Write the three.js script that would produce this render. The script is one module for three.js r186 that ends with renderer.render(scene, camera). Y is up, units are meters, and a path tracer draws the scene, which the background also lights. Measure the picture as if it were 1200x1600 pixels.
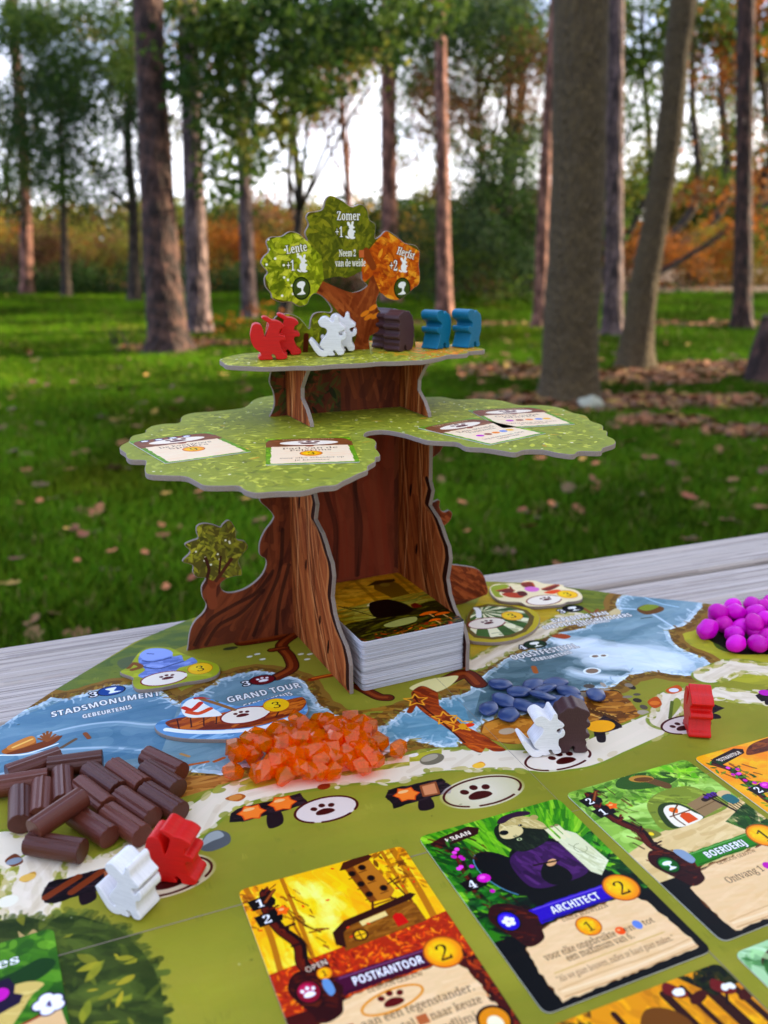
import * as THREE from 'three';
import { RoundedBoxGeometry } from 'three/addons/geometries/RoundedBoxGeometry.js';
import { ConvexGeometry } from 'three/addons/geometries/ConvexGeometry.js';
import { mergeGeometries, mergeVertices } from 'three/addons/utils/BufferGeometryUtils.js';
import { ImprovedNoise } from 'three/addons/math/ImprovedNoise.js';

// ---------- camera, sky, sun, exposure ----------
const TOP = 0.745;                       // height of the game board's face above the lawn, metres
const CAM = new THREE.Vector3(0, TOP + 0.222, 0), PITCH = THREE.MathUtils.degToRad(17.3);
const scene = new THREE.Scene();
const camera = new THREE.PerspectiveCamera(59.49, 0.75, 0.03, 400);
camera.position.copy(CAM);
camera.rotation.x = -PITCH;
camera.focus = 0.41;
camera.userData.fStop = 10.5;
const renderer = new THREE.WebGLRenderer({ antialias: true });
renderer.setSize(768, 1024);
renderer.toneMapping = THREE.LinearToneMapping;
renderer.toneMappingExposure = 3.75;
renderer.shadowMap.enabled = true;

const noise = new ImprovedNoise();
function rng(seed) { let s = seed | 0; return () => { s = (s + 0x6d2b79f5) | 0; let t = Math.imul(s ^ (s >>> 15), 1 | s); t = (t + Math.imul(t ^ (t >>> 7), 61 | t)) ^ t; return ((t ^ (t >>> 14)) >>> 0) / 4294967296; }; }
function fbm(x, y, z, o = 4) { let a = 0.5, s = 0; for (let i = 0; i < o; i++) { s += a * noise.noise(x, y, z); x *= 2.03; y *= 2.03; z *= 2.03; a *= 0.5; } return s; }
const { lerp, clamp, smoothstep } = THREE.MathUtils;

{ // pale late-afternoon sky: white veil of cloud with a little blue between, warmer low on the right
  const W = 1024, H = 512, data = new Float32Array(W * H * 4);
  for (let j = 0; j < H; j++) {
    const el = ((j + 0.5) / H - 0.5) * Math.PI, y = Math.sin(el), c = Math.cos(el);
    for (let i = 0; i < W; i++) {
      const az = ((i + 0.5) / W - 0.5) * 2 * Math.PI, x = Math.cos(az) * c, z = Math.sin(az) * c;
      const up = clamp(y, 0, 1), k = 1.6 / (up + 0.25);
      const cl = smoothstep(fbm(x * k * 1.3, z * k * 1.3, 3.7, 5) + 0.5, 0.3, 0.72);
      const blue = smoothstep(up, 0.02, 0.3) * 0.95;
      const clear = [lerp(0.9, 0.3, blue), lerp(0.95, 0.5, blue), lerp(1.08, 0.98, blue)];
      const cloud = [1.0, 1.02, 1.1], warm = 0.5 + 0.5 * x;
      const o = (j * W + i) * 4;
      for (let q = 0; q < 3; q++) data[o + q] = lerp(clear[q], cloud[q], cl * 0.7) * lerp([0.95, 0.98, 1.06][q], [1.16, 1.02, 0.82][q], warm) * 0.5 * (1.0 + 0.4 * (1 - smoothstep(y, 0.02, 0.55)));
      data[o + 3] = 1;
    }
  }
  const sky = new THREE.DataTexture(data, W, H, THREE.RGBAFormat, THREE.FloatType);
  sky.mapping = THREE.EquirectangularReflectionMapping; sky.magFilter = THREE.LinearFilter; sky.needsUpdate = true;
  scene.background = sky; scene.environment = sky;
}
const sun = new THREE.DirectionalLight(new THREE.Color(1, 0.83, 0.58), 5);
sun.position.set(20, 6.6, -9); sun.target.position.set(0, 0.7, -4);
sun.castShadow = true; sun.shadow.radius = 6; sun.shadow.mapSize.set(2048, 2048);
Object.assign(sun.shadow.camera, { left: -16, right: 16, top: 12, bottom: -12, near: 0.1, far: 60 });
scene.add(sun, sun.target);

// ---------- helpers ----------
const cm = 0.01, YAW = 0.395;            // the board, its tree and the table all lie turned by this much
const used = {};
function numbered(n) { const k = used[n] = (used[n] ?? -1) + 1; return k ? `${n}_${String(k).padStart(3, '0')}` : n; }
function tag(o, label, category, group) { o.userData.label = label; o.userData.category = category; if (group) o.userData.group = group; return o; }
function shade(o) { o.traverse((m) => { if (m.isMesh) { m.castShadow = true; m.receiveShadow = true; } }); return o; }
function mesh(name, geo, mat, parent) { const m = new THREE.Mesh(geo, mat); m.name = parent ? name : numbered(name); m.castShadow = m.receiveShadow = true; (parent ?? scene).add(m); return m; }
function thing(name, label, category, group) { const g = new THREE.Group(); g.name = numbered(name); scene.add(g); tag(g, label, category, group); return g; }
// board frame: s runs along the table, d towards the viewer, h up from the board's face (centimetres)
const ORIGIN = new THREE.Vector3(-0.0514, TOP, -0.4772), cy = Math.cos(YAW), sy = Math.sin(YAW);
function L(s, d, h = 0) { return new THREE.Vector3(ORIGIN.x + (s * cy + d * sy) * cm, TOP + h * cm, ORIGIN.z + (-s * sy + d * cy) * cm); }
function place(o, s, d, h = 0, turn = 0) { o.position.copy(L(s, d, h)); o.rotation.y = YAW + turn; return o; }
// a point seen in direction (px, py) of a 1200 x 1600 view at the distance D in front of the table's near side (metres)
const cp = Math.cos(PITCH), sp = Math.sin(PITCH);
function at(px, py, D) { const a = (px - 600) / 1400, b = (800 - py) / 1400, k = D / (cp + b * sp); return new THREE.Vector3(a * k, CAM.y + (b * cp - sp) * k, -D); }
function ground(px, py) { const b = (800 - py) / 1400, t = CAM.y / (sp - b * cp); return at(px, py, t * (cp + b * sp)); }

const pairs = (f) => { const o = []; for (let i = 0; i < f.length; i += 2) o.push([f[i], f[i + 1]]); return o; };
function canvas(w, h, draw) { const c = document.createElement('canvas'); c.width = w; c.height = h; draw(c.getContext('2d'), w, h); return c; }
function tex(c, repeat) { const t = new THREE.CanvasTexture(c); t.colorSpace = THREE.SRGBColorSpace; if (repeat) t.wrapS = t.wrapT = THREE.RepeatWrapping; return t; }
function grey(w, h, f, repeat = true) { // data texture of one value per texel
  const d = new Uint8Array(w * h * 4); for (let j = 0; j < h; j++) for (let i = 0; i < w; i++) { const v = clamp(f(i / w, j / h, i, j), 0, 1) * 255, o = (j * w + i) * 4; d[o] = d[o + 1] = d[o + 2] = v; d[o + 3] = 255; }
  const t = new THREE.DataTexture(d, w, h); t.magFilter = t.minFilter = THREE.LinearFilter; if (repeat) t.wrapS = t.wrapT = THREE.RepeatWrapping; t.needsUpdate = true; return t;
}
function path(c, p, closed = true) { c.beginPath(); for (let i = 0; i < p.length; i += 2) i ? c.lineTo(p[i], p[i + 1]) : c.moveTo(p[i], p[i + 1]); if (closed) c.closePath(); }
function curve(c, p, closed = true) { // Catmull-Rom through the points
  const n = p.length / 2, P = (i) => { i = closed ? (i + n) % n : clamp(i, 0, n - 1); return [p[2 * i], p[2 * i + 1]]; };
  c.beginPath(); c.moveTo(...P(0));
  for (let i = 0; i < (closed ? n : n - 1); i++) { const a = P(i - 1), b = P(i), d = P(i + 1), e = P(i + 2); c.bezierCurveTo(b[0] + (d[0] - a[0]) / 6, b[1] + (d[1] - a[1]) / 6, d[0] - (e[0] - b[0]) / 6, d[1] - (e[1] - b[1]) / 6, d[0], d[1]); }
  if (closed) c.closePath();
}
function blob(c, p, fill) { curve(c, p); c.fillStyle = fill; c.fill(); }
function line(c, p, w, col) { curve(c, p, false); c.lineWidth = w; c.strokeStyle = col; c.lineCap = 'round'; c.lineJoin = 'round'; c.stroke(); }
function oval(c, x, y, rx, ry, fill, rot = 0) { c.beginPath(); c.ellipse(x, y, rx, ry, rot, 0, 7); c.fillStyle = fill; c.fill(); }
function ragged(p, amp, r, step) { const o = []; for (let i = 0; i < p.length; i += 2) { const x = p[i], y = p[i + 1], j = (i + 2) % p.length, X = p[j], Y = p[j + 1], n = Math.max(1, Math.round(Math.hypot(X - x, Y - y) / step)); for (let k = 0; k < n; k++) o.push(x + (X - x) * k / n + (r() - 0.5) * amp, y + (Y - y) * k / n + (r() - 0.5) * amp); } return o; }
function brush(c, clipPts, cols, n, len, wid, ang, r, alpha = 0.5) { // painterly strokes inside an outline
  let x0 = 1e9, x1 = -1e9, y0 = 1e9, y1 = -1e9; for (let i = 0; i < clipPts.length; i += 2) { x0 = Math.min(x0, clipPts[i]); x1 = Math.max(x1, clipPts[i]); y0 = Math.min(y0, clipPts[i + 1]); y1 = Math.max(y1, clipPts[i + 1]); }
  c.save(); path(c, clipPts); c.clip(); c.globalAlpha = alpha; c.lineCap = 'round';
  for (let i = 0; i < n; i++) { const x = lerp(x0, x1, r()), y = lerp(y0, y1, r()), a = (typeof ang === 'function' ? ang(x, y) : ang) + (r() - 0.5) * 0.7, l = len * (0.4 + r()); c.strokeStyle = cols[Math.floor(r() * cols.length)]; c.lineWidth = wid * (0.3 + r()); c.beginPath(); c.moveTo(x, y); c.quadraticCurveTo(x + Math.cos(a) * l * 0.5 + (r() - 0.5) * wid, y + Math.sin(a) * l * 0.5 + (r() - 0.5) * wid * 2, x + Math.cos(a) * l, y + Math.sin(a) * l); c.stroke(); }
  c.restore();
}
function leaves(c, clipPts, cols, n, size, r, alpha = 0.9) { // small painted leaves inside an outline
  let x0 = 1e9, x1 = -1e9, y0 = 1e9, y1 = -1e9; for (let i = 0; i < clipPts.length; i += 2) { x0 = Math.min(x0, clipPts[i]); x1 = Math.max(x1, clipPts[i]); y0 = Math.min(y0, clipPts[i + 1]); y1 = Math.max(y1, clipPts[i + 1]); }
  c.save(); path(c, clipPts); c.clip();
  for (let i = 0; i < n; i++) { const x = lerp(x0, x1, r()), y = lerp(y0, y1, r()), a = r() * 6.3, l = size * (0.5 + r()), w = l * (0.42 + r() * 0.35); c.globalAlpha = alpha * (0.35 + 0.65 * r()); c.fillStyle = cols[Math.floor(r() * cols.length)]; c.beginPath(); c.moveTo(x - Math.cos(a) * l, y - Math.sin(a) * l); c.quadraticCurveTo(x - Math.sin(a) * w, y + Math.cos(a) * w, x + Math.cos(a) * l, y + Math.sin(a) * l); c.quadraticCurveTo(x + Math.sin(a) * w, y - Math.cos(a) * w, x - Math.cos(a) * l, y - Math.sin(a) * l); c.fill(); }
  c.restore();
}
function fringe(c, p, cols, n, len, wid, r, alpha = 0.7, off = 0) { // short painted dabs straddling an outline
  const q = p.length / 2; c.save(); c.lineCap = 'round';
  for (let i = 0; i < n; i++) { const k = Math.floor(r() * q), j = (k + 1) % q, f = r(), x = lerp(p[2 * k], p[2 * j], f), y = lerp(p[2 * k + 1], p[2 * j + 1], f), a = Math.atan2(p[2 * j + 1] - p[2 * k + 1], p[2 * j] - p[2 * k]) + Math.PI / 2 + (r() - 0.5) * 1.6, l = len * (0.3 + r()), d = off + (r() - 0.5) * len; c.globalAlpha = alpha * (0.4 + 0.6 * r()); c.strokeStyle = cols[Math.floor(r() * cols.length)]; c.lineWidth = wid * (0.4 + r()); c.beginPath(); c.moveTo(x + Math.cos(a) * d, y + Math.sin(a) * d); c.quadraticCurveTo(x + Math.cos(a) * (d + l * 0.5) + (r() - 0.5) * wid, y + Math.sin(a) * (d + l * 0.5) + (r() - 0.5) * wid, x + Math.cos(a + 0.3) * (d + l), y + Math.sin(a + 0.3) * (d + l)); c.stroke(); }
  c.restore(); }
function paw(c, x, y, r, col, squash = 1) { // pad and toes
  c.save(); c.translate(x, y); c.scale(1, squash); c.fillStyle = col;
  c.beginPath(); c.moveTo(-r, r * 0.5); c.bezierCurveTo(-r * 1.1, -r * 0.1, -r * 0.4, -r * 0.35, 0, -r * 0.4); c.bezierCurveTo(r * 0.4, -r * 0.35, r * 1.1, -r * 0.1, r, r * 0.5); c.bezierCurveTo(r * 0.7, r * 0.95, -r * 0.7, r * 0.95, -r, r * 0.5); c.fill();
  for (const [a, b] of [[-0.95, -0.75], [0, -1.1], [0.95, -0.75]]) { c.beginPath(); c.ellipse(a * r, b * r, r * 0.34, r * 0.42, a * 0.3, 0, 7); c.fill(); }
  c.restore();
}
function text(c, s, x, y, size, col, o = {}) { // o: font, align, rot, outline, w (squeeze into this width)
  c.save(); c.translate(x, y); if (o.rot) c.rotate(o.rot); const k = 40; c.scale(size / k, size / k); c.font = `${o.style ?? 'bold'} ${k}px ${o.font ?? 'serif'}`; c.textAlign = o.align ?? 'center'; c.textBaseline = 'middle';
  if (o.w) { const m = c.measureText(s).width; c.scale(o.w * k / size / m, 1); }
  if (o.outline) { c.lineWidth = k * (o.ow ?? 0.16); c.strokeStyle = o.outline; c.lineJoin = 'round'; c.strokeText(s, 0, 0); }
  c.fillStyle = col; c.fillText(s, 0, 0); c.restore();
}
function textAlong(c, s, pts, size, col, o = {}) { // letters set one by one along a polyline
  const seg = []; let len = 0; for (let i = 0; i + 3 < pts.length; i += 2) { const l = Math.hypot(pts[i + 2] - pts[i], pts[i + 3] - pts[i + 1]); seg.push([len, l, i]); len += l; }
  c.save(); c.font = 'bold 40px ' + (o.font ?? 'serif'); const ws = [...s].map((ch) => c.measureText(ch).width), tot = ws.reduce((a, b) => a + b, 0); c.restore();
  let u = 0; [...s].forEach((ch, i) => { const t = (u + ws[i] / 2) / tot * len; u += ws[i]; const [l0, l, k] = seg.find((q) => t <= q[0] + q[1]) ?? seg[seg.length - 1], f = (t - l0) / l; text(c, ch, lerp(pts[k], pts[k + 2], f), lerp(pts[k + 1], pts[k + 3], f), size, col, { ...o, w: ws[i] / tot * len * 0.98, rot: Math.atan2(pts[k + 3] - pts[k + 1], pts[k + 2] - pts[k]) }); });
}
// flat cut-outs: caps get planar uv over the box [x0,x1] x [y0,y1], sides are bare board
function cutout(pts, t, box, { bevel = 0.025, hole, flat = true, smooth = false, scale = 1 } = {}) {
  const mk = (p, K) => { let q = pairs(p).map(([x, y]) => new THREE.Vector2(x, flat ? -y : y)); if (smooth) { const cv = new THREE.CatmullRomCurve3(q.map((v) => new THREE.Vector3(v.x, v.y, 0)), true, 'centripetal'); q = cv.getPoints(q.length * 4).slice(0, -1).map((v) => new THREE.Vector2(v.x, v.y)); } return new K(q); };
  const sh = mk(pts, THREE.Shape); if (hole) sh.holes.push(mk(hole, THREE.Path));
  const g = new THREE.ExtrudeGeometry(sh, { depth: t - 2 * bevel, bevelEnabled: bevel > 0, bevelSize: bevel, bevelThickness: bevel, bevelOffset: -bevel, bevelSegments: 1, curveSegments: 6 });
  g.translate(0, 0, bevel);
  const p = g.attributes.position, uv = g.attributes.uv;
  for (let i = 0; i < p.count; i++) { const n = g.attributes.normal.getZ(i); if (Math.abs(n) > 0.9) uv.setXY(i, (p.getX(i) - box[0]) / (box[2] - box[0]), flat ? 1 - (-p.getY(i) - box[1]) / (box[3] - box[1]) : (p.getY(i) - box[1]) / (box[3] - box[1])); }
  if (flat) g.rotateX(-Math.PI / 2);
  g.scale(cm, cm, cm);
  return g;
}
// ---------- shared surfaces ----------
const weave = grey(256, 256, (u, v, i, j) => 0.5 + 0.22 * Math.sin(i * Math.PI / 4) * (0.6 + 0.4 * noise.noise(i * 0.05, j * 0.4, 1)) + 0.22 * Math.sin(j * Math.PI / 4) * (0.6 + 0.4 * noise.noise(i * 0.4, j * 0.05, 2)));
weave.repeat.set(24, 24);
function ptex(c, sat = 1.2, con = 1.18, lift = -0.03) { // printed art: inks are deep and saturated
  const x = c.getContext('2d'); x.setTransform(1, 0, 0, 1, 0, 0); const im = x.getImageData(0, 0, c.width, c.height), d = im.data;
  for (let i = 0; i < d.length; i += 4) { const g = d[i] * 0.3 + d[i + 1] * 0.55 + d[i + 2] * 0.15; for (let k = 0; k < 3; k++) { const v = (g + (d[i + k] - g) * sat) / 255; d[i + k] = clamp(((v - 0.5) * con + 0.5 + lift) * 1.03, 0.012, 0.97) * 255; } }
  x.putImageData(im, 0, 0); return tex(c);
}
function print(map, rough = 0.6, bump = 0.00003) { return new THREE.MeshPhysicalMaterial({ map, roughness: rough + 0.05, specularIntensity: 0.16, bumpMap: weave, bumpScale: bump }); }
const greyboard = new THREE.MeshStandardMaterial({ roughness: 0.95, map: tex(canvas(256, 256, (c) => { c.fillStyle = '#8d7f75'; c.fillRect(0, 0, 256, 256); const r = rng(5); for (let i = 0; i < 5000; i++) { c.fillStyle = ['#a39488', '#6f6159', '#b7a99c', '#82736a'][i % 4]; c.globalAlpha = 0.35; c.fillRect(r() * 256, r() * 256, 2 + r() * 10, 1.5); } }), true) });
// ---------- ground ----------
const R0 = rng(11);
const lawnTex = tex(canvas(1024, 1024, (c) => {
  c.fillStyle = '#26420c'; c.fillRect(0, 0, 1024, 1024); const r = rng(3);
  for (let i = 0; i < 2600; i++) { c.globalAlpha = 0.10; c.fillStyle = ['#17280c', '#4a6a1c', '#3a2c14', '#28480f'][i % 4]; c.beginPath(); c.ellipse(r() * 1024, r() * 1024, 8 + r() * 50, 6 + r() * 24, r() * 3, 0, 7); c.fill(); }
  for (let i = 0; i < 26000; i++) { c.globalAlpha = 0.4; c.strokeStyle = ['#22400d', '#4d7a1d', '#375f14', '#6a8a2c', '#56401e'][Math.floor(r() * 4.3)]; c.lineWidth = 1 + r(); const x = r() * 1024, y = r() * 1024; c.beginPath(); c.moveTo(x, y); c.lineTo(x + (r() - 0.5) * 14, y + (r() - 0.5) * 14); c.stroke(); }
}), true);
lawnTex.repeat.set(60, 60);
const bump = (x, z) => 0.05 * fbm(x * 0.35, z * 0.35, 1.5, 3);
{
  const g = new THREE.PlaneGeometry(240, 240, 240, 240); g.rotateX(-Math.PI / 2);
  const p = g.attributes.position; for (let i = 0; i < p.count; i++) p.setY(i, -0.005 + bump(p.getX(i), p.getZ(i)) * (Math.hypot(p.getX(i), p.getZ(i)) > 0.5 ? 1 : 0)); g.computeVertexNormals();
  mesh('lawn', g, new THREE.MeshStandardMaterial({ map: lawnTex, roughness: 1 })).userData.kind = 'structure';
}
// the leaf-strewn floor of the wood beyond the lawn, one sheet just above it
const floorTex = tex(canvas(1024, 1024, (c) => {
  c.fillStyle = '#3a2516'; c.fillRect(0, 0, 1024, 1024); const r = rng(7);
  for (let i = 0; i < 9000; i++) { c.globalAlpha = 0.55; c.fillStyle = ['#5a3318', '#2a1a10', '#7a4a22', '#43301c', '#8a5a2c', '#39401a'][Math.floor(r() * 6)]; c.beginPath(); c.ellipse(r() * 1024, r() * 1024, 3 + r() * 10, 2 + r() * 6, r() * 3, 0, 7); c.fill(); }
}), true); floorTex.repeat.set(20, 20);
{
  const n = 120, g = new THREE.PlaneGeometry(200, 80, n, 40); g.rotateX(-Math.PI / 2); g.translate(0, 0, -40 - 12.2);
  const p = g.attributes.position; for (let i = 0; i < p.count; i++) { let z = p.getZ(i), x = p.getX(i); if (z > -12.25) z += -0.5 + 1.2 * fbm(x * 0.4, 2, 5, 3) + (x > 0.5 ? 1.6 : -0.2); p.setXYZ(i, x, 0.012 + bump(x, z), z); } g.computeVertexNormals();
  mesh('forest_floor', g, new THREE.MeshStandardMaterial({ map: floorTex, roughness: 1 })).userData.kind = 'structure';
}
function spread(name, geo, mat, n, fn, label, category) {
  const m = new THREE.InstancedMesh(geo, mat, n), o = new THREE.Object3D(), col = new THREE.Color(); let k = 0;
  for (let i = 0; i < n * 4 && k < n; i++) { if (!fn(o, col)) continue; o.updateMatrix(); m.setMatrixAt(k, o.matrix); m.setColorAt(k, col); k++; }
  m.count = k; m.name = numbered(name); m.castShadow = m.receiveShadow = true; m.userData.kind = 'stuff'; tag(m, label, category); scene.add(m); return m;
}
// patches of brown leaves on the lawn, as places and radii (metres)
const patches = [[252, 548, 0.55, 0.35], [300, 540, 0.4, 0.3], [820, 590, 0.7, 0.5], [880, 640, 0.9, 0.45], [960, 640, 0.9, 0.35], [1080, 590, 0.8, 0.4], [1120, 640, 0.6, 0.3], [760, 512, 1.6, 0.5], [1010, 600, 0.7, 0.5], [1140, 580, 0.8, 0.3], [1040, 672, 0.35, 0.2], [1190, 690, 0.4, 0.2], [700, 512, 1.2, 0.4], [1100, 512, 2.2, 0.5], [350, 545, 0.5, 0.2]].map(([x, y, a, b]) => { const p = ground(x, y); return [p.x, p.z, a * 0.8, b * 0.8]; });
const bare = (x, z) => { let w = 0; for (const [a, b, c, d] of patches) w = Math.max(w, 1 - Math.hypot((x - a) / c, (z - b) / d)); return w + 0.35 * fbm(x * 1.3, z * 1.3, 9, 3); };
const wedge = (r, near, far, pow = 1) => { const D = near + (far - near) * Math.pow(r(), pow); return [(r() * 2 - 1) * (D * 0.47 + 0.3), -D]; };
{
  const bl = [], r = rng(21);
  for (let i = 0; i < 9; i++) { const a = r() * 6.3, h = 0.03 + r() * 0.035, b = 0.012 + r() * 0.03, x = (r() - 0.5) * 0.05, z = (r() - 0.5) * 0.05, w = 0.0022; const dx = Math.cos(a), dz = Math.sin(a);
    const g = new THREE.BufferGeometry(); g.setAttribute('position', new THREE.Float32BufferAttribute([x - dz * w, 0, z + dx * w, x + dz * w, 0, z - dx * w, x + dx * b * 0.4 + dz * w, h * 0.65, z + dz * b * 0.4 - dx * w, x + dx * b * 0.4 - dz * w, h * 0.65, z + dz * b * 0.4 + dx * w, x + dx * b, h, z + dz * b], 3)); g.setIndex([0, 1, 2, 0, 2, 3, 3, 2, 4]); g.computeVertexNormals(); bl.push(g); }
  const tuft = mergeGeometries(bl), gm = new THREE.MeshPhysicalMaterial({ color: 0xffffff, roughness: 0.9, specularIntensity: 0.05, side: THREE.DoubleSide });
  spread('grass', tuft, gm, 150000, (o, col) => {
    const [x, z] = wedge(R0, 1.2, 14.5, 1.15); if (bare(x, z) > 0.34 && R0() < 0.93) return false;
    const D = -z, far = clamp(D / 8, 0.9, 1.7); o.position.set(x, bump(x, z) - 0.004, z); o.rotation.set(0, R0() * 6.3, 0); o.scale.setScalar(far * (0.75 + R0() * 0.6));
    const q = fbm(x * 0.8, z * 0.8, 4, 3) + 0.2 * (R0() - 0.5), l = Math.max(0.3, 0.72 + 1.5 * q + 0.25 * R0()), dryish = smoothstep(fbm(x * 0.5, z * 0.5, 12, 3), 0.12, 0.4);
    col.setRGB((0.058 + 0.036 * R0() + 0.055 * dryish) * l, (0.13 + 0.055 * R0()) * l, 0.005 * l + 0.001); if (R0() < 0.03) col.setRGB(0.2, 0.15, 0.05); return true;
  }, 'dark green mown grass covering the garden behind the table', 'grass');
}
function leafGeo() { // a curled dry leaf with a pointed outline
  const out = [[0, -0.5], [0.2, -0.32], [0.14, -0.15], [0.36, 0.02], [0.2, 0.14], [0.26, 0.34], [0, 0.5], [-0.26, 0.34], [-0.2, 0.14], [-0.36, 0.02], [-0.14, -0.15], [-0.2, -0.32]];
  const pos = [0, 0, 0], idx = []; for (const [x, y] of out) pos.push(x, 0.35 * x * x * 2 + 0.12 * y * y * 3, y); for (let i = 0; i < 12; i++) idx.push(0, 1 + (i + 1) % 12, 1 + i);
  const g = new THREE.BufferGeometry(); g.setAttribute('position', new THREE.Float32BufferAttribute(pos, 3)); g.setIndex(idx); g.computeVertexNormals(); return g;
}
const LEAF = leafGeo(), leafMat = new THREE.MeshStandardMaterial({ color: 0xffffff, roughness: 0.85, side: THREE.DoubleSide });
const dry = (col, r) => { const k = r(); if (k < 0.45) col.setRGB(0.17 + 0.09 * r(), 0.07 + 0.03 * r(), 0.028); else if (k < 0.75) col.setRGB(0.13, 0.055 + 0.02 * r(), 0.03); else if (k < 0.93) col.setRGB(0.24 + 0.1 * r(), 0.11, 0.04); else col.setRGB(0.36, 0.22, 0.04); return col; };
spread('leaf_litter', LEAF, leafMat, 9500, (o, col) => {
  const r = R0; let x, z; if (r() < 0.86) { const [a, b, c, d] = patches[Math.floor(r() * patches.length)], q = Math.sqrt(r()) * 0.9, t = r() * 6.3; x = a + Math.cos(t) * q * c; z = b + Math.sin(t) * q * d; if (bare(x, z) < 0.1) return false; } else [x, z] = wedge(r, 1.6, 13, 0.9);
  o.position.set(x, bump(x, z) + 0.02 + r() * 0.03, z); o.rotation.set((r() - 0.5) * 0.9, r() * 6.3, (r() - 0.5) * 0.9); o.scale.setScalar(0.04 + r() * 0.05); dry(col, r); return true;
}, 'brown autumn leaves littering the grass under the trees', 'fallen leaves');
{ // single leaves lying on the near lawn
  const r = rng(77), cols = [0xb06a3a, 0x854628, 0xc4923e, 0xa05830, 0x6a3a22].map((h) => new THREE.MeshStandardMaterial({ color: h, roughness: 0.8, side: THREE.DoubleSide }));
  for (const [x, y, w, k] of [[262, 952, 30, 0], [133, 867, 36, 1], [120, 858, 20, 4], [178, 895, 26, 0], [108, 857, 16, 2], [35, 815, 22, 0], [65, 812, 24, 0], [112, 760, 24, 0], [183, 675, 24, 2], [30, 906, 32, 4], [230, 898, 24, 0], [125, 910, 22, 0], [302, 938, 26, 1], [313, 797, 24, 0], [370, 775, 22, 1], [255, 852, 20, 0], [262, 800, 20, 2], [385, 808, 20, 2], [908, 742, 22, 2], [842, 740, 26, 0], [928, 750, 26, 0], [722, 813, 22, 0], [860, 815, 22, 0], [814, 825, 24, 1], [1075, 804, 36, 1], [873, 726, 30, 4], [728, 862, 20, 0], [160, 620, 22, 1], [230, 598, 18, 2], [54, 608, 22, 4]]) {
    const p = ground(x, y), o = mesh('fallen_leaf', LEAF, cols[k]); o.position.set(p.x, bump(p.x, p.z) + 0.055, p.z); o.scale.setScalar(w / 1400 * -p.z * 0.9); o.rotation.set(0.35 * (r() - 0.2), r() * 6.3, 0.4 * (r() - 0.5));
    tag(o, 'dry brown or orange autumn leaf lying on the dark green lawn', 'fallen leaf', 'single dry leaves lying on the near lawn');
  }
}
// ---------- trees ----------
function barkTex(base, dark, light, seed, plates) {
  return canvas(256, 512, (c) => { const r = rng(seed); c.fillStyle = base; c.fillRect(0, 0, 256, 512);
    for (let i = 0; i < 1500; i++) { c.globalAlpha = 0.25 + 0.3 * r(); c.fillStyle = r() < 0.5 ? dark : light; const x = r() * 256, y = r() * 512, big = r() < 0.35, w = plates ? (big ? 14 + r() * 26 : 3 + r() * 9) : 2 + r() * 5, h = plates ? (big ? 40 + r() * 80 : 8 + r() * 30) : 4 + r() * 24; for (const X of [x, x - 256]) for (const Y of [y, y - 512]) { c.beginPath(); c.ellipse(X + 8, Y + 20, w / 2, h / 2, (r() - 0.5) * 0.3, 0, 7); c.fill(); } } });
}
const barkBump = grey(128, 256, (u, v) => { const a = u * Math.PI * 2, x = Math.cos(a) * 2.2, z = Math.sin(a) * 2.2, b = v * Math.PI * 2; return 0.5 + 0.9 * fbm(x * 1.6, Math.cos(b) * 1.1, z * 1.6 + Math.sin(b) * 1.1, 4); });
function bark(base, dark, light, seed, rx, ry, plates = true) { const t = tex(barkTex(base, dark, light, seed, plates), true); t.repeat.set(rx, ry); const b = barkBump.clone(); b.repeat.set(rx, ry); b.needsUpdate = true; return new THREE.MeshStandardMaterial({ map: t, bumpMap: b, bumpScale: 0.035, roughness: 0.95 }); }
const BARK = { pine: bark('#3a251f', '#190f0d', '#5c3f35', 1, 1, 1.6), red: bark('#855848', '#4a2e27', '#ac7a68', 2, 1, 1.6), beech: bark('#4c3e26', '#2c2214', '#6e5c38', 3, 2, 3, false), dark: bark('#3a2f24', '#1d1712', '#55473a', 4, 1, 3), grey: bark('#574240', '#2c2122', '#7c6662', 6, 1, 1.6) };
function trunkGeo(pts, rad, { seg = 14, rough = 0.06, flare = 0.5, seed = 1 } = {}) { // pts: Vector3 up the stem, rad: radius at each
  const cv = new THREE.CatmullRomCurve3(pts), n = Math.max(10, pts.length * 6), pos = [], uv = [], idx = [], len = cv.getLength();
  for (let i = 0; i <= n; i++) { const t = i / n, c = cv.getPoint(t), f = t * (rad.length - 1), k = Math.min(rad.length - 2, Math.floor(f)), r0 = lerp(rad[k], rad[k + 1], f - k), fl = 1 + flare * Math.exp(-t * len / 0.2);
    for (let j = 0; j <= seg; j++) { const a = (j % seg) / seg * Math.PI * 2, rr = r0 * (fl * (1 + (fl - 1) * 0.45 * Math.sin(a * 4 + seed)) + rough * noise.noise(Math.cos(a) * 1.7 + seed, t * len * 3, Math.sin(a) * 1.7) * 2); pos.push(c.x + Math.cos(a) * rr, c.y, c.z + Math.sin(a) * rr); uv.push(j / seg, t * len / 2); } }
  for (let i = 0; i < n; i++) for (let j = 0; j < seg; j++) { const a = i * (seg + 1) + j, b = a + seg + 1; idx.push(a, b, a + 1, a + 1, b, b + 1); }
  const g = new THREE.BufferGeometry(); g.setAttribute('position', new THREE.Float32BufferAttribute(pos, 3)); g.setAttribute('uv', new THREE.Float32BufferAttribute(uv, 2)); g.setIndex(idx); g.computeVertexNormals(); return g;
}
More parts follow.
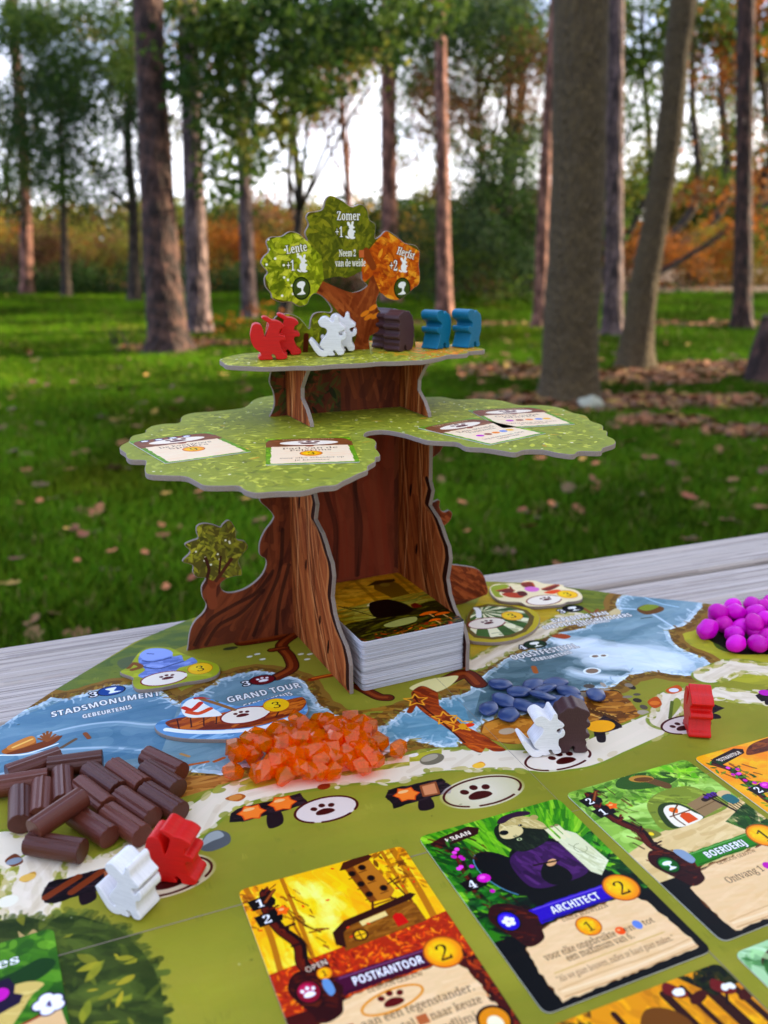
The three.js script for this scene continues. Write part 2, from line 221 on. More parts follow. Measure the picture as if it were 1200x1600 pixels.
// sprays of leaves: each instance is a handful of separate leaves
function sprayGeo(n, size, R, seed) { const r = rng(seed), gs = []; for (let i = 0; i < n; i++) { const g = new THREE.BufferGeometry(), w = 0.3; g.setAttribute('position', new THREE.Float32BufferAttribute([0, -0.5, 0, w, 0, 0.08, 0, 0.5, 0, -w, 0, 0.08], 3)); g.setIndex([0, 1, 2, 0, 2, 3]); g.scale(size, size, size); g.rotateX(r() * 6.3); g.rotateY(r() * 6.3); g.rotateZ(r() * 3); const a = r() * 6.3, b = Math.acos(2 * r() - 1), q = R * Math.cbrt(r()); g.translate(Math.sin(b) * Math.cos(a) * q, Math.cos(b) * q * 0.7, Math.sin(b) * Math.sin(a) * q); gs.push(g); } const g = mergeGeometries(gs); g.computeVertexNormals(); return g; }
const SPRAY = [sprayGeo(14, 0.085, 0.2, 1), sprayGeo(18, 0.11, 0.32, 2), sprayGeo(24, 0.05, 0.2, 3)];
const foliage = new THREE.MeshPhysicalMaterial({ color: 0xffffff, roughness: 0.9, side: THREE.DoubleSide, transmission: 0.42, thickness: 0, specularIntensity: 0.15 });
const TONE = { dark: [0.022, 0.052, 0.008], mid: [0.058, 0.098, 0.012], olive: [0.15, 0.15, 0.02], gold: [0.3, 0.19, 0.025], orange: [0.32, 0.105, 0.014], brown: [0.13, 0.065, 0.028], pine: [0.026, 0.05, 0.02] };
function crown(parent, name, clumps, D, depth, tones, kind, seed, amount = 1) { // clumps: [px, py, rx, ry] seen at distance D
  const r = rng(seed), o = new THREE.Object3D(), col = new THREE.Color(), list = [];
  for (const [x, y, rx, ry, den = 1] of clumps) { const n = Math.round(rx * ry * 0.033 * den * amount * (D / 12) ** 0.4); for (let i = 0; i < n; i++) { const a = r() * 6.3, q = Math.pow(r(), 0.45); const p = at(x + Math.cos(a) * q * rx, y + Math.sin(a) * q * ry, D + (r() - 0.5) * depth), f = 12 / D; if (noise.noise(p.x * 1.9 * f + seed, p.y * 2.6 * f, p.z * 1.2 * f) < -0.06 - 0.1 * r()) continue; const tn = 0.5 + 0.85 * noise.noise(p.x * 0.9 * f, p.y * 1.1 * f, seed * 0.7) + 0.5 * (r() - 0.5); list.push([p, tones[clamp(Math.floor(tn * tones.length), 0, tones.length - 1)]]); } }
  const m = new THREE.InstancedMesh(SPRAY[kind], foliage, list.length);
  list.forEach(([p, t], i) => { o.position.copy(p); o.rotation.set(r() * 6, r() * 6, r() * 6); o.scale.setScalar((0.6 + r() * 0.7) * (D / 12) ** 0.5); o.updateMatrix(); m.setMatrixAt(i, o.matrix); const k = 0.6 + 0.9 * r(); col.setRGB(TONE[t][0] * k, TONE[t][1] * k, TONE[t][2] * k); m.setColorAt(i, col); });
  m.name = name; m.userData.kind = 'stuff'; m.castShadow = m.receiveShadow = true; parent.add(m); return m;
}
function twigs(parent, from, clumps, D, mat, w, seed) { // a limb out to each clump
  const r = rng(seed); for (const [x, y] of clumps) { const e = at(x, y, D + (r() - 0.5) * 0.6), b = from[Math.floor(r() * from.length)], mid = b.clone().lerp(e, 0.5); mid.y += 0.12 * r(); mesh('limb', trunkGeo([b, mid, e], [w, w * 0.6, w * 0.2], { seg: 6, flare: 0, seed: r() * 9 }), mat, parent); }
}
function tree(name, label, stem, mat, { D, crownD, clumps, tones, kind = 0, depth = 1.6, top = 7, seed = 1, limbs = true, amount = 1, flare = 0.75, rough = 0.06 } = {}) {
  const t = thing(name, label, 'tree'), base = ground(stem[0][0], stem[0][1]); D = D ?? -base.z;
  const pts = [new THREE.Vector3(base.x, -0.06, -D)], rad = [stem[0][2] / 2800 * D];
  for (const [x, y, w] of stem.slice(1)) { pts.push(at(x, y, D)); rad.push(w / 2800 * D); }
  const a = pts[pts.length - 1], b = pts[pts.length - 2], dir = a.clone().sub(b).normalize(); if (top > a.y) { pts.push(a.clone().addScaledVector(dir, (top - a.y) / Math.max(0.5, dir.y))); rad.push(rad[rad.length - 1] * 0.7); }
  mesh('trunk', trunkGeo(pts, rad, { seed: seed * 3.1, flare, rough, seg: rad[0] > 0.1 ? 24 : 12 }), mat, t);
  if (name === 'pine_tree') { const r = rng(seed * 31), lo = pts[1], hi = pts[pts.length - 1]; for (let i = 0; i < 4; i++) { const f = r(), p = pts[1 + Math.floor(f * (pts.length - 2))].clone().lerp(pts[Math.min(pts.length - 1, 2 + Math.floor(f * (pts.length - 2)))], r()), a = r() * 6.3, l = 0.16 + 0.35 * r(), w = rad[1]; mesh('broken_branch', trunkGeo([p, new THREE.Vector3(p.x + Math.cos(a) * (w + l * 0.5), p.y - 0.02, p.z + Math.sin(a) * (w + l * 0.5)), new THREE.Vector3(p.x + Math.cos(a) * (w + l), p.y - 0.08 * r(), p.z + Math.sin(a) * (w + l))], [w * 0.16, w * 0.12, w * 0.06], { seg: 6, flare: 0, seed: i }), mat, t); } }
  if (clumps) { if (limbs) twigs(t, pts.slice(1), clumps, crownD ?? D, mat, Math.min(0.05, rad[0] * 0.4), seed); crown(t, 'crown', clumps, crownD ?? D, depth, tones, kind, seed * 7, amount); }
  return t;
}
const P = (x0, y0, x1, y1, n = 3) => { const o = []; for (let i = 0; i <= n; i++) o.push([lerp(x0, x1, i / n), lerp(y0, y1, i / n)]); return o; };
tree('pine_tree', 'thick reddish-brown pine trunk standing in brown leaves, widest on the left lawn', [[266, 553, 62], [254, 420, 54], [240, 200, 44], [231, 0, 40]], BARK.pine, { seed: 1 });
tree('pine_tree', 'straight grey-pink pine trunk just right of the thickest left trunk', [[312, 524, 38], [307, 400, 33], [298, 150, 28], [292, 0, 26]], BARK.grey, { seed: 2 });
tree('pine_tree', 'slim pale pine trunk left of the cardboard tree crown', [[391, 505, 26], [386, 380, 21], [376, 150, 18], [372, 0, 15]], BARK.grey, { seed: 3 });
tree('pine_tree', 'reddish pine trunk rising behind the printed autumn leaves of the cardboard tree', [[611, 482, 28], [608, 300, 23], [606, 0, 20]], BARK.red, { seed: 4, D: 12.5 });
tree('pine_tree', 'slender straight reddish trunk right of the printed cardboard tree crown', [[695, 498, 25], [692, 300, 20], [687, 0, 16]], BARK.red, { seed: 5 });
tree('beech_tree', 'big smooth olive-brown trunk, the nearest and widest on the right', [[888, 634, 92], [893, 500, 84], [902, 300, 78], [909, 0, 78]], BARK.beech, { seed: 6, flare: 0.55, rough: 0.03, top: 6 });
tree('pine_tree', 'grey-pink pine trunk partly hidden behind the big smooth trunk, on its right', [[958, 530, 32], [960, 300, 26], [962, 0, 25]], BARK.grey, { seed: 7 });
tree('oak_tree', 'dark crooked trunk leaning to the right, right of the big smooth trunk', [[990, 584, 60], [1003, 470, 44], [1028, 320, 38], [1044, 220, 36], [1056, 100, 34], [1068, 0, 36]], BARK.beech, { seed: 8, flare: 0.35, rough: 0.05 });
tree('pine_tree', 'straight dark pine trunk farthest right of the standing trunks', [[1160, 518, 30], [1162, 300, 24], [1166, 0, 24]], BARK.pine, { seed: 9 });
tree('pine_tree', 'thin reddish pine trunk at the far left edge of the garden', [[42, 468, 20], [38, 280, 16], [18, 0, 14]], BARK.red, { seed: 10 });
tree('young_tree', 'thin dark sapling stem between the far left pine and the leafy oak', [[104, 472, 13], [98, 300, 9], [92, 120, 7]], BARK.dark, { seed: 11, top: 3, clumps: [[95, 110, 60, 70], [60, 200, 60, 50]], tones: ['dark', 'pine', 'mid'], kind: 2, amount: 1.5 });
tree('pine_tree', 'thin reddish trunk close behind the big smooth trunk, on its left', [[843, 520, 22], [850, 300, 18], [862, 90, 15]], BARK.red, { seed: 14 });
tree('oak_tree', 'leafy dark oak with a black stem standing left of the thickest left trunk', [[210, 478, 18], [208, 330, 14], [200, 220, 12], [205, 100, 9]], BARK.dark, { seed: 13, clumps: [[110, 60, 105, 62], [60, 175, 85, 55, 0.8], [140, 150, 80, 60], [105, 262, 105, 42], [190, 80, 60, 70], [30, 305, 55, 36, 0.7], [228, 200, 38, 60, 0.8], [135, 318, 60, 26, 0.6], [20, 40, 60, 40, 0.6]], tones: ['pine', 'dark', 'dark', 'mid'], kind: 2, amount: 1.7, depth: 2.5, top: 4.5 });
tree('oak_tree', 'spreading oak whose dark green branches hang over the middle of the garden', [[470, 476, 16], [468, 330, 13], [460, 220, 10], [452, 80, 8]], BARK.dark, { seed: 15, D: 10.5, crownD: 8, clumps: [[330, 100, 60, 90, 1.1], [430, 55, 90, 60, 1.2], [410, 160, 80, 60, 1.1], [500, 100, 55, 52, 1.1], [565, 35, 80, 36, 1.2], [650, 22, 70, 30, 1], [590, 80, 46, 30, 0.7], [270, 40, 60, 60, 0.8], [345, 235, 42, 60, 0.7], [430, 245, 55, 34, 0.6], [350, 20, 90, 40, 1.1], [350, 300, 26, 34, 0.5], [500, 30, 70, 40]], tones: ['dark', 'mid', 'mid', 'dark', 'olive'], kind: 0, depth: 2.2, top: 4 });
tree('maple_tree', 'thin twisted tree with sparse orange and brown leaves above the summer print', [[540, 470, 12], [545, 320, 9], [538, 220, 8], [530, 120, 6]], BARK.red, { seed: 16, D: 15, clumps: [[545, 85, 60, 48, 0.7], [480, 140, 40, 50, 0.5], [540, 190, 30, 60, 0.25], [470, 180, 50, 40, 0.35]], tones: ['brown', 'orange', 'brown'], kind: 2, amount: 2.2, depth: 1.5, top: 3.4 });
tree('yew_tree', 'broad dark evergreen with drooping boughs left of the big smooth trunk', [[786, 490, 20], [788, 330, 17], [812, 180, 13], [818, 40, 9]], BARK.dark, { seed: 17, D: 13, clumps: [[700, 110, 60, 40, 0.8], [745, 55, 90, 44, 1], [735, 140, 80, 40, 0.9], [690, 195, 52, 34, 0.7], [800, 205, 60, 44, 1], [832, 100, 60, 60, 1], [785, 280, 75, 40, 1], [760, 335, 90, 40, 1.1], [690, 372, 80, 34, 1.1], [810, 370, 66, 44, 1.1], [640, 60, 50, 56, 0.9], [700, 40, 70, 40, 1], [800, 40, 70, 50, 1.1], [640, 150, 40, 40, 0.6], [735, 420, 100, 50, 1.2], [830, 440, 60, 50, 1]], tones: ['dark', 'pine', 'pine', 'mid', 'mid', 'brown'], kind: 2, depth: 3, top: 4.4, amount: 1.9 });
tree('birch_tree', 'yellow-green leafy tree showing between the two pale trunks on the right', [[1012, 500, 12], [1010, 300, 9], [1005, 100, 7]], BARK.dark, { seed: 18, D: 14, clumps: [[1000, 40, 70, 66, 1.2], [1100, 40, 60, 50, 0.8], [940, 60, 40, 60], [985, 150, 44, 62], [1010, 270, 46, 50, 0.8], [760, 30, 70, 34, 0.6], [950, 340, 40, 40, 0.7]], tones: ['olive', 'mid', 'mid'], kind: 0, depth: 2, top: 4 });
tree('oak_tree', 'rusty-leaved oak at the right edge behind the farthest right pine', [[1196, 520, 14], [1190, 300, 11], [1185, 80, 8]], BARK.dark, { seed: 19, D: 15, clumps: [[1195, 50, 66, 70, 1.1], [1130, 110, 56, 44, 0.8], [1150, 30, 70, 40, 1], [1180, 220, 55, 46, 0.7], [1105, 300, 60, 36, 0.5], [1190, 330, 56, 60, 0.8], [1120, 30, 50, 30, 0.5], [1090, 210, 40, 40, 0.3]], tones: ['brown', 'orange', 'mid', 'olive'], kind: 0, depth: 2.4, top: 4 });
for (const [x, w, l] of [[790, 15, 'dark bare trunk in the brown wood left of the reddish trunk by the yew'], [935, 12, 'thin dark trunk showing close right of the big smooth trunk'], [1076, 16, 'dark trunk in the brown wood between the leaning trunk and the straight dark pine'], [1122, 18, 'dark trunk in the brown wood just left of the straight dark pine'], [1192, 16, 'dark trunk in the brown wood behind the dark stump at the edge'], [742, 11, 'thin dark trunk in the wood right of the slender reddish trunk'], [18, 9, 'thin dark stem in the golden shrubs at the far left'], [452, 10, 'thin dark stem in the orange shrubs left of the printed tree']])
  tree('forest_tree', l, [[x, 488, w], [x + 4, 330, w * 0.8], [x + 6, 150, w * 0.6]], BARK.dark, { D: 17 + (x % 5), seed: x * 0.13, top: 5, flare: 0.2 });
{ // grey stump at the right edge
  const t = thing('tree_stump', 'dark weathered stump cut off at the right edge of the picture', 'tree stump'), b = ground(1200, 605), D = -b.z, r = 40 / 1400 * D;
  const top = at(1203, 497, D); mesh('trunk', trunkGeo([new THREE.Vector3(b.x + 0.02, -0.05, b.z), new THREE.Vector3(b.x + 0.03, top.y * 0.5, b.z), new THREE.Vector3(b.x + 0.05, top.y, b.z)], [r, r * 0.85, r * 0.8], { seg: 22, flare: 0.25, rough: 0.1 }), BARK.pine, t);
  const g = new THREE.CylinderGeometry(r * 0.82, r * 0.8, 0.03, 22); g.translate(b.x + 0.05, top.y - 0.002, b.z); mesh('cut_face', g, BARK.beech, t);
}
// shrubs and the edge of the wood
function shrub(name, label, clumps, D, tones, seed, kind = 2, amount = 1) {
  const t = thing(name, label, 'shrub'), r = rng(seed);
  for (const [x, y, rx, ry] of clumps) for (let i = 0; i < 3; i++) { const e = at(x + (r() - 0.5) * rx, y, D), f = new THREE.Vector3(e.x + (r() - 0.5) * 0.3, 0, e.z); mesh('stem', trunkGeo([f, f.clone().lerp(e, 0.5), e], [0.02, 0.014, 0.005], { seg: 5, flare: 0 }), BARK.dark, t); }
  crown(t, 'foliage', clumps, D, 1.4, tones, kind, seed + 3, amount);
}
shrub('golden_shrub', 'golden-brown bushes behind the lawn at the far left', [[30, 385, 70, 40], [100, 400, 60, 40], [60, 430, 90, 30]], 16, ['gold', 'orange', 'olive', 'brown'], 31, 2, 2);
shrub('golden_shrub', 'ochre bush between the black-stemmed oak and the thickest left trunk', [[160, 400, 70, 36], [225, 400, 60, 34], [190, 430, 90, 26]], 17, ['olive', 'gold', 'brown', 'olive'], 32, 2, 2);
shrub('orange_shrub', 'bright orange bush between the grey-pink trunk and the slim pale trunk', [[345, 385, 60, 44], [360, 430, 70, 40]], 16, ['orange', 'orange', 'gold', 'brown'], 33, 2, 2);
shrub('orange_shrub', 'orange bush behind the spring leaves of the cardboard tree', [[430, 375, 60, 40], [500, 380, 60, 44], [460, 430, 90, 40]], 17, ['orange', 'brown', 'gold', 'mid'], 34, 2, 2);
shrub('dark_hedge', 'dark green hedge along the left edge of the lawn', [[20, 448, 70, 28], [110, 445, 70, 30], [190, 448, 70, 30], [270, 450, 60, 32]], 14.6, ['dark', 'dark', 'pine'], 35, 2, 2.6);
shrub('dark_hedge', 'dark hedge behind the orange bush and the slim pale trunk', [[350, 455, 60, 34], [430, 452, 60, 36], [510, 450, 60, 40]], 14.8, ['dark', 'dark', 'brown'], 36, 2, 2.6);
shrub('wild_bush', 'brown and gold bush behind the slender reddish trunk', [[640, 390, 50, 50], [660, 440, 70, 40]], 17, ['gold', 'brown', 'olive'], 37, 2, 1.6);
shrub('wild_bush', 'dark undergrowth below the drooping evergreen', [[600, 450, 70, 44], [690, 440, 70, 54], [770, 440, 70, 56], [840, 460, 50, 44]], 15, ['dark', 'pine', 'brown'], 38, 2, 2.4);
shrub('wild_bush', 'golden bushes between the pale trunk and the leaning trunk', [[1000, 400, 50, 40], [1050, 420, 60, 50], [980, 450, 60, 30]], 17, ['gold', 'olive', 'brown', 'orange'], 39, 2, 1.6);
shrub('wild_bush', 'rusty undergrowth at the right edge of the wood', [[1120, 400, 70, 46], [1190, 410, 60, 50], [1150, 450, 90, 30]], 18, ['brown', 'gold', 'olive', 'orange'], 40, 2, 1.8);
shrub('dark_hedge', 'dark low thicket behind the leaning trunk and the straight dark pine', [[930, 478, 60, 22], [1020, 478, 60, 22], [1100, 478, 70, 24], [1180, 480, 60, 24]], 16, ['dark', 'brown', 'pine'], 41, 2, 2.4);
shrub('young_shrub', 'small thin-leaved shoots at the foot of the thickest left trunk', [[180, 515, 22, 24, 0.5], [200, 535, 28, 16, 0.5]], 7.9, ['mid', 'olive'], 42, 2, 1);
shrub('young_shrub', 'low green seedlings right of the slim pale trunk', [[350, 505, 24, 14, 0.7], [420, 500, 26, 12, 0.6]], 9.5, ['mid', 'olive', 'orange'], 43, 2, 1);
// trees standing outside the picture: those on the right keep the low sun off the table and the near lawn, those behind the viewer darken the sides turned to the camera
function outside(label, x, z, h, w, seed) {
  const t = thing('garden_tree', label, 'tree'), r = rng(seed), o = new THREE.Object3D(), col = new THREE.Color(), n = Math.round(190 * w), pts = [0, 0.35, 0.7, 1].map((f) => new THREE.Vector3(x + 0.3 * f * (r() - 0.5), -0.05 + h * 0.9 * f, z + 0.3 * f * (r() - 0.5)));
  mesh('trunk', trunkGeo(pts, [0.2, 0.17, 0.12, 0.06], { seed, flare: 0.6 }), BARK.dark, t);
  const m = new THREE.InstancedMesh(SPRAY[1], foliage, n); for (let i = 0; i < n; i++) { const a = r() * 6.3, b = Math.acos(2 * r() - 1), q = Math.cbrt(r()); o.position.set(x + Math.sin(b) * Math.cos(a) * q * w, 0.9 + (h - 0.9) * (0.5 + 0.5 * Math.cos(b) * q), z + Math.sin(b) * Math.sin(a) * q * w); o.rotation.set(r() * 6, r() * 6, r() * 6); o.scale.setScalar(2.2 + r() * 1.4); o.updateMatrix(); m.setMatrixAt(i, o.matrix); const k = 0.7 + 0.6 * r(), c = TONE[r() < 0.3 ? 'olive' : 'mid']; col.setRGB(c[0] * k, c[1] * k, c[2] * k); m.setColorAt(i, col); } m.name = 'crown'; m.userData.kind = 'stuff'; m.castShadow = m.receiveShadow = true; t.add(m);
}
[[9.6, -5.9, 6.2, 2.1], [10.5, -3.2, 7, 2.3], [10, -0.6, 6.4, 2.2], [11.5, 2, 6.5, 2.3]].forEach(([x, z, h, w], i) => outside(['tall leafy tree right of the picture, farthest from the viewer', 'tall leafy tree right of the picture, second from the far end', 'tall leafy tree right of the picture, level with the table', 'tall leafy tree right of the picture, nearest the viewer'][i], x, z, h, w, 700 + i));
[[-6.5, 9, 6, 2.4], [5, 9, 6, 2.4]].forEach(([x, z, h, w], i) => outside(['leafy tree behind the viewer, the left one of two', 'leafy tree behind the viewer, the right one of two'][i], x, z, h, w, 720 + i));
{ // the far wood reads as one mass
  const g = new THREE.Group(); scene.add(g);
  const m = crown(g, 'far_woodland', [[0, 350, 160, 34], [200, 355, 140, 30], [420, 350, 160, 32], [640, 350, 130, 34], [850, 345, 140, 40], [1020, 335, 130, 46], [1180, 325, 130, 56], [100, 400, 200, 50], [350, 400, 200, 50], [600, 400, 200, 50], [850, 400, 200, 60], [1100, 400, 200, 70]], 30, 8, ['brown', 'olive', 'mid', 'dark', 'gold'], 1, 91, 2.2);
  scene.remove(g); scene.add(m); m.name = numbered('far_woodland'); m.userData.kind = 'stuff'; tag(m, 'distant brown and olive wood closing the view behind the garden', 'woodland');
  const m2 = crown(g, 'distant_treetops', [[60, 220, 130, 110, 0.45], [300, 120, 140, 110, 0.4], [520, 110, 110, 90, 0.35], [720, 200, 120, 120, 0.6], [1000, 210, 160, 120, 0.55], [1150, 170, 120, 130, 0.55], [600, 50, 620, 60, 0.55], [300, 280, 140, 40, 0.1]], 24, 6, ['brown', 'olive', 'mid', 'dark'], 0, 92, 1);
  scene.add(m2); m2.name = numbered('distant_treetops'); m2.userData.kind = 'stuff'; tag(m2, 'thin distant treetops showing against the pale sky', 'treetops');
}
{ // broken branch and pale clump near the trees
  const a = ground(243, 530), b = ground(312, 552), g = trunkGeo([new THREE.Vector3(a.x, 0.32, a.z), a.clone().lerp(b, 0.5).setY(0.16), b.clone().setY(0.03)], [0.012, 0.016, 0.02], { seg: 7, flare: 0 });
  tag(mesh('fallen_branch', g, BARK.pine), 'bare broken branch leaning from the thickest left trunk to the ground', 'branch');
  const s = ground(922, 648), q = new THREE.IcosahedronGeometry(0.07, 3), p = q.attributes.position; for (let i = 0; i < p.count; i++) { const v = new THREE.Vector3().fromBufferAttribute(p, i), k = 1 + 0.35 * noise.noise(v.x * 22, v.y * 22, v.z * 22); p.setXYZ(i, v.x * k, v.y * k * 0.75, v.z * k); } q.computeVertexNormals();
  const o = mesh('stone', q, new THREE.MeshStandardMaterial({ color: 0x9a9a86, roughness: 0.95 })); o.position.set(s.x, 0.05, s.z); tag(o, 'pale grey stone at the foot of the big smooth trunk', 'stone');
}
// ---------- table ----------
{
  const t = thing('picnic_table', 'weathered silver-grey wooden plank table under the game board', 'table');
  place(t, 0, 0, -0.3, -0.018);
  const mats = [0, 1, 2].map((k) => { const r = rng(60 + k); const c = canvas(1024, 256, (c) => {
    c.fillStyle = ['#baada1', '#c2b5aa', '#b1a498'][k]; c.fillRect(0, 0, 1024, 256);
    for (let i = 0; i < 1500; i++) { const y = r() * 256, x = r() * 1024, l = 60 + r() * 320; c.globalAlpha = 0.14 + 0.24 * r(); c.strokeStyle = ['#5c524e', '#dcd3ce', '#9a908c', '#6a5e58', '#cfc4bc'][i % 5]; c.lineWidth = 0.6 + r() * 1.8; for (const X of [x, x - 1024]) { c.beginPath(); c.moveTo(X, y); c.bezierCurveTo(X + l * 0.3, y + (r() - 0.5) * 7, X + l * 0.6, y + (r() - 0.5) * 7, X + l, y + (r() - 0.5) * 5); c.stroke(); } }
    for (let i = 0; i < 90; i++) { c.globalAlpha = 0.5; c.fillStyle = '#3c3431'; c.beginPath(); c.ellipse(r() * 1024, r() * 256, 6 + r() * 30, 0.7 + r(), (r() - 0.5) * 0.06, 0, 7); c.fill(); }
    if (k === 0) { c.globalAlpha = 0.35; c.fillStyle = '#5c5350'; c.beginPath(); c.ellipse(885, 70, 34, 22, 0.1, 0, 7); c.fill(); }
  }); const m = tex(c, true); const b = grey(512, 128, (u, v) => { const a = u * Math.PI * 2; return 0.55 + 0.6 * fbm(Math.cos(a) * 1.5, v * 26, Math.sin(a) * 1.5 + k * 7, 4); });
    return new THREE.MeshStandardMaterial({ map: m, bumpMap: b, bumpScale: 0.0022, roughness: 0.85 }); });
  const edges = [-5.05, -0.02, 4.35, 9.3, 14.2, 19.2, 24.2, 29.2, 34.2];
  for (let i = 0; i + 1 < edges.length; i++) {
    const a = edges[i] + 0.11, b = edges[i + 1] - 0.11, g = new RoundedBoxGeometry(1.6, 0.03, (b - a) * cm, 3, 0.0028), p = g.attributes.position, uv = g.attributes.uv, r = rng(i + 5);
    for (let k = 0; k < p.count; k++) { const x = p.getX(k), y = p.getY(k), z = p.getZ(k); uv.setXY(k, x / 1.1 + i * 0.37, 0.5 + (z + y) / 0.08); }
    const m = mesh('plank', g, mats[i % 3], t); m.position.set(0.1 + (r() - 0.5) * 0.05, -0.015 - 0.0006 * (i % 2), (a + b) / 2 * cm); m.rotation.y = i === 1 ? -0.012 : 0;
  }
  const wood = mats[1];
  for (const x of [-0.45, 0.65]) { const b = mesh('batten', new RoundedBoxGeometry(0.09, 0.04, 0.38, 2, 0.004), wood, t); b.position.set(x, -0.051, 0.145);
    for (const z of [-0.01, 0.3]) { const l = mesh('leg', new RoundedBoxGeometry(0.09, TOP - 0.07, 0.045, 2, 0.004), wood, t); l.position.set(x, -0.071 - (TOP - 0.07) / 2 + 0.0, z); } }
}
// ---------- game board: painted map ----------
const BOX = [-17, -9, 31, 39], BPX = 2048;                 // the part of the board that carries the print, in cm
const K = { grass: '#8f8c3a', grassLt: '#b9b040', grassDk: '#6f7a34', shore: '#8a6a34', shoreDk: '#5a4220', water: '#7d98a6', waterDk: '#5d7f94', foam: '#d3dfe8', path: '#ded2bd', ink: '#231a20', wood: '#b0602c' };
const WATER = [-18.32, 6.84, -17.59, 5.46, -15.96, 4.38, -15.33, 3.68, -14.65, 3.37, -13.58, 2.65, -12.84, 2.96, -12.07, 2.86, -11.42, 2.63, -10.71, 2.48, -9.4, 2.96, -8.42, 3.95, -8.1, 5.08, -7.78, 5.76, -7.05, 5.24, -5.48, 3.99, -4.34, 3.77, -3.35, 3.71, -2.22, 4.66, -1.46, 5.59, -1.35, 6.75, -1.45, 8.47, -1.05, 9.44, -0.73, 10.35, -0, 11.41, 0.8, 11.43, 1.28, 11.25, 2.11, 10.56, 2.95, 10.37, 3.7, 10.41, 4.4, 10.29, 5.88, 10.2, 7.13, 9.1, 8.42, 8.3, 9.54, 7.71, 10.66, 7.33, 11.66, 7.23, 13.15, 6.41, 14.2, 5.92, 15.49, 5.98, 16.88, 5.48, 18.22, 5.02, 19.23, 4.61, 19.8, 3.65, 20.45, 3.03, 21.5, 2.43, 22.76, 2.25, 25.71, 4.88, 24.49, 6.15, 22.5, 7.42, 21.71, 7.89, 20.28, 8.07, 19.66, 8.94, 19.27, 10.22, 19.48, 11.18, 19.69, 11.94, 19.07, 12.98, 18.38, 13.56, 17.04, 12.77, 16.08, 11.9, 14.71, 11.79, 13.16, 12.51, 11.9, 12.35, 10.66, 12.48, 8.9, 12.58, 7.24, 13.22, 6.18, 12.91, 5.3, 13.06, 4.72, 13.5, 4.29, 13.99, 4.17, 13.45, 3.69, 13.74, 3.49, 14.25, 2.69, 14.54, 2.08, 13.83, 1.39, 13.08, 0.53, 13.59, -1.52, 14.11, -4, 13.61, -6.23, 12.41, -7.26, 12.61, -8.34, 11.85, -8.79, 12.02, -9.96, 11.79, -12.19, 10.45, -14.45, 8.99, -15.99, 9.07, -18.18, 9.92];
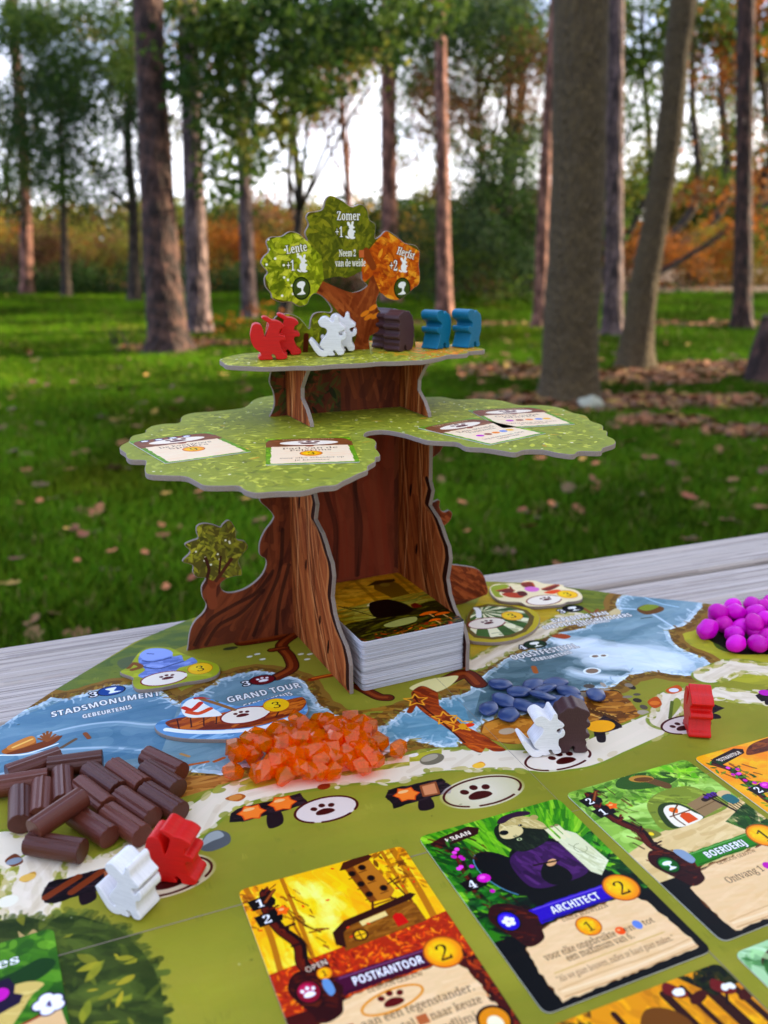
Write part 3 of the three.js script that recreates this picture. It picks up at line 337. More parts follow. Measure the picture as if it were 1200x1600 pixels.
const boardMap = canvas(BPX, BPX, (c) => {
  const r = rng(101), k = BPX / (BOX[2] - BOX[0]); c.scale(k, k); c.translate(-BOX[0], -BOX[1]);
  const all = [-17, -9, 31, -9, 31, 39, -17, 39];
  c.fillStyle = K.grass; c.fillRect(-17, -9, 48, 48);
  brush(c, all, ['#99953c', '#848436', '#a49c40', '#8d8c38'], 2600, 3, 0.9, 0.1, r, 0.12);
  // dark green far-left meadow and the dark patch under the berries
  brush(c, [-17.58, 5.75, -15.96, 4, -4.97, -5.38, -5.86, -0.87, -9.04, 0.38, -10.46, 2.51, -12.07, 2.86, -14.65, 3.37], ['#5f7040', '#6f7c3c', '#56683e', '#7a843c'], 900, 2, 0.8, 0.2, r, 0.45);
  blob(c, [-9.97, -0.26, -8.92, -0.49, -7.83, 0.3, -8.82, 1.2, -9.92, 0.74], 'rgba(86,94,84,.6)');
  brush(c, [18.28, -1.46, 22.9, 2.07, 19.17, 4.69, 16.96, 4.5, 16.36, 2.98, 16, 0.61], ['#5d6a2a', '#6f7a30', '#4d5a28', '#7f8434'], 500, 1.6, 0.7, 0.4, r, 0.5);
  brush(c, [21.98, 7.91, 24.6, 6.42, 31.74, 9.4, 22.48, 17.69, 18.55, 13.7, 19.69, 11.94, 19.76, 8.99, 20.39, 8.12], ['#9a9a38', '#b0ab3e', '#a8a43c'], 500, 2, 0.8, 0.4, r, 0.5);
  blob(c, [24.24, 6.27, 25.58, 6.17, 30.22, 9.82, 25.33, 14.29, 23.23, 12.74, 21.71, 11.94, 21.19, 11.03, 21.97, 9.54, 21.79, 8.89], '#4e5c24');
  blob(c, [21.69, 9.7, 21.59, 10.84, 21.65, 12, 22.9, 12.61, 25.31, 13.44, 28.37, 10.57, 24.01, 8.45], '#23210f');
  // orange-yellow meadow right of the deck
  brush(c, [10.59, 1.64, 13.76, -2.1, 16, 0.61, 15.91, 5.37, 13.36, 6.22, 9.74, 7.37, 7.04, 9.06, 8.14, 6.28], ['#b9952c', '#c4a634', '#a78a2a', '#b8a53a'], 500, 1.6, 0.8, 0.2, r, 0.5);
  for (let i = 0; i < 90; i++) { const x = lerp(-16, 30, r()), y = lerp(-8, 38, r()), R = 1.5 + 3 * r(), g = c.createRadialGradient(x, y, 0.1, x, y, R); const q = i % 2 ? '176,168,70' : '104,106,40'; g.addColorStop(0, `rgba(${q},.22)`); g.addColorStop(1, `rgba(${q},0)`); oval(c, x, y, R, R, g); }
  for (let i = 0; i < 500; i++) { const x = lerp(-16, 30, r()), y = lerp(-8, 38, r()); c.globalAlpha = 0.35; for (let k = 0; k < 3; k++) line(c, [x + k * 0.09, y, x + k * 0.09 + (r() - 0.5) * 0.16, y - 0.2 - 0.15 * r()], 0.035, i % 2 ? '#6f7430' : '#b5b052'); } c.globalAlpha = 1;
  // shore, water, foam
  c.lineJoin = 'round';
  const sh = ragged(WATER, 0.16, r, 0.35); path(c, sh); c.lineWidth = 1.5; c.strokeStyle = K.shore; c.stroke(); path(c, ragged(WATER, 0.34, r, 0.3)); c.lineWidth = 0.75; c.strokeStyle = K.shoreDk; c.globalAlpha = 0.55; c.stroke(); c.globalAlpha = 1;
  brush(c, [-5.78, 3.86, -1.09, 5.52, -1.06, 7.52, -0.32, 9.68, 2.13, 9.9, 6.08, 9.11, 7.73, 7.78, 6.38, 10.62, 4.17, 10.75, 0.63, 11.86, -0.79, 10.52, -1.66, 8.31, -3.37, 3.79], ['#8a6228', '#a67a34', '#6d4a20'], 420, 1, 0.25, 0.3, r, 0.8);
  fringe(c, WATER, ['#7a5628', '#a07a3c', '#5a3f1c', '#8f8a3a', '#b09048'], 900, 0.7, 0.16, r, 0.8);
  path(c, sh); c.fillStyle = K.water; c.fill();
  c.save(); path(c, sh); c.clip();
  brush(c, WATER, ['#68868f', '#869fa8', '#77939d', '#5c7a84', '#97acb3'], 1500, 3.4, 0.8, 0.05, r, 0.28);
  brush(c, [-18.11, 5.82, -15.96, 4.38, -12.07, 2.86, -9.4, 2.96, -7.78, 5.76, -9.41, 10.01, -13.42, 9.41, -17.96, 9.54], ['#5f8298', '#6d8fa2', '#547a90', '#809dac'], 900, 3, 0.9, 0.1, r, 0.4);
  brush(c, [5.05, 12.44, 7.85, 8.62, 13.7, 6.37, 16.5, 7.99, 14.89, 11.56, 10.96, 12.32, 6.81, 13.05], ['#587078', '#677e86', '#7a9096', '#50686f'], 1100, 2.6, 0.6, 0.1, r, 0.5);
  brush(c, [-0.88, 12.42, 1.83, 10.58, 5.4, 10.43, 4.44, 13.45, 2.84, 14.44, 1.66, 13.19], ['#6f98ac', '#86aab8', '#5c8698'], 400, 2, 0.5, 0.2, r, 0.4);
  for (const [p, w] of [[[14.16, 7.92, 15.74, 9.02, 17.13, 10.03, 17.98, 11.64], 2.3], [[13.83, 9.91, 15.29, 10.76, 16.8, 12.04], 1.8], [[11.92, 10.32, 12.83, 11.32, 14.05, 12.13], 0.9], [[13.46, 6.73, 14.18, 7.57, 15.48, 7.57], 0.9]]) for (let q = 0; q < 14; q++) { c.globalAlpha = 0.15; line(c, p.map((x) => x + (r() - 0.5) * w * 0.8), w * (0.3 + 0.6 * r()), q % 3 ? '#e9f1f8' : '#c9dcec'); }
  c.globalAlpha = 0.85; line(c, [19.66, 4.36, 20.81, 5.37, 20.82, 7.42, 20.74, 8.36], 0.18, '#bcd0de'); line(c, [22.07, 3.13, 22.38, 4.62, 23.09, 5.57], 0.14, '#a9c6da');
  for (const p of [[-14.33, 6.22, -12.62, 6.02, -10.9, 6.3, -9.26, 7.24, -7.72, 7.11], [-15.19, 7.59, -13.59, 7.81, -11.7, 8.37, -10.13, 9.25], [-1.58, 10.93, -0.68, 11.92, 0.5, 12.17], [-0.3, 12.95, 0.74, 13.1, 1.64, 13.59]]) { c.globalAlpha = 0.5; line(c, p, 0.16, K.foam); c.globalAlpha = 0.2; line(c, p.map((x) => x + 0.2), 0.5, K.foam); }
  for (const [x, y] of pairs([-11.52, 8.68, -10.9, 9.16, -10.37, 8.93, -11.25, 9.24])) { c.globalAlpha = 0.35; oval(c, x, y, 0.5, 0.22, '#4d7690'); }
  c.globalAlpha = 0.5; path(c, sh); c.lineWidth = 0.55; c.strokeStyle = K.foam; c.stroke(); c.globalAlpha = 1; path(c, ragged(WATER, 0.25, r, 0.4)); c.globalAlpha = 0.8; c.lineWidth = 0.11; c.strokeStyle = '#e4edf2'; c.stroke(); c.globalAlpha = 1;
  c.restore();
  fringe(c, WATER, ['#dfe9ef', '#b9cbd6', '#8aa7b8', '#c9d9e2'], 700, 0.5, 0.12, r, 0.6, 0.1); fringe(c, WATER, ['#6d4c22', '#8f6a30', '#a89048', '#7f7a34'], 500, 0.4, 0.12, r, 0.8, -0.35);
  // sandy banks below the left lake
  brush(c, [-10.19, 12.39, -8.65, 12.03, -7.13, 12.66, -6.28, 13.68, -7.84, 13.37, -9.46, 13.56], ['#a9743a', '#8f5e2c', '#bd8a4a'], 260, 1.2, 0.25, 0.1, r, 0.85);
  // ochre islands by the mice
  const isl = [5.25, 13.16, 6.47, 13.03, 7.48, 13.71, 7.24, 15.22, 5.81, 15.33, 4.97, 14.75, 4.67, 13.91]; blob(c, isl, '#7a4c1e'); brush(c, isl, ['#b5772f', '#c98d3f', '#a86c2a'], 160, 1, 0.35, 0.1, r, 0.9); oval(c, ...[5.88, 14.17], 0.42, 0.26, '#b9a48a');
  const cave = [10.25, 12.24, 12.01, 12.47, 12.98, 13.02, 12.97, 14.07, 12.62, 15.27, 11.91, 15.94, 10.51, 16.1, 9.73, 14.39, 9.25, 13.2]; blob(c, ragged(cave, 0.3, r, 0.5), '#4a3218'); brush(c, cave, ['#a8702c', '#8f5c24', '#c08a42', '#6d4620'], 240, 1, 0.35, 0.2, r, 0.9);
  for (let i = 0; i < 26; i++) { const [x, y] = pairs(cave)[i % 9], f = r() * 0.7; oval(c, lerp(x, 18.2, 0.05) + (r() - 0.5) * 1.6, y + (r() - 0.5) * 1.2, 0.12 + 0.26 * r(), 0.1 + 0.16 * r(), ['#8a7f70', '#5f564c', '#a99d8c', '#3b332b'][i % 4], f); }
  { const p = pairs([10.53, 13.94, 11.28, 15.17]); line(c, [10.6, 13.83, 11.39, 15.02], 0.08, '#d0a860'); line(c, [10.23, 14.14, 10.93, 15.34], 0.08, '#d0a860'); for (let i = 0; i < 8; i++) { const f = i / 7; line(c, [lerp(p[0][0], p[1][0], f), lerp(p[0][1], p[1][1], f) - 0.22, lerp(p[0][0], p[1][0], f) - 0.05, lerp(p[0][1], p[1][1], f) + 0.24], 0.13, '#5b3d1c'); } }
  // path of pale sand
  const road = [[-16.02, 13.88, -15.36, 14.75, -14.69, 15.68, -13.68, 16.63, -12.49, 16.98, -11.52, 16.54, -10.42, 16.29, -9.34, 15.67, -8.12, 14.67, -6.89, 14.16, -5.27, 14.05, -3.37, 14.33, -1.72, 14.61, -0.44, 15.14, 1.16, 14.96, 2.61, 15.34, 3.86, 15.87, 5.37, 16.61, 7.63, 17.22, 9.77, 16.86, 11.62, 16.56, 13.11, 16.31], [13.11, 16.31, 14.22, 15.47, 15.15, 14.63, 16.49, 14.62, 17.49, 15.11, 18.44, 15.86, 20.02, 16.8], [-14.69, 15.68, -15.04, 16.92, -15.2, 18.2, -15.27, 19.12], [18.24, 13.57, 20.59, 13.14, 21.84, 14.14, 22.61, 15.55], [7.57, 7.71, 10.26, 6.47, 12.84, 5.54, 15.39, 4.46, 16.6, 4.35]];
  road.forEach((p, i) => { const w = [1.6, 1.2, 1.7, 1.3, 1.0][i], q = ragged(p, 0.0, r, 0.5); for (let j = 0; j < 3; j++) { c.globalAlpha = 0.55; line(c, p, w + 0.35 - j * 0.06, '#7d8a34'); } c.globalAlpha = 1; line(c, p.map((x) => x + (r() - 0.5) * 0.12), w, K.path); for (let e = 0; e < 160; e++) { const m = Math.floor(r() * (p.length / 2 - 1)) * 2, f = r(), x = lerp(p[m], p[m + 2], f), y = lerp(p[m + 1], p[m + 3], f), t = Math.atan2(p[m + 3] - p[m + 1], p[m + 2] - p[m]), sd = e % 2 ? 1 : -1, R = w * (0.42 + 0.16 * r()); c.globalAlpha = 0.8; oval(c, x - Math.sin(t) * R * sd, y + Math.cos(t) * R * sd, 0.12 + 0.25 * r(), 0.07 + 0.12 * r(), [K.path, '#cfc0a2', '#a3a04a', '#8a8c3c', '#bdb078'][e % 5], t + (r() - 0.5)); } for (let j = 0; j < 30; j++) { c.globalAlpha = 0.25; const m = Math.floor(r() * (p.length / 2 - 1)) * 2; line(c, [p[m] + (r() - 0.5) * w, p[m + 1] + (r() - 0.5) * w * 0.7, p[m + 2] + (r() - 0.5) * w, p[m + 3] + (r() - 0.5) * w * 0.7], 0.25, r() < 0.5 ? '#e6dccb' : '#c4b296'); } c.globalAlpha = 1; });
  brush(c, [-6.62, 13.38, -4.95, 12.95, -2.33, 14.67, 0.52, 15.01, 0.85, 14.28, 2.4, 14.36, 2.03, 15.1, 0.08, 14.62, -2.21, 14.35, -4.99, 14.06, -6.87, 14.07], ['#a8a53c', '#8f9236', '#b8b244'], 200, 1.2, 0.3, -0.1, r, 0.7);
  blob(c, [14.75, 15.02, 15.33, 14.71, 15.08, 15.29, 13.85, 16.11, 13.74, 16.06], '#8e9440'); line(c, [14.84, 14.92, 13.68, 16.17], 0.16, '#5f6a2e');
  oval(c, ...[1.64, 14.94], 0.6, 0.4, '#77705f', -0.2); oval(c, ...[1.58, 14.81], 0.45, 0.22, '#a8a08c', -0.2); oval(c, ...[1.01, 14.35], 0.25, 0.13, '#e8e4da');
  blob(c, [-9.06, 16.98, -8.68, 16.32, -8.2, 16.19, -7.84, 16.59, -7.97, 17.15, -8.7, 17.33], '#5c6062'); blob(c, [-8.99, 16.89, -8.62, 16.3, -8.18, 16.23, -8.05, 16.63, -8.52, 16.76], '#9aa09e');
  // dark bush, bottom left
  const bush = [-16.05, 18.17, -15.25, 18.25, -14.56, 18.8, -14.03, 18.63, -13.44, 19, -12.87, 19.56, -12.39, 20.08, -12.08, 20.76, -11.82, 21.35, -11.58, 22.19, -11.49, 23.12, -11.64, 24.46, -11.95, 25.71, -17.08, 23.57, -17.25, 17.67];
  blob(c, ragged(bush, 0.35, r, 0.5), '#48542a'); fringe(c, bush, ['#48542a', '#5d6a34', '#3a4422', '#7a7c38'], 260, 0.7, 0.22, r, 0.8); brush(c, bush, ['#3a4724', '#55622e', '#2d3a1c', '#5d6a30', '#444f28'], 700, 1.2, 0.5, 0.5, r, 0.5);
  leaves(c, bush, ['#7d8234', '#6b7530', '#9a9636', '#515f2a'], 60, 0.34, r, 0.7); leaves(c, [-13.87, 20.61, -11.96, 21.4, -12.61, 24.05, -14, 23.47], ['#b9a83a', '#8f9436', '#a39c38'], 30, 0.34, r, 0.9);
  blob(c, [-15.5, 18.87, -15.27, 19.18, -15.03, 18.98, -14.84, 19.36, -14.97, 19.55, -15.06, 19.76, -15.24, 19.38, -15.41, 19.67, -15.52, 19.56, -15.47, 19.22], '#b39a6a'); oval(c, ...[-15.8, 17.23], 0.35, 0.3, '#e4dfcb');
  // printed roots and twigs round the trunk
  for (const [p, w] of [[[0.36, -0.14, -1.29, 0.21, -3.22, 0.14], 0.75], [[-0.05, 0.17, -1.24, 1.32, -1.26, 2.87, -1.53, 4.24, -2.57, 4.9], 0.6], [[-1.13, 1.72, -1.95, 1.73], 0.35], [[5.59, 8.61, 6.78, 8.33, 6.87, 9.59], 0.8], [[1.04, 7.46, 1.55, 8.82, 1.97, 9.14], 0.55]]) { line(c, p, w + 0.14, '#3a1a0c'); line(c, p, w, '#6a3018'); line(c, p.map((x) => x - 0.06), w * 0.4, '#8f4a26'); }
  line(c, [-0.99, 5.86, -0.47, 5.78, 0.37, 5.82], 0.36, '#8a3a16'); line(c, [-0.88, 5.76, 0.33, 5.72], 0.12, '#d0762e'); for (const [x, y] of pairs([-2.8, 1.89, -2.7, 2.61, -3.27, 2.03, -0.58, 2.82, -0.45, 3.55, -0.12, 3.01])) oval(c, x, y, 0.18, 0.1, '#dfe0d2'); oval(c, ...[-4, 0.61], 0.42, 0.2, '#4a4a30');
  blob(c, [3.35, 8.71, 4.36, 8.25, 5.41, 8.22, 6.28, 8.43, 5.34, 9.25, 4.27, 9.53], '#e2d8a0');
  // log bridge
  const log = [3.28, 9.12, 3.77, 8.74, 4.13, 8.74, 4.38, 9.29, 4.45, 9.75, 4, 10.81, 4.08, 11.64, 4.21, 12.85, 4.5, 13.59, 4.73, 14.29, 4.9, 15.06, 5, 15.57, 4.48, 15.46, 4.26, 15.03, 3.9, 15.33, 3.62, 14.99, 3.5, 14.48, 3.52, 13.43, 3.32, 12.48, 3.06, 11.48, 2.96, 10.51, 3.07, 9.74];
  blob(c, log, '#7c3512'); brush(c, log, ['#b5561f', '#96431a', '#c96a2a', '#7a3412', '#a85020'], 260, 2.2, 0.16, 0.85, r, 0.85); line(c, [3.37, 9.15, 3.17, 10.19, 3.42, 12.27, 3.6, 14.29], 0.1, '#4f200c'); line(c, [3, 10.12, 2.41, 10.82], 0.28, '#8f421a');
  for (const [x, y, q] of [[...[3.72, 12.01], 1], [...[4.1, 12.81], 1.1], [...[3.16, 9.91], 1]]) { c.strokeStyle = '#f0a63a'; c.lineWidth = 0.09; c.beginPath(); for (let i = 0; i <= 10; i++) { const a = i * 0.628, R = (i % 2 ? 0.28 : 0.62) * q; i ? c.lineTo(x + Math.cos(a) * R, y + Math.sin(a) * R) : c.moveTo(x + R, y); } c.stroke(); }
  oval(c, ...[4.49, 13.03], 0.28, 0.16, '#d8401e'); blob(c, [3.99, 12.89, 4.32, 12.77, 4.33, 13.15, 4, 13.26], '#d99a24');
  // small painted raft, island, drifting leaves, stones
  blob(c, [-15.87, 6.86, -15.16, 6.47, -14.55, 6.25, -14.5, 7.09, -15.18, 7.32, -15.77, 7.24], '#a86428'); blob(c, [-15.65, 6.61, -14.66, 6.09, -14.52, 6.74, -15.45, 7.04], '#c98544'); line(c, [-15.44, 6.81, -14.61, 6.4], 0.12, '#e8c070'); blob(c, [-14.63, 6.92, -13.46, 6.59, -13.36, 6.75, -13.83, 7.26, -14.92, 7.48, -15.72, 7.26], '#7a4220'); for (let i = 0; i < 7; i++) line(c, [...[-13.97, 6.85], ...[[-14.22, 6.27], [-14.1, 6.08], [-13.93, 5.97], [-13.77, 6.1], [-13.61, 6.4], [-13.51, 6.57], [-14.34, 6.46]][i]], 0.12, '#8f5630'); line(c, [-15.98, 7.26, -14.92, 7.59, -13.55, 7.26], 0.1, '#e6eef2');
  line(c, [-13.41, 7.66, -12.77, 7.17], 0.18, '#6f5a48'); line(c, [-12.32, 6.82, -12.19, 7.3], 0.22, '#8a5434'); line(c, [-8.52, 10.26, -8.24, 10.6], 0.15, '#b08a5a'); line(c, [-8.45, 11.27, -7.54, 11.33], 0.14, '#b5622a'); line(c, [-7.28, 11.44, -6.82, 11.3], 0.16, '#a85a28'); line(c, [10.48, 9.08, 10.26, 9.63], 0.3, '#a5612c');
  blob(c, [20.45, 4.9, 21.51, 4.48, 22.17, 5.19, 21.68, 5.73, 20.5, 5.76], '#6a4a26'); blob(c, [20.68, 4.79, 21.58, 4.51, 22.05, 5.03, 20.94, 5.32], '#7f8c34'); for (const [x, y, q] of [[...[13.1, 10.65], 0.36], [...[14.28, 9.27], 0.2], [...[14.75, 9.38], 0.16]]) { oval(c, x, y, q + 0.16, (q + 0.16) * 0.7, '#e2ecf2'); oval(c, x, y, q, q * 0.7, '#8a7664'); }
  line(c, [19.84, 6.11, 20.54, 6.19], 0.12, '#4c5f5c'); blob(c, [13.47, 6.18, 14.21, 6.11, 14.49, 6.61, 13.96, 6.75], '#a5512a'); line(c, [17.53, 3.47, 17.59, 4.34, 18.22, 3.97], 0.22, '#8a5a32'); blob(c, [18.08, 4.96, 19.37, 4.24, 19.17, 5, 18.05, 5.57], '#c7b68c');
  // tiny painted critters on the path are just coloured dabs
  for (const [p, a, b] of [[[-7.46, 14.3, -6.89, 14.16, -6.64, 14.45, -7.01, 14.67], '#a5602c', '#c98a4a'], [[3.05, 16.07, 3.55, 15.96, 3.57, 16.28, 3.11, 16.31], '#d98a2c', '#e8b84a'], [[-3.58, 14.95, -3.14, 14.93, -3.31, 15.16], '#b0582c', '#8a3a20'], [[13.72, 14.45, 14.47, 14.21, 14.2, 14.93, 13.61, 15.09], '#b5561e', '#d07830'], [[15.32, 13.85, 16.23, 13.64, 16.1, 14.17, 15.36, 14.29], '#c05a24', '#d8d8e0'], [[-15.86, 14.93, -15.5, 14.65, -15.24, 15.22, -15.6, 15.38], '#6f4028', '#8c949c'], [[-15.4, 16.2, -14.92, 15.96, -14.84, 16.22, -15.15, 16.45], '#b98a3c', '#d8b060']]) { blob(c, p, a); const q = pairs(p); oval(c, (q[0][0] + q[2][0]) / 2, (q[0][1] + q[2][1]) / 2, 0.28, 0.2, b); }
  // worker spots: paw ovals and dark signboards
  const spot = (p, rx, ry, px, glow) => { const [x, y] = p; if (glow) { const g = c.createRadialGradient(x, y, 0.3, x, y, rx * 1.15); g.addColorStop(0, 'rgba(226,216,204,.85)'); g.addColorStop(0.75, 'rgba(222,212,198,.7)'); g.addColorStop(1, 'rgba(226,214,196,0)'); oval(c, x, y, rx * 1.1, ry * 1.15, g); } else oval(c, x, y, rx, ry, '#d6c8be'); c.save(); c.translate(x, y); c.scale(1, ry / rx); c.beginPath(); c.arc(0, 0, rx, 2.2, 6.9); c.restore(); c.strokeStyle = '#4a1712'; c.lineWidth = 0.1; c.stroke(); c.beginPath(); c.ellipse(x, y, rx, ry, 0, 0.9, 1.9); c.stroke(); paw(c, px[0], px[1], rx * 0.3, '#4a1a14', 0.8); };
  const sign = (p, post) => { blob(c, post, '#2a1d22'); path(c, ragged(p, 0.12, r, 0.3)); c.fillStyle = K.ink; c.fill(); brush(c, p, ['#3a2a2e', '#171116', '#44323a'], 60, 1.6, 0.08, -0.02, r, 0.7); };
  const star = (p, q) => { const [x, y] = p; for (const [R, col] of [[q, '#c9501c'], [q * 0.86, '#f08238']]) { c.fillStyle = col; c.beginPath(); for (let i = 0; i < 12; i++) { const a = i * 0.5236 + 0.2, d = i % 2 ? R * 0.72 : R; c.lineTo(x + Math.cos(a) * d, y + Math.sin(a) * d * 0.9); } c.fill(); } c.globalAlpha = 0.7; oval(c, x - q * 0.1, y - q * 0.35, q * 0.4, q * 0.16, '#fbd0a0'); c.globalAlpha = 1; };
  sign([-7.5, 15.39, -7.14, 15.18, -4.47, 15.11, -4.51, 15.48, -4.37, 15.91, -7.21, 16.08, -7.66, 15.85], [-6.13, 15.96, -5.61, 15.99, -5.73, 16.74, -6.32, 16.84]); star([-6.69, 15.59], 0.62); star([-5.38, 15.49], 0.62); spot([-3.85, 16.55], 1.3, 0.78, [-3.95, 16.6]);
  sign([-1.35, 16.75, -1.05, 16.3, 1.39, 16.42, 1.54, 17.08, 1.29, 17.47, -1.29, 17.52], [-0.14, 17.45, 0.35, 17.46, 0.2, 18.14, -0.4, 18.08]); star([-0.46, 16.88], 0.6); { const p = [0.32, 16.58, 1.01, 16.57, 0.81, 17.36, 0.14, 17.28]; path(c, p); c.fillStyle = '#c98a62'; c.fill(); c.lineWidth = 0.1; c.strokeStyle = '#8a5234'; c.stroke(); } spot([2.56, 17.9], 1.75, 0.9, [2.32, 18], true);
  sign([-14.66, 17.08, -14.39, 16.77, -12.12, 16.75, -12.03, 17.16, -12.21, 17.89, -14.32, 17.91, -14.65, 17.77], [-13.46, 17.79, -12.99, 17.78, -12.95, 18.28, -13.43, 18.42]); line(c, [-14.56, 17.54, -13.43, 16.88], 0.3, '#7a3e22'); line(c, [-13.71, 17.62, -12.64, 16.91], 0.3, '#7a3e22'); { const p = [-12.55, 16.95, -11.99, 16.81, -12.03, 17.89, -12.58, 17.66]; path(c, p); c.fillStyle = '#9c6244'; c.fill(); }
  spot([-10.6, 18.06], 1.75, 0.95, [-10.49, 18.39], true); spot([6.84, 17], 1.6, 0.8, [7.04, 17.19], true);
  sign([9.89, 15.22, 10.91, 14.75, 11.15, 15.49, 11.06, 15.96, 9.42, 16.13], [9.74, 15.78, 10.07, 15.92, 9.6, 16.67, 9.27, 16.54]); oval(c, ...[10.21, 15.48], 0.72, 0.5, '#f0a61e'); spot([13.99, 16.93], 1.3, 0.72, [13.67, 17.05]); sign([15.72, 16.37, 16.59, 15.92, 16.79, 16.41, 15.72, 16.63], [15.64, 16.46, 16.06, 16.77, 15.92, 17.1, 15.41, 16.89]);
  sign([19.13, 16.01, 20.23, 15.75, 20.72, 16.53, 18.94, 16.63], [19.41, 16.41, 19.71, 16.53, 19.22, 17.02, 18.92, 16.9]); oval(c, ...[19.81, 16.01], 0.35, 0.3, '#b02aa8');
  // event names
  const W = '#f4f1ea', O = 'rgba(50,46,52,.85)';
  const badge = (p, n, col, icon) => { c.save(); c.translate(p[0], p[1]); c.scale(0.68, 0.68); const x = 0, y = 0; oval(c, x + 0.5, y, 1.05, 0.78, '#171420'); oval(c, x + 0.5, y, 0.95, 0.7, col); text(c, n, x - 0.78, y + 0.1, 1.15, '#fff', { outline: '#1c1820', ow: 0.2 }); if (icon === 'paw') paw(c, x + 0.55, y + 0.05, 0.38, '#f3eef0', 0.85); else if (icon === 'scroll') { blob(c, [x + 0.1, y - 0.4, x + 0.9, y - 0.42, x + 0.7, y + 0.1, x + 1.2, y + 0.3, x + 0.3, y + 0.42, x + 0.4, y], '#e8eef6'); } else { oval(c, x + 0.55, y - 0.2, 0.45, 0.25, '#f1efe6'); blob(c, [x + 0.45, y - 0.1, x + 0.7, y, x + 0.62, y + 0.25, x + 1, y + 0.42, x + 0.2, y + 0.45, x + 0.5, y + 0.2], '#f1efe6'); } c.restore(); };
  badge([-11.06, 3.07], '3', '#1f4d8c', 'scroll'); textAlong(c, 'STADSMONUMENT', [-13.7, 4.43, -12.43, 4.36, -11.21, 4.2, -9.88, 4.2, -8.48, 4.29], 0.72, W, { outline: O, ow: 0.12, font: 'sans-serif' }); textAlong(c, 'GEBEURTENIS', [-12.32, 5.2, -11.13, 5.17, -9.98, 5.12], 0.52, W, { outline: O, ow: 0.12, font: 'sans-serif' });
  badge([-3.67, 4.9], '3', '#6a1420', 'paw'); textAlong(c, 'GRAND TOUR', [-5.54, 6.29, -4.2, 6.28, -3.01, 6.2, -1.68, 6.18], 0.78, W, { outline: O, ow: 0.12, font: 'sans-serif' }); textAlong(c, 'GEBEURTENIS', [-4.93, 7.22, -3.6, 7.09, -2.33, 6.85], 0.52, W, { outline: O, ow: 0.12, font: 'sans-serif' });
  badge([16.54, 3.27], '3', '#1a1a22', 'other'); textAlong(c, 'EXPEDITIE VAN', [14.65, 4.35, 16.5, 4.51, 18.51, 4.62], 0.68, W, { outline: O, ow: 0.12, font: 'sans-serif' }); textAlong(c, 'ONTDEKKINGSREIZIGERS', [13.61, 5, 16.29, 5.14, 19.63, 5.4], 0.64, W, { outline: O, ow: 0.12, font: 'sans-serif' }); textAlong(c, 'GEBEURTENIS', [15.7, 5.48, 17.89, 5.6], 0.45, W, { outline: O, ow: 0.12, font: 'sans-serif' });
  badge([11.69, 6.71], '4', '#1f3a1a', 'other'); textAlong(c, 'OOGSTFESTIVAL', [9.88, 7.68, 11.98, 7.71, 14.16, 7.74], 0.74, W, { outline: O, ow: 0.12, font: 'sans-serif' }); textAlong(c, 'GEBEURTENIS', [10.79, 8.31, 12.03, 8.41, 13.36, 8.29], 0.48, W, { outline: O, ow: 0.12, font: 'sans-serif' });
  // fine specks and scuffs of a handled board
  for (let i = 0; i < 160; i++) { c.globalAlpha = 0.35; oval(c, lerp(-16, 30, r()), lerp(-8, 38, r()), 0.03 + r() * 0.05, 0.02 + r() * 0.03, r() < 0.5 ? '#e8e6d4' : '#3c3a1c'); }
});
{
  const t = thing('game_board', 'large round-cornered board painted with a river, meadows and paths, lying on the table', 'game board'); place(t, 0, 0);
  const edge = pairs([-22, 12, -19.2, 8.2, -15.96, 4.63, -13.6, 2.1, -11.5, 0.16, -8.85, -2.3, -5.27, -4.3, -2, -4.85, 3, -4.9, 8, -4.7, 14.15, -2.81, 17.45, -0.93, 21.53, 3.0, 24.66, 5.4, 27.3, 8.2, 31, 12, 33, 17, 33.5, 24, 31, 33, 25, 38, 12, 42, -4, 42, -16, 38, -22, 31, -24.5, 24, -24, 17]);
  const clip = (p, ax, v, keepLess) => { const o = []; for (let i = 0; i < p.length; i++) { const a = p[i], b = p[(i + 1) % p.length], ia = keepLess ? a[ax] <= v : a[ax] >= v, ib = keepLess ? b[ax] <= v : b[ax] >= v; if (ia) o.push(a); if (ia !== ib) { const f = (v - a[ax]) / (b[ax] - a[ax]); o.push([lerp(a[0], b[0], f), lerp(a[1], b[1], f)]); } } return o; };
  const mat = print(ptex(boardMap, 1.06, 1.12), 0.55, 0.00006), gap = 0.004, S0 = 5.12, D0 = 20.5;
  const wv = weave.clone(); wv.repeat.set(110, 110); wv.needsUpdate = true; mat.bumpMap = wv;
  for (const [l, u] of [[1, 1], [0, 1], [1, 0], [0, 0]]) { let p = clip(edge, 0, l ? S0 - gap : S0 + gap, l); p = clip(p, 1, u ? D0 - gap : D0 + gap, u); const g = cutout(p.flat(), 0.28, BOX, { bevel: 0.012 }); const m = mesh('board_panel', g, [mat, greyboard], t); m.position.y = -0.28 * cm - (l === u ? 0 : 0.00012); }
}
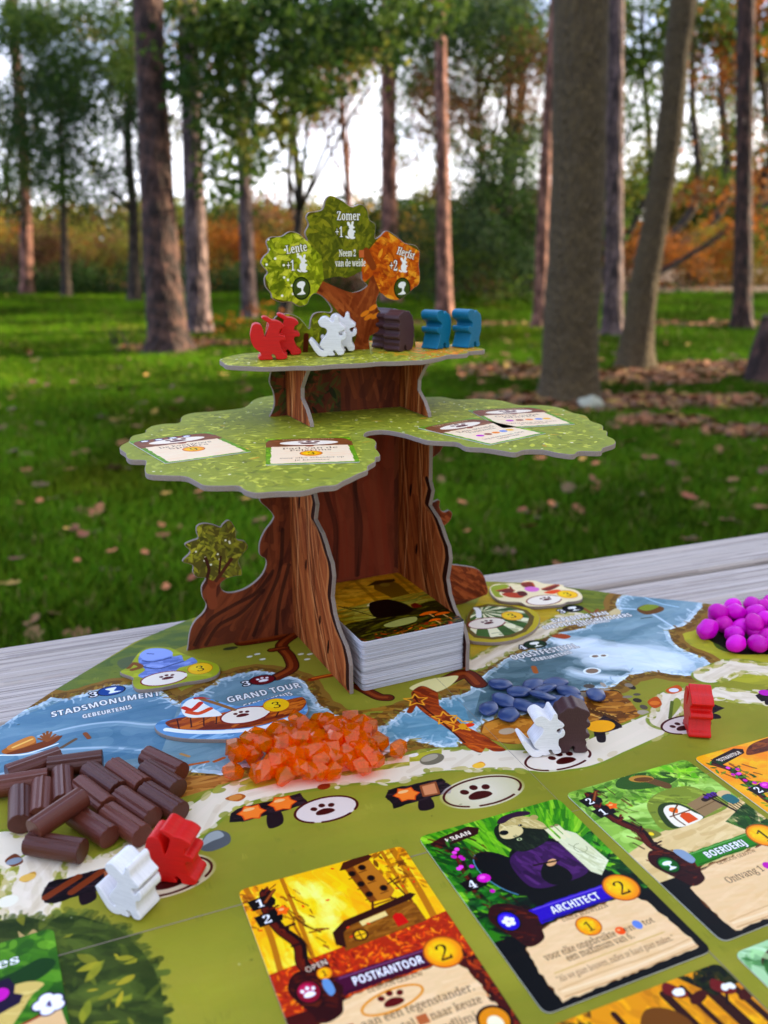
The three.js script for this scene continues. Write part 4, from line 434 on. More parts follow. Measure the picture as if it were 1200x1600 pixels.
// ---------- cardboard tree ----------
const ABOX = [-8, -0.5, 14, 25], BBOX = [-3, -0.5, 11, 19.5];
const OUT_A = [...[-6.26, -0.19, -6.23, 0.26, -6.04, 1.2, -5.74, 1.72, -5.27, 2.12, -5.07, 2.52, -5.26, 3.08, -5.27, 3.65, -5.02, 4.13, -5.49, 4.25, -5.69, 4.56, -5.67, 4.97, -6.21, 5.28, -5.75, 5.77, -6.02, 6.21, -5.62, 6.39, -5.29, 6.48, -5.35, 6.81, -5.31, 7.16, -4.96, 7.28, -4.45, 7.16, -4.02, 6.96, -3.93, 7.08, -3.57, 7.29, -3.24, 6.81, -3.18, 6.15, -2.74, 5.96, -2.58, 5.61, -2.86, 5.27, -3.15, 4.89, -3, 4.35, -3.01, 4.01, -3.29, 4.01, -3.92, 3.91, -4.22, 3.67, -4.13, 3.28, -3.79, 3.08, -3.06, 3.11, -2.4, 3.39, -1.83, 3.88, -1.58, 4.42, -1.61, 4.76, -1.92, 5.04, -1.95, 5.33, -1.89, 5.8, -1.59, 6.41, -1.16, 6.92, -1.04, 7.18, -1.31, 7.63, -1.79, 8.19, -1.74, 8.57], ...[-1.41, 12.39, -1.04, 12.84, -0.77, 13.45, -0.81, 14.14, -1, 14.66, -0.86, 15.5], -1.1, 15.6, 7.9, 15.6, 7.6, 15.2, 7.4, 13.1, ...[9.66, 10.69, 9.39, 10.31, 9.12, 9.93, 8.58, 9.58, 7.94, 9.39, 8.06, 8.61, 8.18, 7.68, 8.41, 6.93, 8.58, 6.91, 8.85, 6.93, 9.07, 7, 9.2, 6.92, 9.17, 6.63, 9.28, 6.32, 9.54, 6.19, 9.82, 6.26, 10.03, 6.05, 9.91, 5.64, 9.5, 5.32, 9.11, 5.16, 9.24, 4.28, 9.37, 3.4, 9.9, 2.83, 10.54, 2.63, 11.25, 2.44, 11.84, 2.21, 12.31, 1.75, 12.55, 1.15, 12.63, 0.34]];
const CBOX = [-5, 15, 11, 25];
const OUT_C = [...[-0.24, 15.84, -0.23, 17.36, 0.01, 17.85, 0.61, 18.02, 1.27, 17.81, 1.66, 17.42, 1.9, 17.15, 2.01, 17.66, 2.22, 17.97, 2.76, 18.04, 3.17, 18, 3.25, 18.12, 3.05, 18.51, 2.65, 18.9, 2.24, 19.03, 1.97, 18.79, 1.82, 18.48, 1.35, 18.37, 0.89, 18.63, 0.37, 18.61, -0.15, 18.85, -0.2, 19.09, -0.49, 19.47, -0.52, 19.95, -0.36, 20.19, -0.69, 20.68, -0.51, 21.03, -0.25, 21.27, -0.36, 21.75, -0.16, 21.98, 0.49, 22.04, 0.95, 22.28, 1.46, 22.16, 1.91, 21.8, 1.79, 22.22, 2, 22.64, 1.88, 22.99, 2.02, 23.23, 2.48, 23.3, 2.81, 23.42, 3.02, 23.95, 3.29, 24.11, 3.95, 23.85, 4.49, 23.55, 5.03, 23.7, 5.37, 23.44, 5.51, 22.9, 5.86, 22.65, 5.83, 21.91, 6.13, 22.03, 6.49, 22.32, 7.12, 22.03, 7.63, 21.66, 8.28, 21.53, 8.54, 21.21, 8.51, 20.44, 8.59, 19.92, 8.52, 19.4, 8.16, 19.15, 7.72, 18.77, 7.14, 18.53, 6.56, 18.67, 6.13, 18.94, 5.91, 18.56, 5.99, 18.17, 6.27, 17.9, 7, 18.07, 7.29, 18, 8.03, 17.05, 8.26, 16.5, 8.32, 15.69], 7.2, 15.6, 6.95, 16.6, 5.5, 16.6, 5.4, 15.6, -1.0, 15.6];
const HOLE_C = [2.77, 19.75, 3.21, 19.89, 3.69, 19.93, 4.1, 19.85, 4.59, 20.01, 5.03, 20.18, 5.09, 19.73, 5.39, 19.4, 5, 19.12, 4.44, 19.01, 3.68, 19.25, 3.07, 19.52];
const panelA = canvas(1408, 1632, (c, w, h) => {
  const r = rng(202), k = 64; c.translate(0, h); c.scale(k, -k); c.translate(-ABOX[0], -ABOX[1]);
  c.fillStyle = '#5a2a18'; c.fillRect(-8, -1, 22, 27);
  const all = [-8, -1, 14, -1, 14, 16, -8, 16];
  brush(c, all, ['#6a3019', '#4a2012', '#7c3c20', '#552615', '#3f1b10', '#8a4626'], 900, 4, 0.45, (x, y) => 1.5 + (x < -2 ? -0.5 : 0) * (y < 4 ? 1 : 0), r, 0.5);
  for (const p of [-6.11, 0.14, -5.24, 1.25, -4.03, 1.82, -2.63, 2.36, -1.87, 3.02].length ? [[-6.11, 0.04, -5.23, 1.34, -3.93, 2, -2.44, 2.62, -1.47, 3.73], [-5.49, -0.07, -4.71, 0.96, -3.41, 1.52, -2.07, 2.66], [-2.74, 0.01, -2.12, 1.49, -1.09, 3.68, -0.82, 6.12], [-1.43, -0.23, -1.17, 1.73, -0.52, 3.98]] : []) { c.globalAlpha = 0.5; line(c, p, 0.3, '#7a3a1e'); c.globalAlpha = 0.6; line(c, p.map((x) => x + 0.25), 0.22, '#1e0d08'); } c.globalAlpha = 1;
  brush(c, [0.2, 1, 6.2, 1, 6.2, 12.7, 0.2, 12.7], ['#7a3520', '#6a2c1a', '#8a4026', '#5a2415', '#7f3a22'], 500, 5, 0.9, 1.7, r, 0.35);
  for (let i = 0; i < 10; i++) { const x = 0.6 + r() * 5.5; c.globalAlpha = 0.4; line(c, [x, 3, x + 0.5 * (r() - 0.5), 6, x - 0.7 * r(), 9, x + 0.3, 12.5], 0.12 + r() * 0.25, r() < 0.6 ? '#1f0b07' : '#7c2c18'); } c.globalAlpha = 1;
  // little printed tree at the root
  line(c, [-4.71, 2.51, -4.77, 3.1, -4.64, 3.74, -4.18, 4.14, -3.6, 4.91], 0.55, '#7a3a20'); line(c, [-4.65, 3.65, -4.88, 4.25, -4.87, 5.18], 0.35, '#6a3018'); line(c, [-4.18, 4.14, -4.12, 5.26], 0.22, '#5a2814');
  const lf = [-5.02, 4.17, -5.49, 4.25, -5.69, 4.56, -5.67, 4.97, -6.21, 5.28, -5.75, 5.77, -6.02, 6.21, -5.62, 6.39, -5.29, 6.48, -5.35, 6.81, -5.31, 7.16, -4.96, 7.28, -4.45, 7.16, -4.02, 6.96, -3.93, 7.08, -3.57, 7.29, -3.24, 6.81, -3.18, 6.15, -2.74, 5.96, -2.58, 5.61, -2.86, 5.27, -3.15, 4.89, -3, 4.35, -3.01, 4.01, -3.29, 4.01, -3.92, 3.96, -4.27, 4.16, -4.63, 3.93];
  c.globalAlpha = 0.92; path(c, lf); c.fillStyle = '#54521a'; c.fill(); c.globalAlpha = 1; leaves(c, lf, ['#a19f2c', '#7f8224', '#bdb838', '#454616', '#656820', '#8d8c28'], 230, 0.28, r); for (let i = 0; i < 10; i++) oval(c, -5.5 + r() * 2, 4.6 + r() * 2.2, 0.06, 0.06, '#f2f0d0');
  line(c, [-5.03, 3.89, -4.81, 4.61, -4.95, 5.28], 0.18, '#3a1c10'); line(c, [-4.46, 3.9, -3.98, 4.49, -3.55, 5.04], 0.2, '#4a2414'); line(c, [-4.26, 4.34, -4.12, 5.26], 0.12, '#3a1c10');
  // root and knot at the right, warm brown
  const rt = [...[9.07, 7.06, 10.1, 6.31, 10.13, 5.02, 9.34, 5.13]], rr = [9.38, 3.18, 12.61, 2.27, 12.75, 0.2, 9.9, 0.32];
  for (const p of [rt, rr]) { path(c, p); c.fillStyle = '#7a3416'; c.fill(); brush(c, p, ['#8f4420', '#65290f', '#a5552a', '#54210e'], 160, 1.6, 0.18, -0.7, r, 0.7); }
  // upper trunk above the lower shelf: darker with leaves
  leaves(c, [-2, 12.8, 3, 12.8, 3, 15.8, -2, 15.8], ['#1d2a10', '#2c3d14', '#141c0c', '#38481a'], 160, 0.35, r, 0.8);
});
const panelC = canvas(1024, 640, (c, w, h) => {
  const r = rng(212), k = 64; c.translate(0, h); c.scale(k, -k); c.translate(-CBOX[0], -CBOX[1]);
  // crown
  const L0 = [-0.15, 18.85, -0.69, 20.68, -0.51, 21.03, -0.36, 21.75, 0.49, 22.1, 1.47, 22.22, 1.94, 21.8, 2.69, 21.13, 2.94, 20.02, 2.24, 18.91, 1.82, 18.48, 1.35, 18.37, 0.89, 18.63], L1 = [1.94, 21.74, 1.79, 22.22, 1.88, 22.99, 2.81, 23.42, 3.02, 24.01, 3.29, 24.11, 3.95, 23.85, 5.03, 23.7, 5.86, 22.65, 5.85, 21.91, 5.29, 21.23, 5.08, 20.23, 4.1, 19.85, 3.69, 19.94, 2.8, 19.77, 2.69, 21.01], L2 = [5.15, 20.98, 6.13, 22.03, 6.49, 22.32, 7.63, 21.66, 8.54, 21.21, 8.6, 19.4, 7.72, 18.77, 7.14, 18.53, 6.56, 18.67, 6.13, 19, 5.71, 19.97, 5.07, 19.47, 5.01, 20.23];
  c.fillStyle = '#5d5a1c'; c.fillRect(-6, 14, 20, 14);
  const wood = [1.73, 19.97, 2.4, 19.8, 3.07, 19.54, 3.68, 19.29, 4.44, 19.01, 5, 19.1, 5.39, 19.4, 5.71, 20.41, 6.06, 20.09, 6.56, 19.96, 6.13, 19.2, 5.84, 18.43, 6.13, 17.64, 6.42, 15.78, 4.4, 15.88, 4.69, 16.65, 3.86, 17.72, 3.18, 18.51, 2.25, 19.16, 1.72, 19.54];
  path(c, wood); c.fillStyle = '#7c3d1e'; c.fill(); brush(c, wood, ['#96502a', '#7c3f20', '#a86232', '#6a3319', '#8a4a26'], 420, 1.8, 0.3, (x) => (x < 4 ? -0.8 : 1.3), r, 0.5);
  for (const [p, base, cols] of [[L0, '#77801f', ['#a9b42c', '#8b971f', '#c6c93a', '#5f6d18', '#6d7a1c', '#d6d650']], [L1, '#5f6420', ['#7a7e24', '#8d8c28', '#6a6e20', '#4e541c', '#9a952c', '#585f1c']], [L2, '#b4561a', ['#d27a22', '#e2962c', '#a84a16', '#c4641c', '#f0b03a', '#8f3f12']]]) { path(c, p); c.fillStyle = base; c.fill(); leaves(c, p, cols, 420, 0.32, r, 0.85); }
  line(c, [5.71, 20.41, 5.29, 21.23], 0.4, '#8a4820'); for (let i = 0; i < 26; i++) oval(c, -1 + r() * 2.6, 18.8 + r() * 4, 0.07, 0.07, '#f4f2dc');
  for (const [x, y] of pairs([5.2, 17.87, 5.7, 18.18, 5.41, 17.67, 5.84, 17.72])) { c.globalAlpha = 1; oval(c, x, y, 0.3, 0.13, '#d9832a', 0.5); }
  const bu = [-0.33, 15.85, -0.23, 17.36, 0.01, 17.85, 0.61, 18.02, 1.27, 17.81, 1.9, 17.15, 2.01, 17.66, 2.76, 18.04, 3.24, 17.74, 3.41, 15.92], bu2 = [6.86, 15.76, 6.85, 18.01, 7.29, 18, 8.3, 17.04, 8.32, 15.69];
  for (const p of [bu, bu2]) { path(c, p); c.fillStyle = '#6a6e20'; c.fill(); leaves(c, p, ['#8f9a28', '#b0b236', '#5a641c', '#75801f'], 130, 0.28, r); } line(c, [1.62, 15.75, 1.71, 16.78], 0.3, '#5a2e18');
  // lettering (mirror the flipped axis back)
  const T = (s, p, size, o = {}) => { c.save(); c.translate(p[0], p[1]); c.scale(1, -1); text(c, s, 0, 0, size, '#f3efe6', { outline: 'rgba(54,44,16,.6)', ow: 0.12, ...o }); c.restore(); };
  const mouse = (p, q) => { c.save(); c.translate(p[0], p[1]); c.scale(q, q); c.fillStyle = '#eee9e2'; for (const [x, y, a, b, t] of [[0, -0.2, 0.36, 0.5, 0], [0.05, 0.42, 0.28, 0.26, 0], [-0.24, 0.72, 0.17, 0.26, 0.5], [0.18, 0.8, 0.14, 0.25, -0.3], [0.34, -0.02, 0.16, 0.12, 0], [0.16, -0.64, 0.32, 0.14, 0], [-0.4, -0.6, 0.26, 0.1, -0.5], [0.32, 0.38, 0.12, 0.1, 0]]) { c.beginPath(); c.ellipse(x, y, a, b, t, 0, 7); c.fill(); } c.restore(); };
  const disc = (p) => { c.save(); c.translate(p[0], p[1]); c.scale(0.72, 0.72); oval(c, 0, 0, 0.72, 0.85, '#2d3a1a'); oval(c, 0, 0, 0.62, 0.74, '#4c5a26'); oval(c, -0.02, 0.28, 0.34, 0.24, '#efece2', 0.3); blob(c, [-0.05, 0.2, 0.2, 0.2, 0.14, -0.15, 0.3, -0.42, -0.36, -0.45, -0.02, -0.2], '#efece2'); c.restore(); };
  const q = (x, y) => { const f = [-3.12, 24.49, 13.11, 24.79, -3.72, 14.09, 13.6, 12.97]; return [lerp(lerp(f[0], f[2], x / 1200), lerp(f[4], f[6], x / 1200), y / 873), lerp(lerp(f[1], f[3], x / 1200), lerp(f[5], f[7], x / 1200), y / 873)]; };
  T('Zomer', q(548, 123), 0.62, { w: 1.36 }); T('+1', q(508, 188), 0.78, { w: 0.46 }); mouse(q(558, 185), 0.52); T('Neem 2', q(543, 275), 0.52, { w: 1.0, ow: 0.06 }); { const p = q(603, 278); c.fillStyle = '#c06a3e'; c.fillRect(p[0] - 0.15, p[1] - 0.2, 0.3, 0.4); } T('van de weide', q(556, 318), 0.5, { w: 1.8, ow: 0.06 });
  T('Lente', q(332, 256), 0.6, { w: 1.2, rot: -0.14 }); T('+1', q(308, 328), 0.78, { w: 0.46 }); mouse(q(358, 324), 0.52); disc(q(352, 424));
  T('Herfst', q(797, 276), 0.56, { w: 1.12, rot: 0.3 }); T('+2', q(742, 328), 0.78, { w: 0.5 }); mouse(q(787, 328), 0.48); disc(q(780, 424));
});
const FRONT = [3.67, 9.36, 3.98, 8.88, 3.7, 7.98, 4.2, 7.74, 4.67, 7.53, 5.13, 7.11, 5.49, 6.67, 5.9, 6.28, 6.08, 5.66, 5.97, 5.1, 5.81, 4.42, 5.97, 4.04, 6.1, 3.65, 6.6, 3.05, 7.12, 2.69, 7.6, 2.41, 7.89, 2.01, 8.08, 1.57, 8.06, 0.85, 8.08, 0.31];
const UPPER = [3.16, 15.82, 2.76, 15.22, 2.26, 14.63, 2.22, 14.09, 2.92, 13.61, 3.42, 13.04, 3.47, 12.53];
const panelB = canvas(672, 960, (c, w, h) => {
  const r = rng(303), k = 48; c.translate(0, h); c.scale(k, -k); c.translate(-BBOX[0], -BBOX[1]);
  c.fillStyle = '#9c5630'; c.fillRect(-3, -1, 15, 22);
  brush(c, [-3, -1, 11, -1, 11, 16, -3, 16], ['#b4683a', '#8a4626', '#c07844', '#a05830', '#783c20', '#a96036'], 700, 5.5, 0.4, (x, y) => Math.PI / 2 + 0.35 * clamp((6 - y) / 6, 0, 1.2), r, 0.6);
  const bend = (x, y) => x + 0.075 * Math.pow(Math.max(0, 9 - y), 1.75) * (x / 4);
  for (let i = 0; i < 16; i++) { const x = -0.2 + r() * 4.2, p = []; for (let y = 16; y > -1; y -= 1.5) p.push(bend(x + 0.28 * Math.sin(y * 0.75 + i * 1.7), y), y); c.globalAlpha = 0.55; line(c, p, 0.05 + 0.24 * r() * r(), i % 3 ? '#5c2f1a' : '#e0a470'); } c.globalAlpha = 1;
  for (const [x, y, a] of [[1.5, 8.3, 0.4], [1.9, 5, 0.35], [2.8, 2.5, 0.3], [3.2, 1.4, 0.45]]) { oval(c, bend(x, y), y, 0.12, a, '#24100a', -0.2); }
  { const p = []; for (let i = 0; i < FRONT.length; i += 2) p.push(FRONT[i] - 0.25, FRONT[i + 1]); line(c, p, 0.4, '#3a2018'); c.globalAlpha = 0.6; line(c, p.map((x, i) => (i % 2 ? x : x - 0.35)), 0.2, '#c98450'); c.globalAlpha = 1; }
  c.fillStyle = '#5a4c20'; c.fillRect(-3, 15.9, 15, 5); leaves(c, [-3, 15.9, 11, 15.9, 11, 20, -3, 20], ['#8a7a2c', '#6f6428', '#a08a3a'], 160, 0.3, r);
});
const SHELF_M = [0.86, -6.33, -0.31, -5.64, -1.72, -3.13, -2.52, -2.84, -3.26, -2.74, -3.63, -2.69, -4.61, -2.7, -5.33, -2.03, -5.89, -0.24, -6.53, -0.33, -7.16, -0.07, -7.66, 0.74, -7.83, 1.48, -8.49, 2, -8.85, 3.21, -9.26, 3.91, -9.4, 4.55, -9.27, 5.55, -9.32, 6.18, -9.22, 6.85, -8.67, 7.21, -8.69, 7.69, -8.9, 8.78, -8.88, 9.69, -8.19, 10.2, -7.59, 10.56, -7.31, 11.52, -7.15, 12.2, -6.89, 12.41, -6.43, 12.6, -5.93, 12.81, -5.83, 13.54, -5.54, 14.04, -4.82, 14.15, -3.89, 14.44, -3.57, 14.39, -3.01, 14.13, -2.4, 14.18, -1.95, 13.75, -1.44, 13.33, -0.94, 12.89, -0.37, 12.45, -0.11, 11.86, 0.46, 11.26, 0.81, 10.53, 0.99, 10.48, 1.24, 9.8, 1.46, 8.8, 1.86, 7.97, 2.03, 7.15, 1.84, 6.62, 1.99, 6.06, 2.47, 5.46, 3.23, 5.45, 3.87, 6.53, 4.12, 7.72, 4.31, 8.4, 5.08, 9.02, 5.41, 9.3, 5.37, 10.29, 6.01, 10.83, 6.38, 11.4, 6.88, 12.15, 7.51, 11.87, 8.34, 12.22, 8.55, 12.84, 9.08, 13.46, 9.67, 13.04, 10.55, 13.41, 11.04, 12.93, 12.11, 12.39, 12.64, 11.57, 12.78, 10.87, 13.46, 9.88, 13.41, 9.69, 14.1, 8.62, 14.16, 7.59, 14.76, 6.15, 14.59, 5.31, 14.75, 3.74, 14.25, 2.68, 13.06, 2.19, 12.84, 0.54, 11.82, -0.58, 10.6, -0.85, 10.15, -1.98, 9.26, -2.35, 6.71, -6.95];
const SHELF_P = [-3.44, -0.75, -3.51, 0.37, -3.54, 1.28, -3.13, 1.82, -2.74, 2.16, -1.94, 2.76, -1.15, 2.91, -0.32, 2.99, 0.3, 3.34, 1.22, 3.18, 1.96, 3.21, 2.93, 3.34, 4.05, 3.14, 4.86, 3.39, 5.64, 3.42, 6.28, 3.5, 7.16, 3.07, 7.9, 2.56, 8.49, 2.07, 9.11, 2.12, 9.71, 1.93, 10.26, 1.17, 11.25, 1.01, 11.62, 0.34, 11.42, -0.22, 11.15, -0.57, 11.18, -2.05, 10.53, -2.32, 10.3, -3.46, 9.49, -4.06, 7.4, -5.75, 2.48, -3.7, 1.04, -3.13, 0.04, -2.98, -1.06, -2.88, -1.61, -2.79, -2.84, -1.71];
const MBOX = [-14, -6, 21, 14.5], UBOX = [-6, -8, 15, 4];
function leafyShelf(w, h, box, seed, gold) { return canvas(w, h, (c) => { const r = rng(seed), k = w / (box[2] - box[0]); c.scale(k, k); c.translate(-box[0], -box[1]); const all = [box[0], box[1], box[2], box[1], box[2], box[3], box[0], box[3]];
  c.fillStyle = '#8c9038'; c.fillRect(box[0], box[1], 60, 60); leaves(c, all, ['#a3a444', '#c9c654', '#80843a', '#919440', '#dad868', '#6c7034', '#9c9e46', '#787c38'], 7000, 0.24, r, 0.85);
  if (gold) { const g = [4, box[1], 15, box[1], 15, 4, 6, 4]; leaves(c, g, ['#d0902c', '#d9a03a', '#c07a24', '#b5a63a'], 900, 0.34, r, 0.9); leaves(c, [6.5, box[1], 15, box[1], 15, 4, 7.5, 4], ['#d8842e', '#c8701e', '#e69a3c'], 900, 0.34, r, 0.9); }
  else { for (let i = 0; i < 5; i++) leaves(c, [-14 + i * 7, -6, -10 + i * 7, -6, -9 + i * 7, 14, -13 + i * 7, 14], ['#6a7a2c', '#d6d24c'], 90, 0.34, r, 0.6); leaves(c, [12.5, 4, 21, 4, 21, 14, 13, 14], ['#d98a2c', '#e0a23a', '#c9752a'], 120, 0.26, r); leaves(c, all, ['#d9922c', '#e0a840'], 70, 0.24, r);
    // darker olive rim that follows the cut
    path(c, SHELF_M); c.lineWidth = 1.3; c.globalAlpha = 0.55; c.strokeStyle = '#8c9444'; c.stroke(); c.globalAlpha = 1; }
  for (let i = 0; i < 230; i++) { c.globalAlpha = 0.8; oval(c, lerp(box[0], box[2], r()), lerp(box[1], box[3], r()), 0.04 + 0.04 * r(), 0.04 + 0.04 * r(), '#f0efe0'); } }); }
{
  const t = thing('cardboard_tree', 'cardboard display tree with two leafy shelves and a printed crown standing on the board', 'cardboard tree'); place(t, 0, 0);
  const A = mesh('back_panel', cutout(OUT_A, 0.22, ABOX, { flat: false, smooth: true }), [print(ptex(panelA, 1.08, 1.0, 0.035), 0.6), greyboard], t); A.position.z = -0.22 * cm;
  const C = mesh('crown_panel', cutout(OUT_C, 0.22, CBOX, { flat: false, hole: HOLE_C, smooth: true }), [print(ptex(panelC, 1.02, 1.12), 0.6), greyboard], t); C.position.z = (-1.9 - 0.22) * cm;
  const mb = print(ptex(panelB, 1.0, 1.05), 0.6), BOUT = [...FRONT, -2, 0.01, -1.4, 4, -1.2, 10.5, -1.2, 15.6, ...UPPER];
  const lower = [...FRONT.slice(0, -2), 8.1, 0.005, -2, 0.005, -1.5, 5, -1.2, 12.55, FRONT[0], 12.55], upper = [-1.3, 12.83, -1.3, 15.6, UPPER[0], 15.62, ...UPPER.slice(2, -2), UPPER[12], 12.82];
  for (const [s, lean] of [[0, 0.0537], [6.6, 0.05]]) { const parts = [cutout(lower, 0.22, BBOX, { flat: false }), cutout(upper, 0.22, BBOX, { flat: false })], g = mergeGeometries(parts); g.clearGroups(); let at0 = 0; for (const p of parts) { for (const q of p.groups) g.addGroup(at0 + q.start, q.count, q.materialIndex); at0 += p.attributes.position.count; }
    const m = mesh('front_panel', g, [mb, greyboard], t); m.rotation.y = lean - Math.PI / 2; m.position.x = (s + 0.11) * cm; m.position.z = 0.01 * cm; }
  const M = mesh('lower_shelf', cutout(SHELF_M, 0.24, MBOX, { smooth: true }), [print(ptex(leafyShelf(1536, 900, MBOX, 404), 1.0, 1.15), 0.45), greyboard], t); M.position.y = (12.8 - 0.24) * cm;
  const U = mesh('upper_shelf', cutout(SHELF_P, 0.24, UBOX, { smooth: true }), [print(ptex(leafyShelf(1024, 586, UBOX, 405, true), 1.05, 1.15), 0.45), greyboard], t); U.position.y = (15.87 - 0.24) * cm;
}
// ---------- cards ----------
const CW = 512, CH = 718;
const coin = (c, x, y, r, n) => { oval(c, x, y, r * 1.08, r * 1.08, '#9a5a12'); const g = c.createRadialGradient(x - r * 0.2, y - r * 0.3, r * 0.1, x, y, r); g.addColorStop(0, '#f6c434'); g.addColorStop(0.6, '#eeb02a'); g.addColorStop(1, '#d9861c'); oval(c, x, y, r, r, g); const q = rng(Math.round(x + y)); for (let i = 0; i < 26; i++) { c.globalAlpha = 0.25; oval(c, x + (q() - 0.5) * r * 1.5, y + (q() - 0.5) * r * 1.5, 2 + q() * 5, 2 + q() * 4, q() < 0.5 ? '#f9dc6a' : '#d9921e'); } c.globalAlpha = 1; text(c, n, x, y + r * 0.05, r * 1.45, '#2a1608', { style: 'normal' }); };
function parchment(c, r, y0, col = '#d9bd97') { const p = [64, y0 + 60, 120, y0 + 20, 190, y0 + 4, 300, y0, 440, y0 - 2, 470, y0 + 40, 482, 600, 490, 690, 60, 700, 56, 600]; path(c, ragged(p, 9, r, 14)); c.fillStyle = '#5a3a22'; c.fill(); path(c, ragged(p.map((v, i) => v + (i % 2 ? 3 : 1)), 7, r, 14)); c.fillStyle = col; c.fill(); brush(c, p, ['#e2c8a4', '#cfae84', '#d8bb94', '#e6d0b0'], 240, 90, 12, 0.05, r, 0.18); c.globalAlpha = 0.6; line(c, [70, 668, 200, 664, 360, 668, 484, 662], 3, '#b08a60'); line(c, [76, 676, 260, 682, 486, 674], 7, '#e8d2b2'); line(c, [74, 692, 260, 696, 488, 688], 4, '#a57e56'); c.globalAlpha = 1; }
function vine(c, r, woody, x = 0) { const spine = woody ? [70, 40, 58, 110, 70, 190, 100, 260, 90, 330, 120, 400, 150, 440] : [40, 60, 70, 120, 60, 210, 50, 300, 70, 380, 110, 430]; line(c, spine, woody ? 34 : 24, '#2a130c'); line(c, spine.map((v, i) => v + (i % 2 ? 0 : -5)), woody ? 18 : 11, '#5a2a18'); brush(c, [20, 20, 170, 20, 170, 480, 20, 480].map((v) => v), ['#2a130c', '#5a2a18', '#3a1a10'], 36, 40, 7, 1.2, r, 0.55);
  for (let i = 0; i < 26; i++) { const k = Math.floor(r() * (spine.length / 2 - 1)) * 2; if (woody) line(c, [spine[k], spine[k + 1], spine[k] + (r() - 0.3) * 60, spine[k + 1] + (r() - 0.6) * 40], 3 + r() * 5, i % 2 ? '#33160d' : '#6a3018'); else leaves(c, [spine[k] - 30, spine[k + 1] - 20, spine[k] + 50, spine[k + 1] - 20, spine[k] + 50, spine[k + 1] + 60, spine[k] - 30, spine[k + 1] + 60], ['#2f6a30', '#4c8f3c', '#1f4a22'], 4, 15, r); }
  if (!woody) for (let i = 0; i < 16; i++) oval(c, 44 + r() * 60, 80 + r() * 320, 8, 8, i % 3 ? '#b02a9c' : '#d058bc');
  blob(c, [30, 400, 60, 350, 110, 360, 150, 400, 210, 410, 200, 450, 150, 470, 130, 510, 80, 520, 60, 480], '#3a1a10'); brush(c, [30, 400, 60, 350, 110, 360, 200, 410, 150, 470, 80, 520], ['#5a2c18', '#2a120a', '#6b3820'], 50, 34, 8, 0.5, r, 0.7); }
function gem(c, X, Y, col, hi, icon) { c.save(); c.translate(X, Y); c.scale(0.82, 0.82); const x = 0, y = 0; oval(c, x, y, 40, 46, '#1c1014'); oval(c, x, y, 35, 41, col); oval(c, x - 4, y - 12, 24, 20, hi); if (icon === 'paw') paw(c, x, y + 6, 18, '#f4eef0'); else if (icon === 'flower') { for (let i = 0; i < 5; i++) { const a = i * 1.257 - 1.57; oval(c, x + Math.cos(a) * 13, y + 2 + Math.sin(a) * 13, 11, 10, '#f6f2fa', a); } oval(c, x, y + 2, 5, 5, '#b8a8e0'); } else { oval(c, x, y - 8, 20, 10, '#f3f1ea'); blob(c, [x - 4, y - 4, x + 6, y - 2, x + 4, y + 10, x + 18, y + 24, x - 16, y + 26, x - 2, y + 12], '#f3f1ea'); } c.restore(); }
function chip(c, x, y, n, kind) { path(c, [x - 36, y - 16, x + 30, y - 24, x + 40, y + 4, x + 34, y + 22, x - 30, y + 26]); c.fillStyle = '#20151a'; c.fill(); if (kind === 'amber') { c.fillStyle = '#e8702a'; c.beginPath(); for (let i = 0; i < 10; i++) { const a = i * 0.628, q = i % 2 ? 14 : 22; c.lineTo(x + 44 + Math.cos(a) * q, y - 14 + Math.sin(a) * q); } c.fill(); oval(c, x + 42, y - 18, 8, 5, '#f6b07a'); } else if (kind === 'twig') { line(c, [x + 10, y + 4, x + 46, y - 34], 11, '#6a3a20'); line(c, [x + 12, y + 2, x + 46, y - 34], 4, '#95603a'); } else { oval(c, x + 40, y - 8, 21, 18, '#b828a4'); oval(c, x + 37, y - 12, 10, 7, '#e070cc'); } text(c, n, x - 4, y + 2, 44, '#f8f4ee', { outline: '#241a1c', ow: 0.12 }); }
function card(seed, art, o) { return canvas(CW, CH, (c) => { const r = rng(seed); c.fillStyle = o.back; c.fillRect(0, 0, CW, CH); art(c, r); if (!o.plain) { c.fillStyle = o.back; c.fillRect(0, 470, CW, CH); brush(c, [0, 470, 512, 470, 512, 718, 0, 718], [o.back, '#0d0c0c', o.hi ?? '#2c2018'], 60, 70, 16, 0.3, r, 0.6); parchment(c, r, 462); vine(c, r, o.woody); if (o.signs) for (const s of o.signs) chip(c, ...s); blobBand(c, o.band, r); text(c, o.title, 283, 431, 38, '#f7f3ee', { font: 'sans-serif', w: Math.min(195, o.title.length * 17.6), outline: 'rgba(30,20,40,.6)', ow: 0.1 }); text(c, o.sub, 286, 473, 19, '#4a2f20', { style: 'normal', w: 150 }); coin(c, 440, 430, 50, o.n); gem(c, 76, 418, o.gem[0], o.gem[1], o.gem[2]); o.more?.(c, r); } }); }
function blobBand(c, col, r) { const p = [146, 404, 240, 400, 420, 400, 420, 458, 250, 458, 150, 462, 160, 432]; path(c, ragged(p, 4, r, 16)); c.fillStyle = col; c.fill(); c.globalAlpha = 0.25; line(c, [160, 408, 400, 406], 5, '#ffffff'); line(c, [160, 455, 400, 454], 5, '#000000'); c.globalAlpha = 1; }
const small = { style: 'normal' };
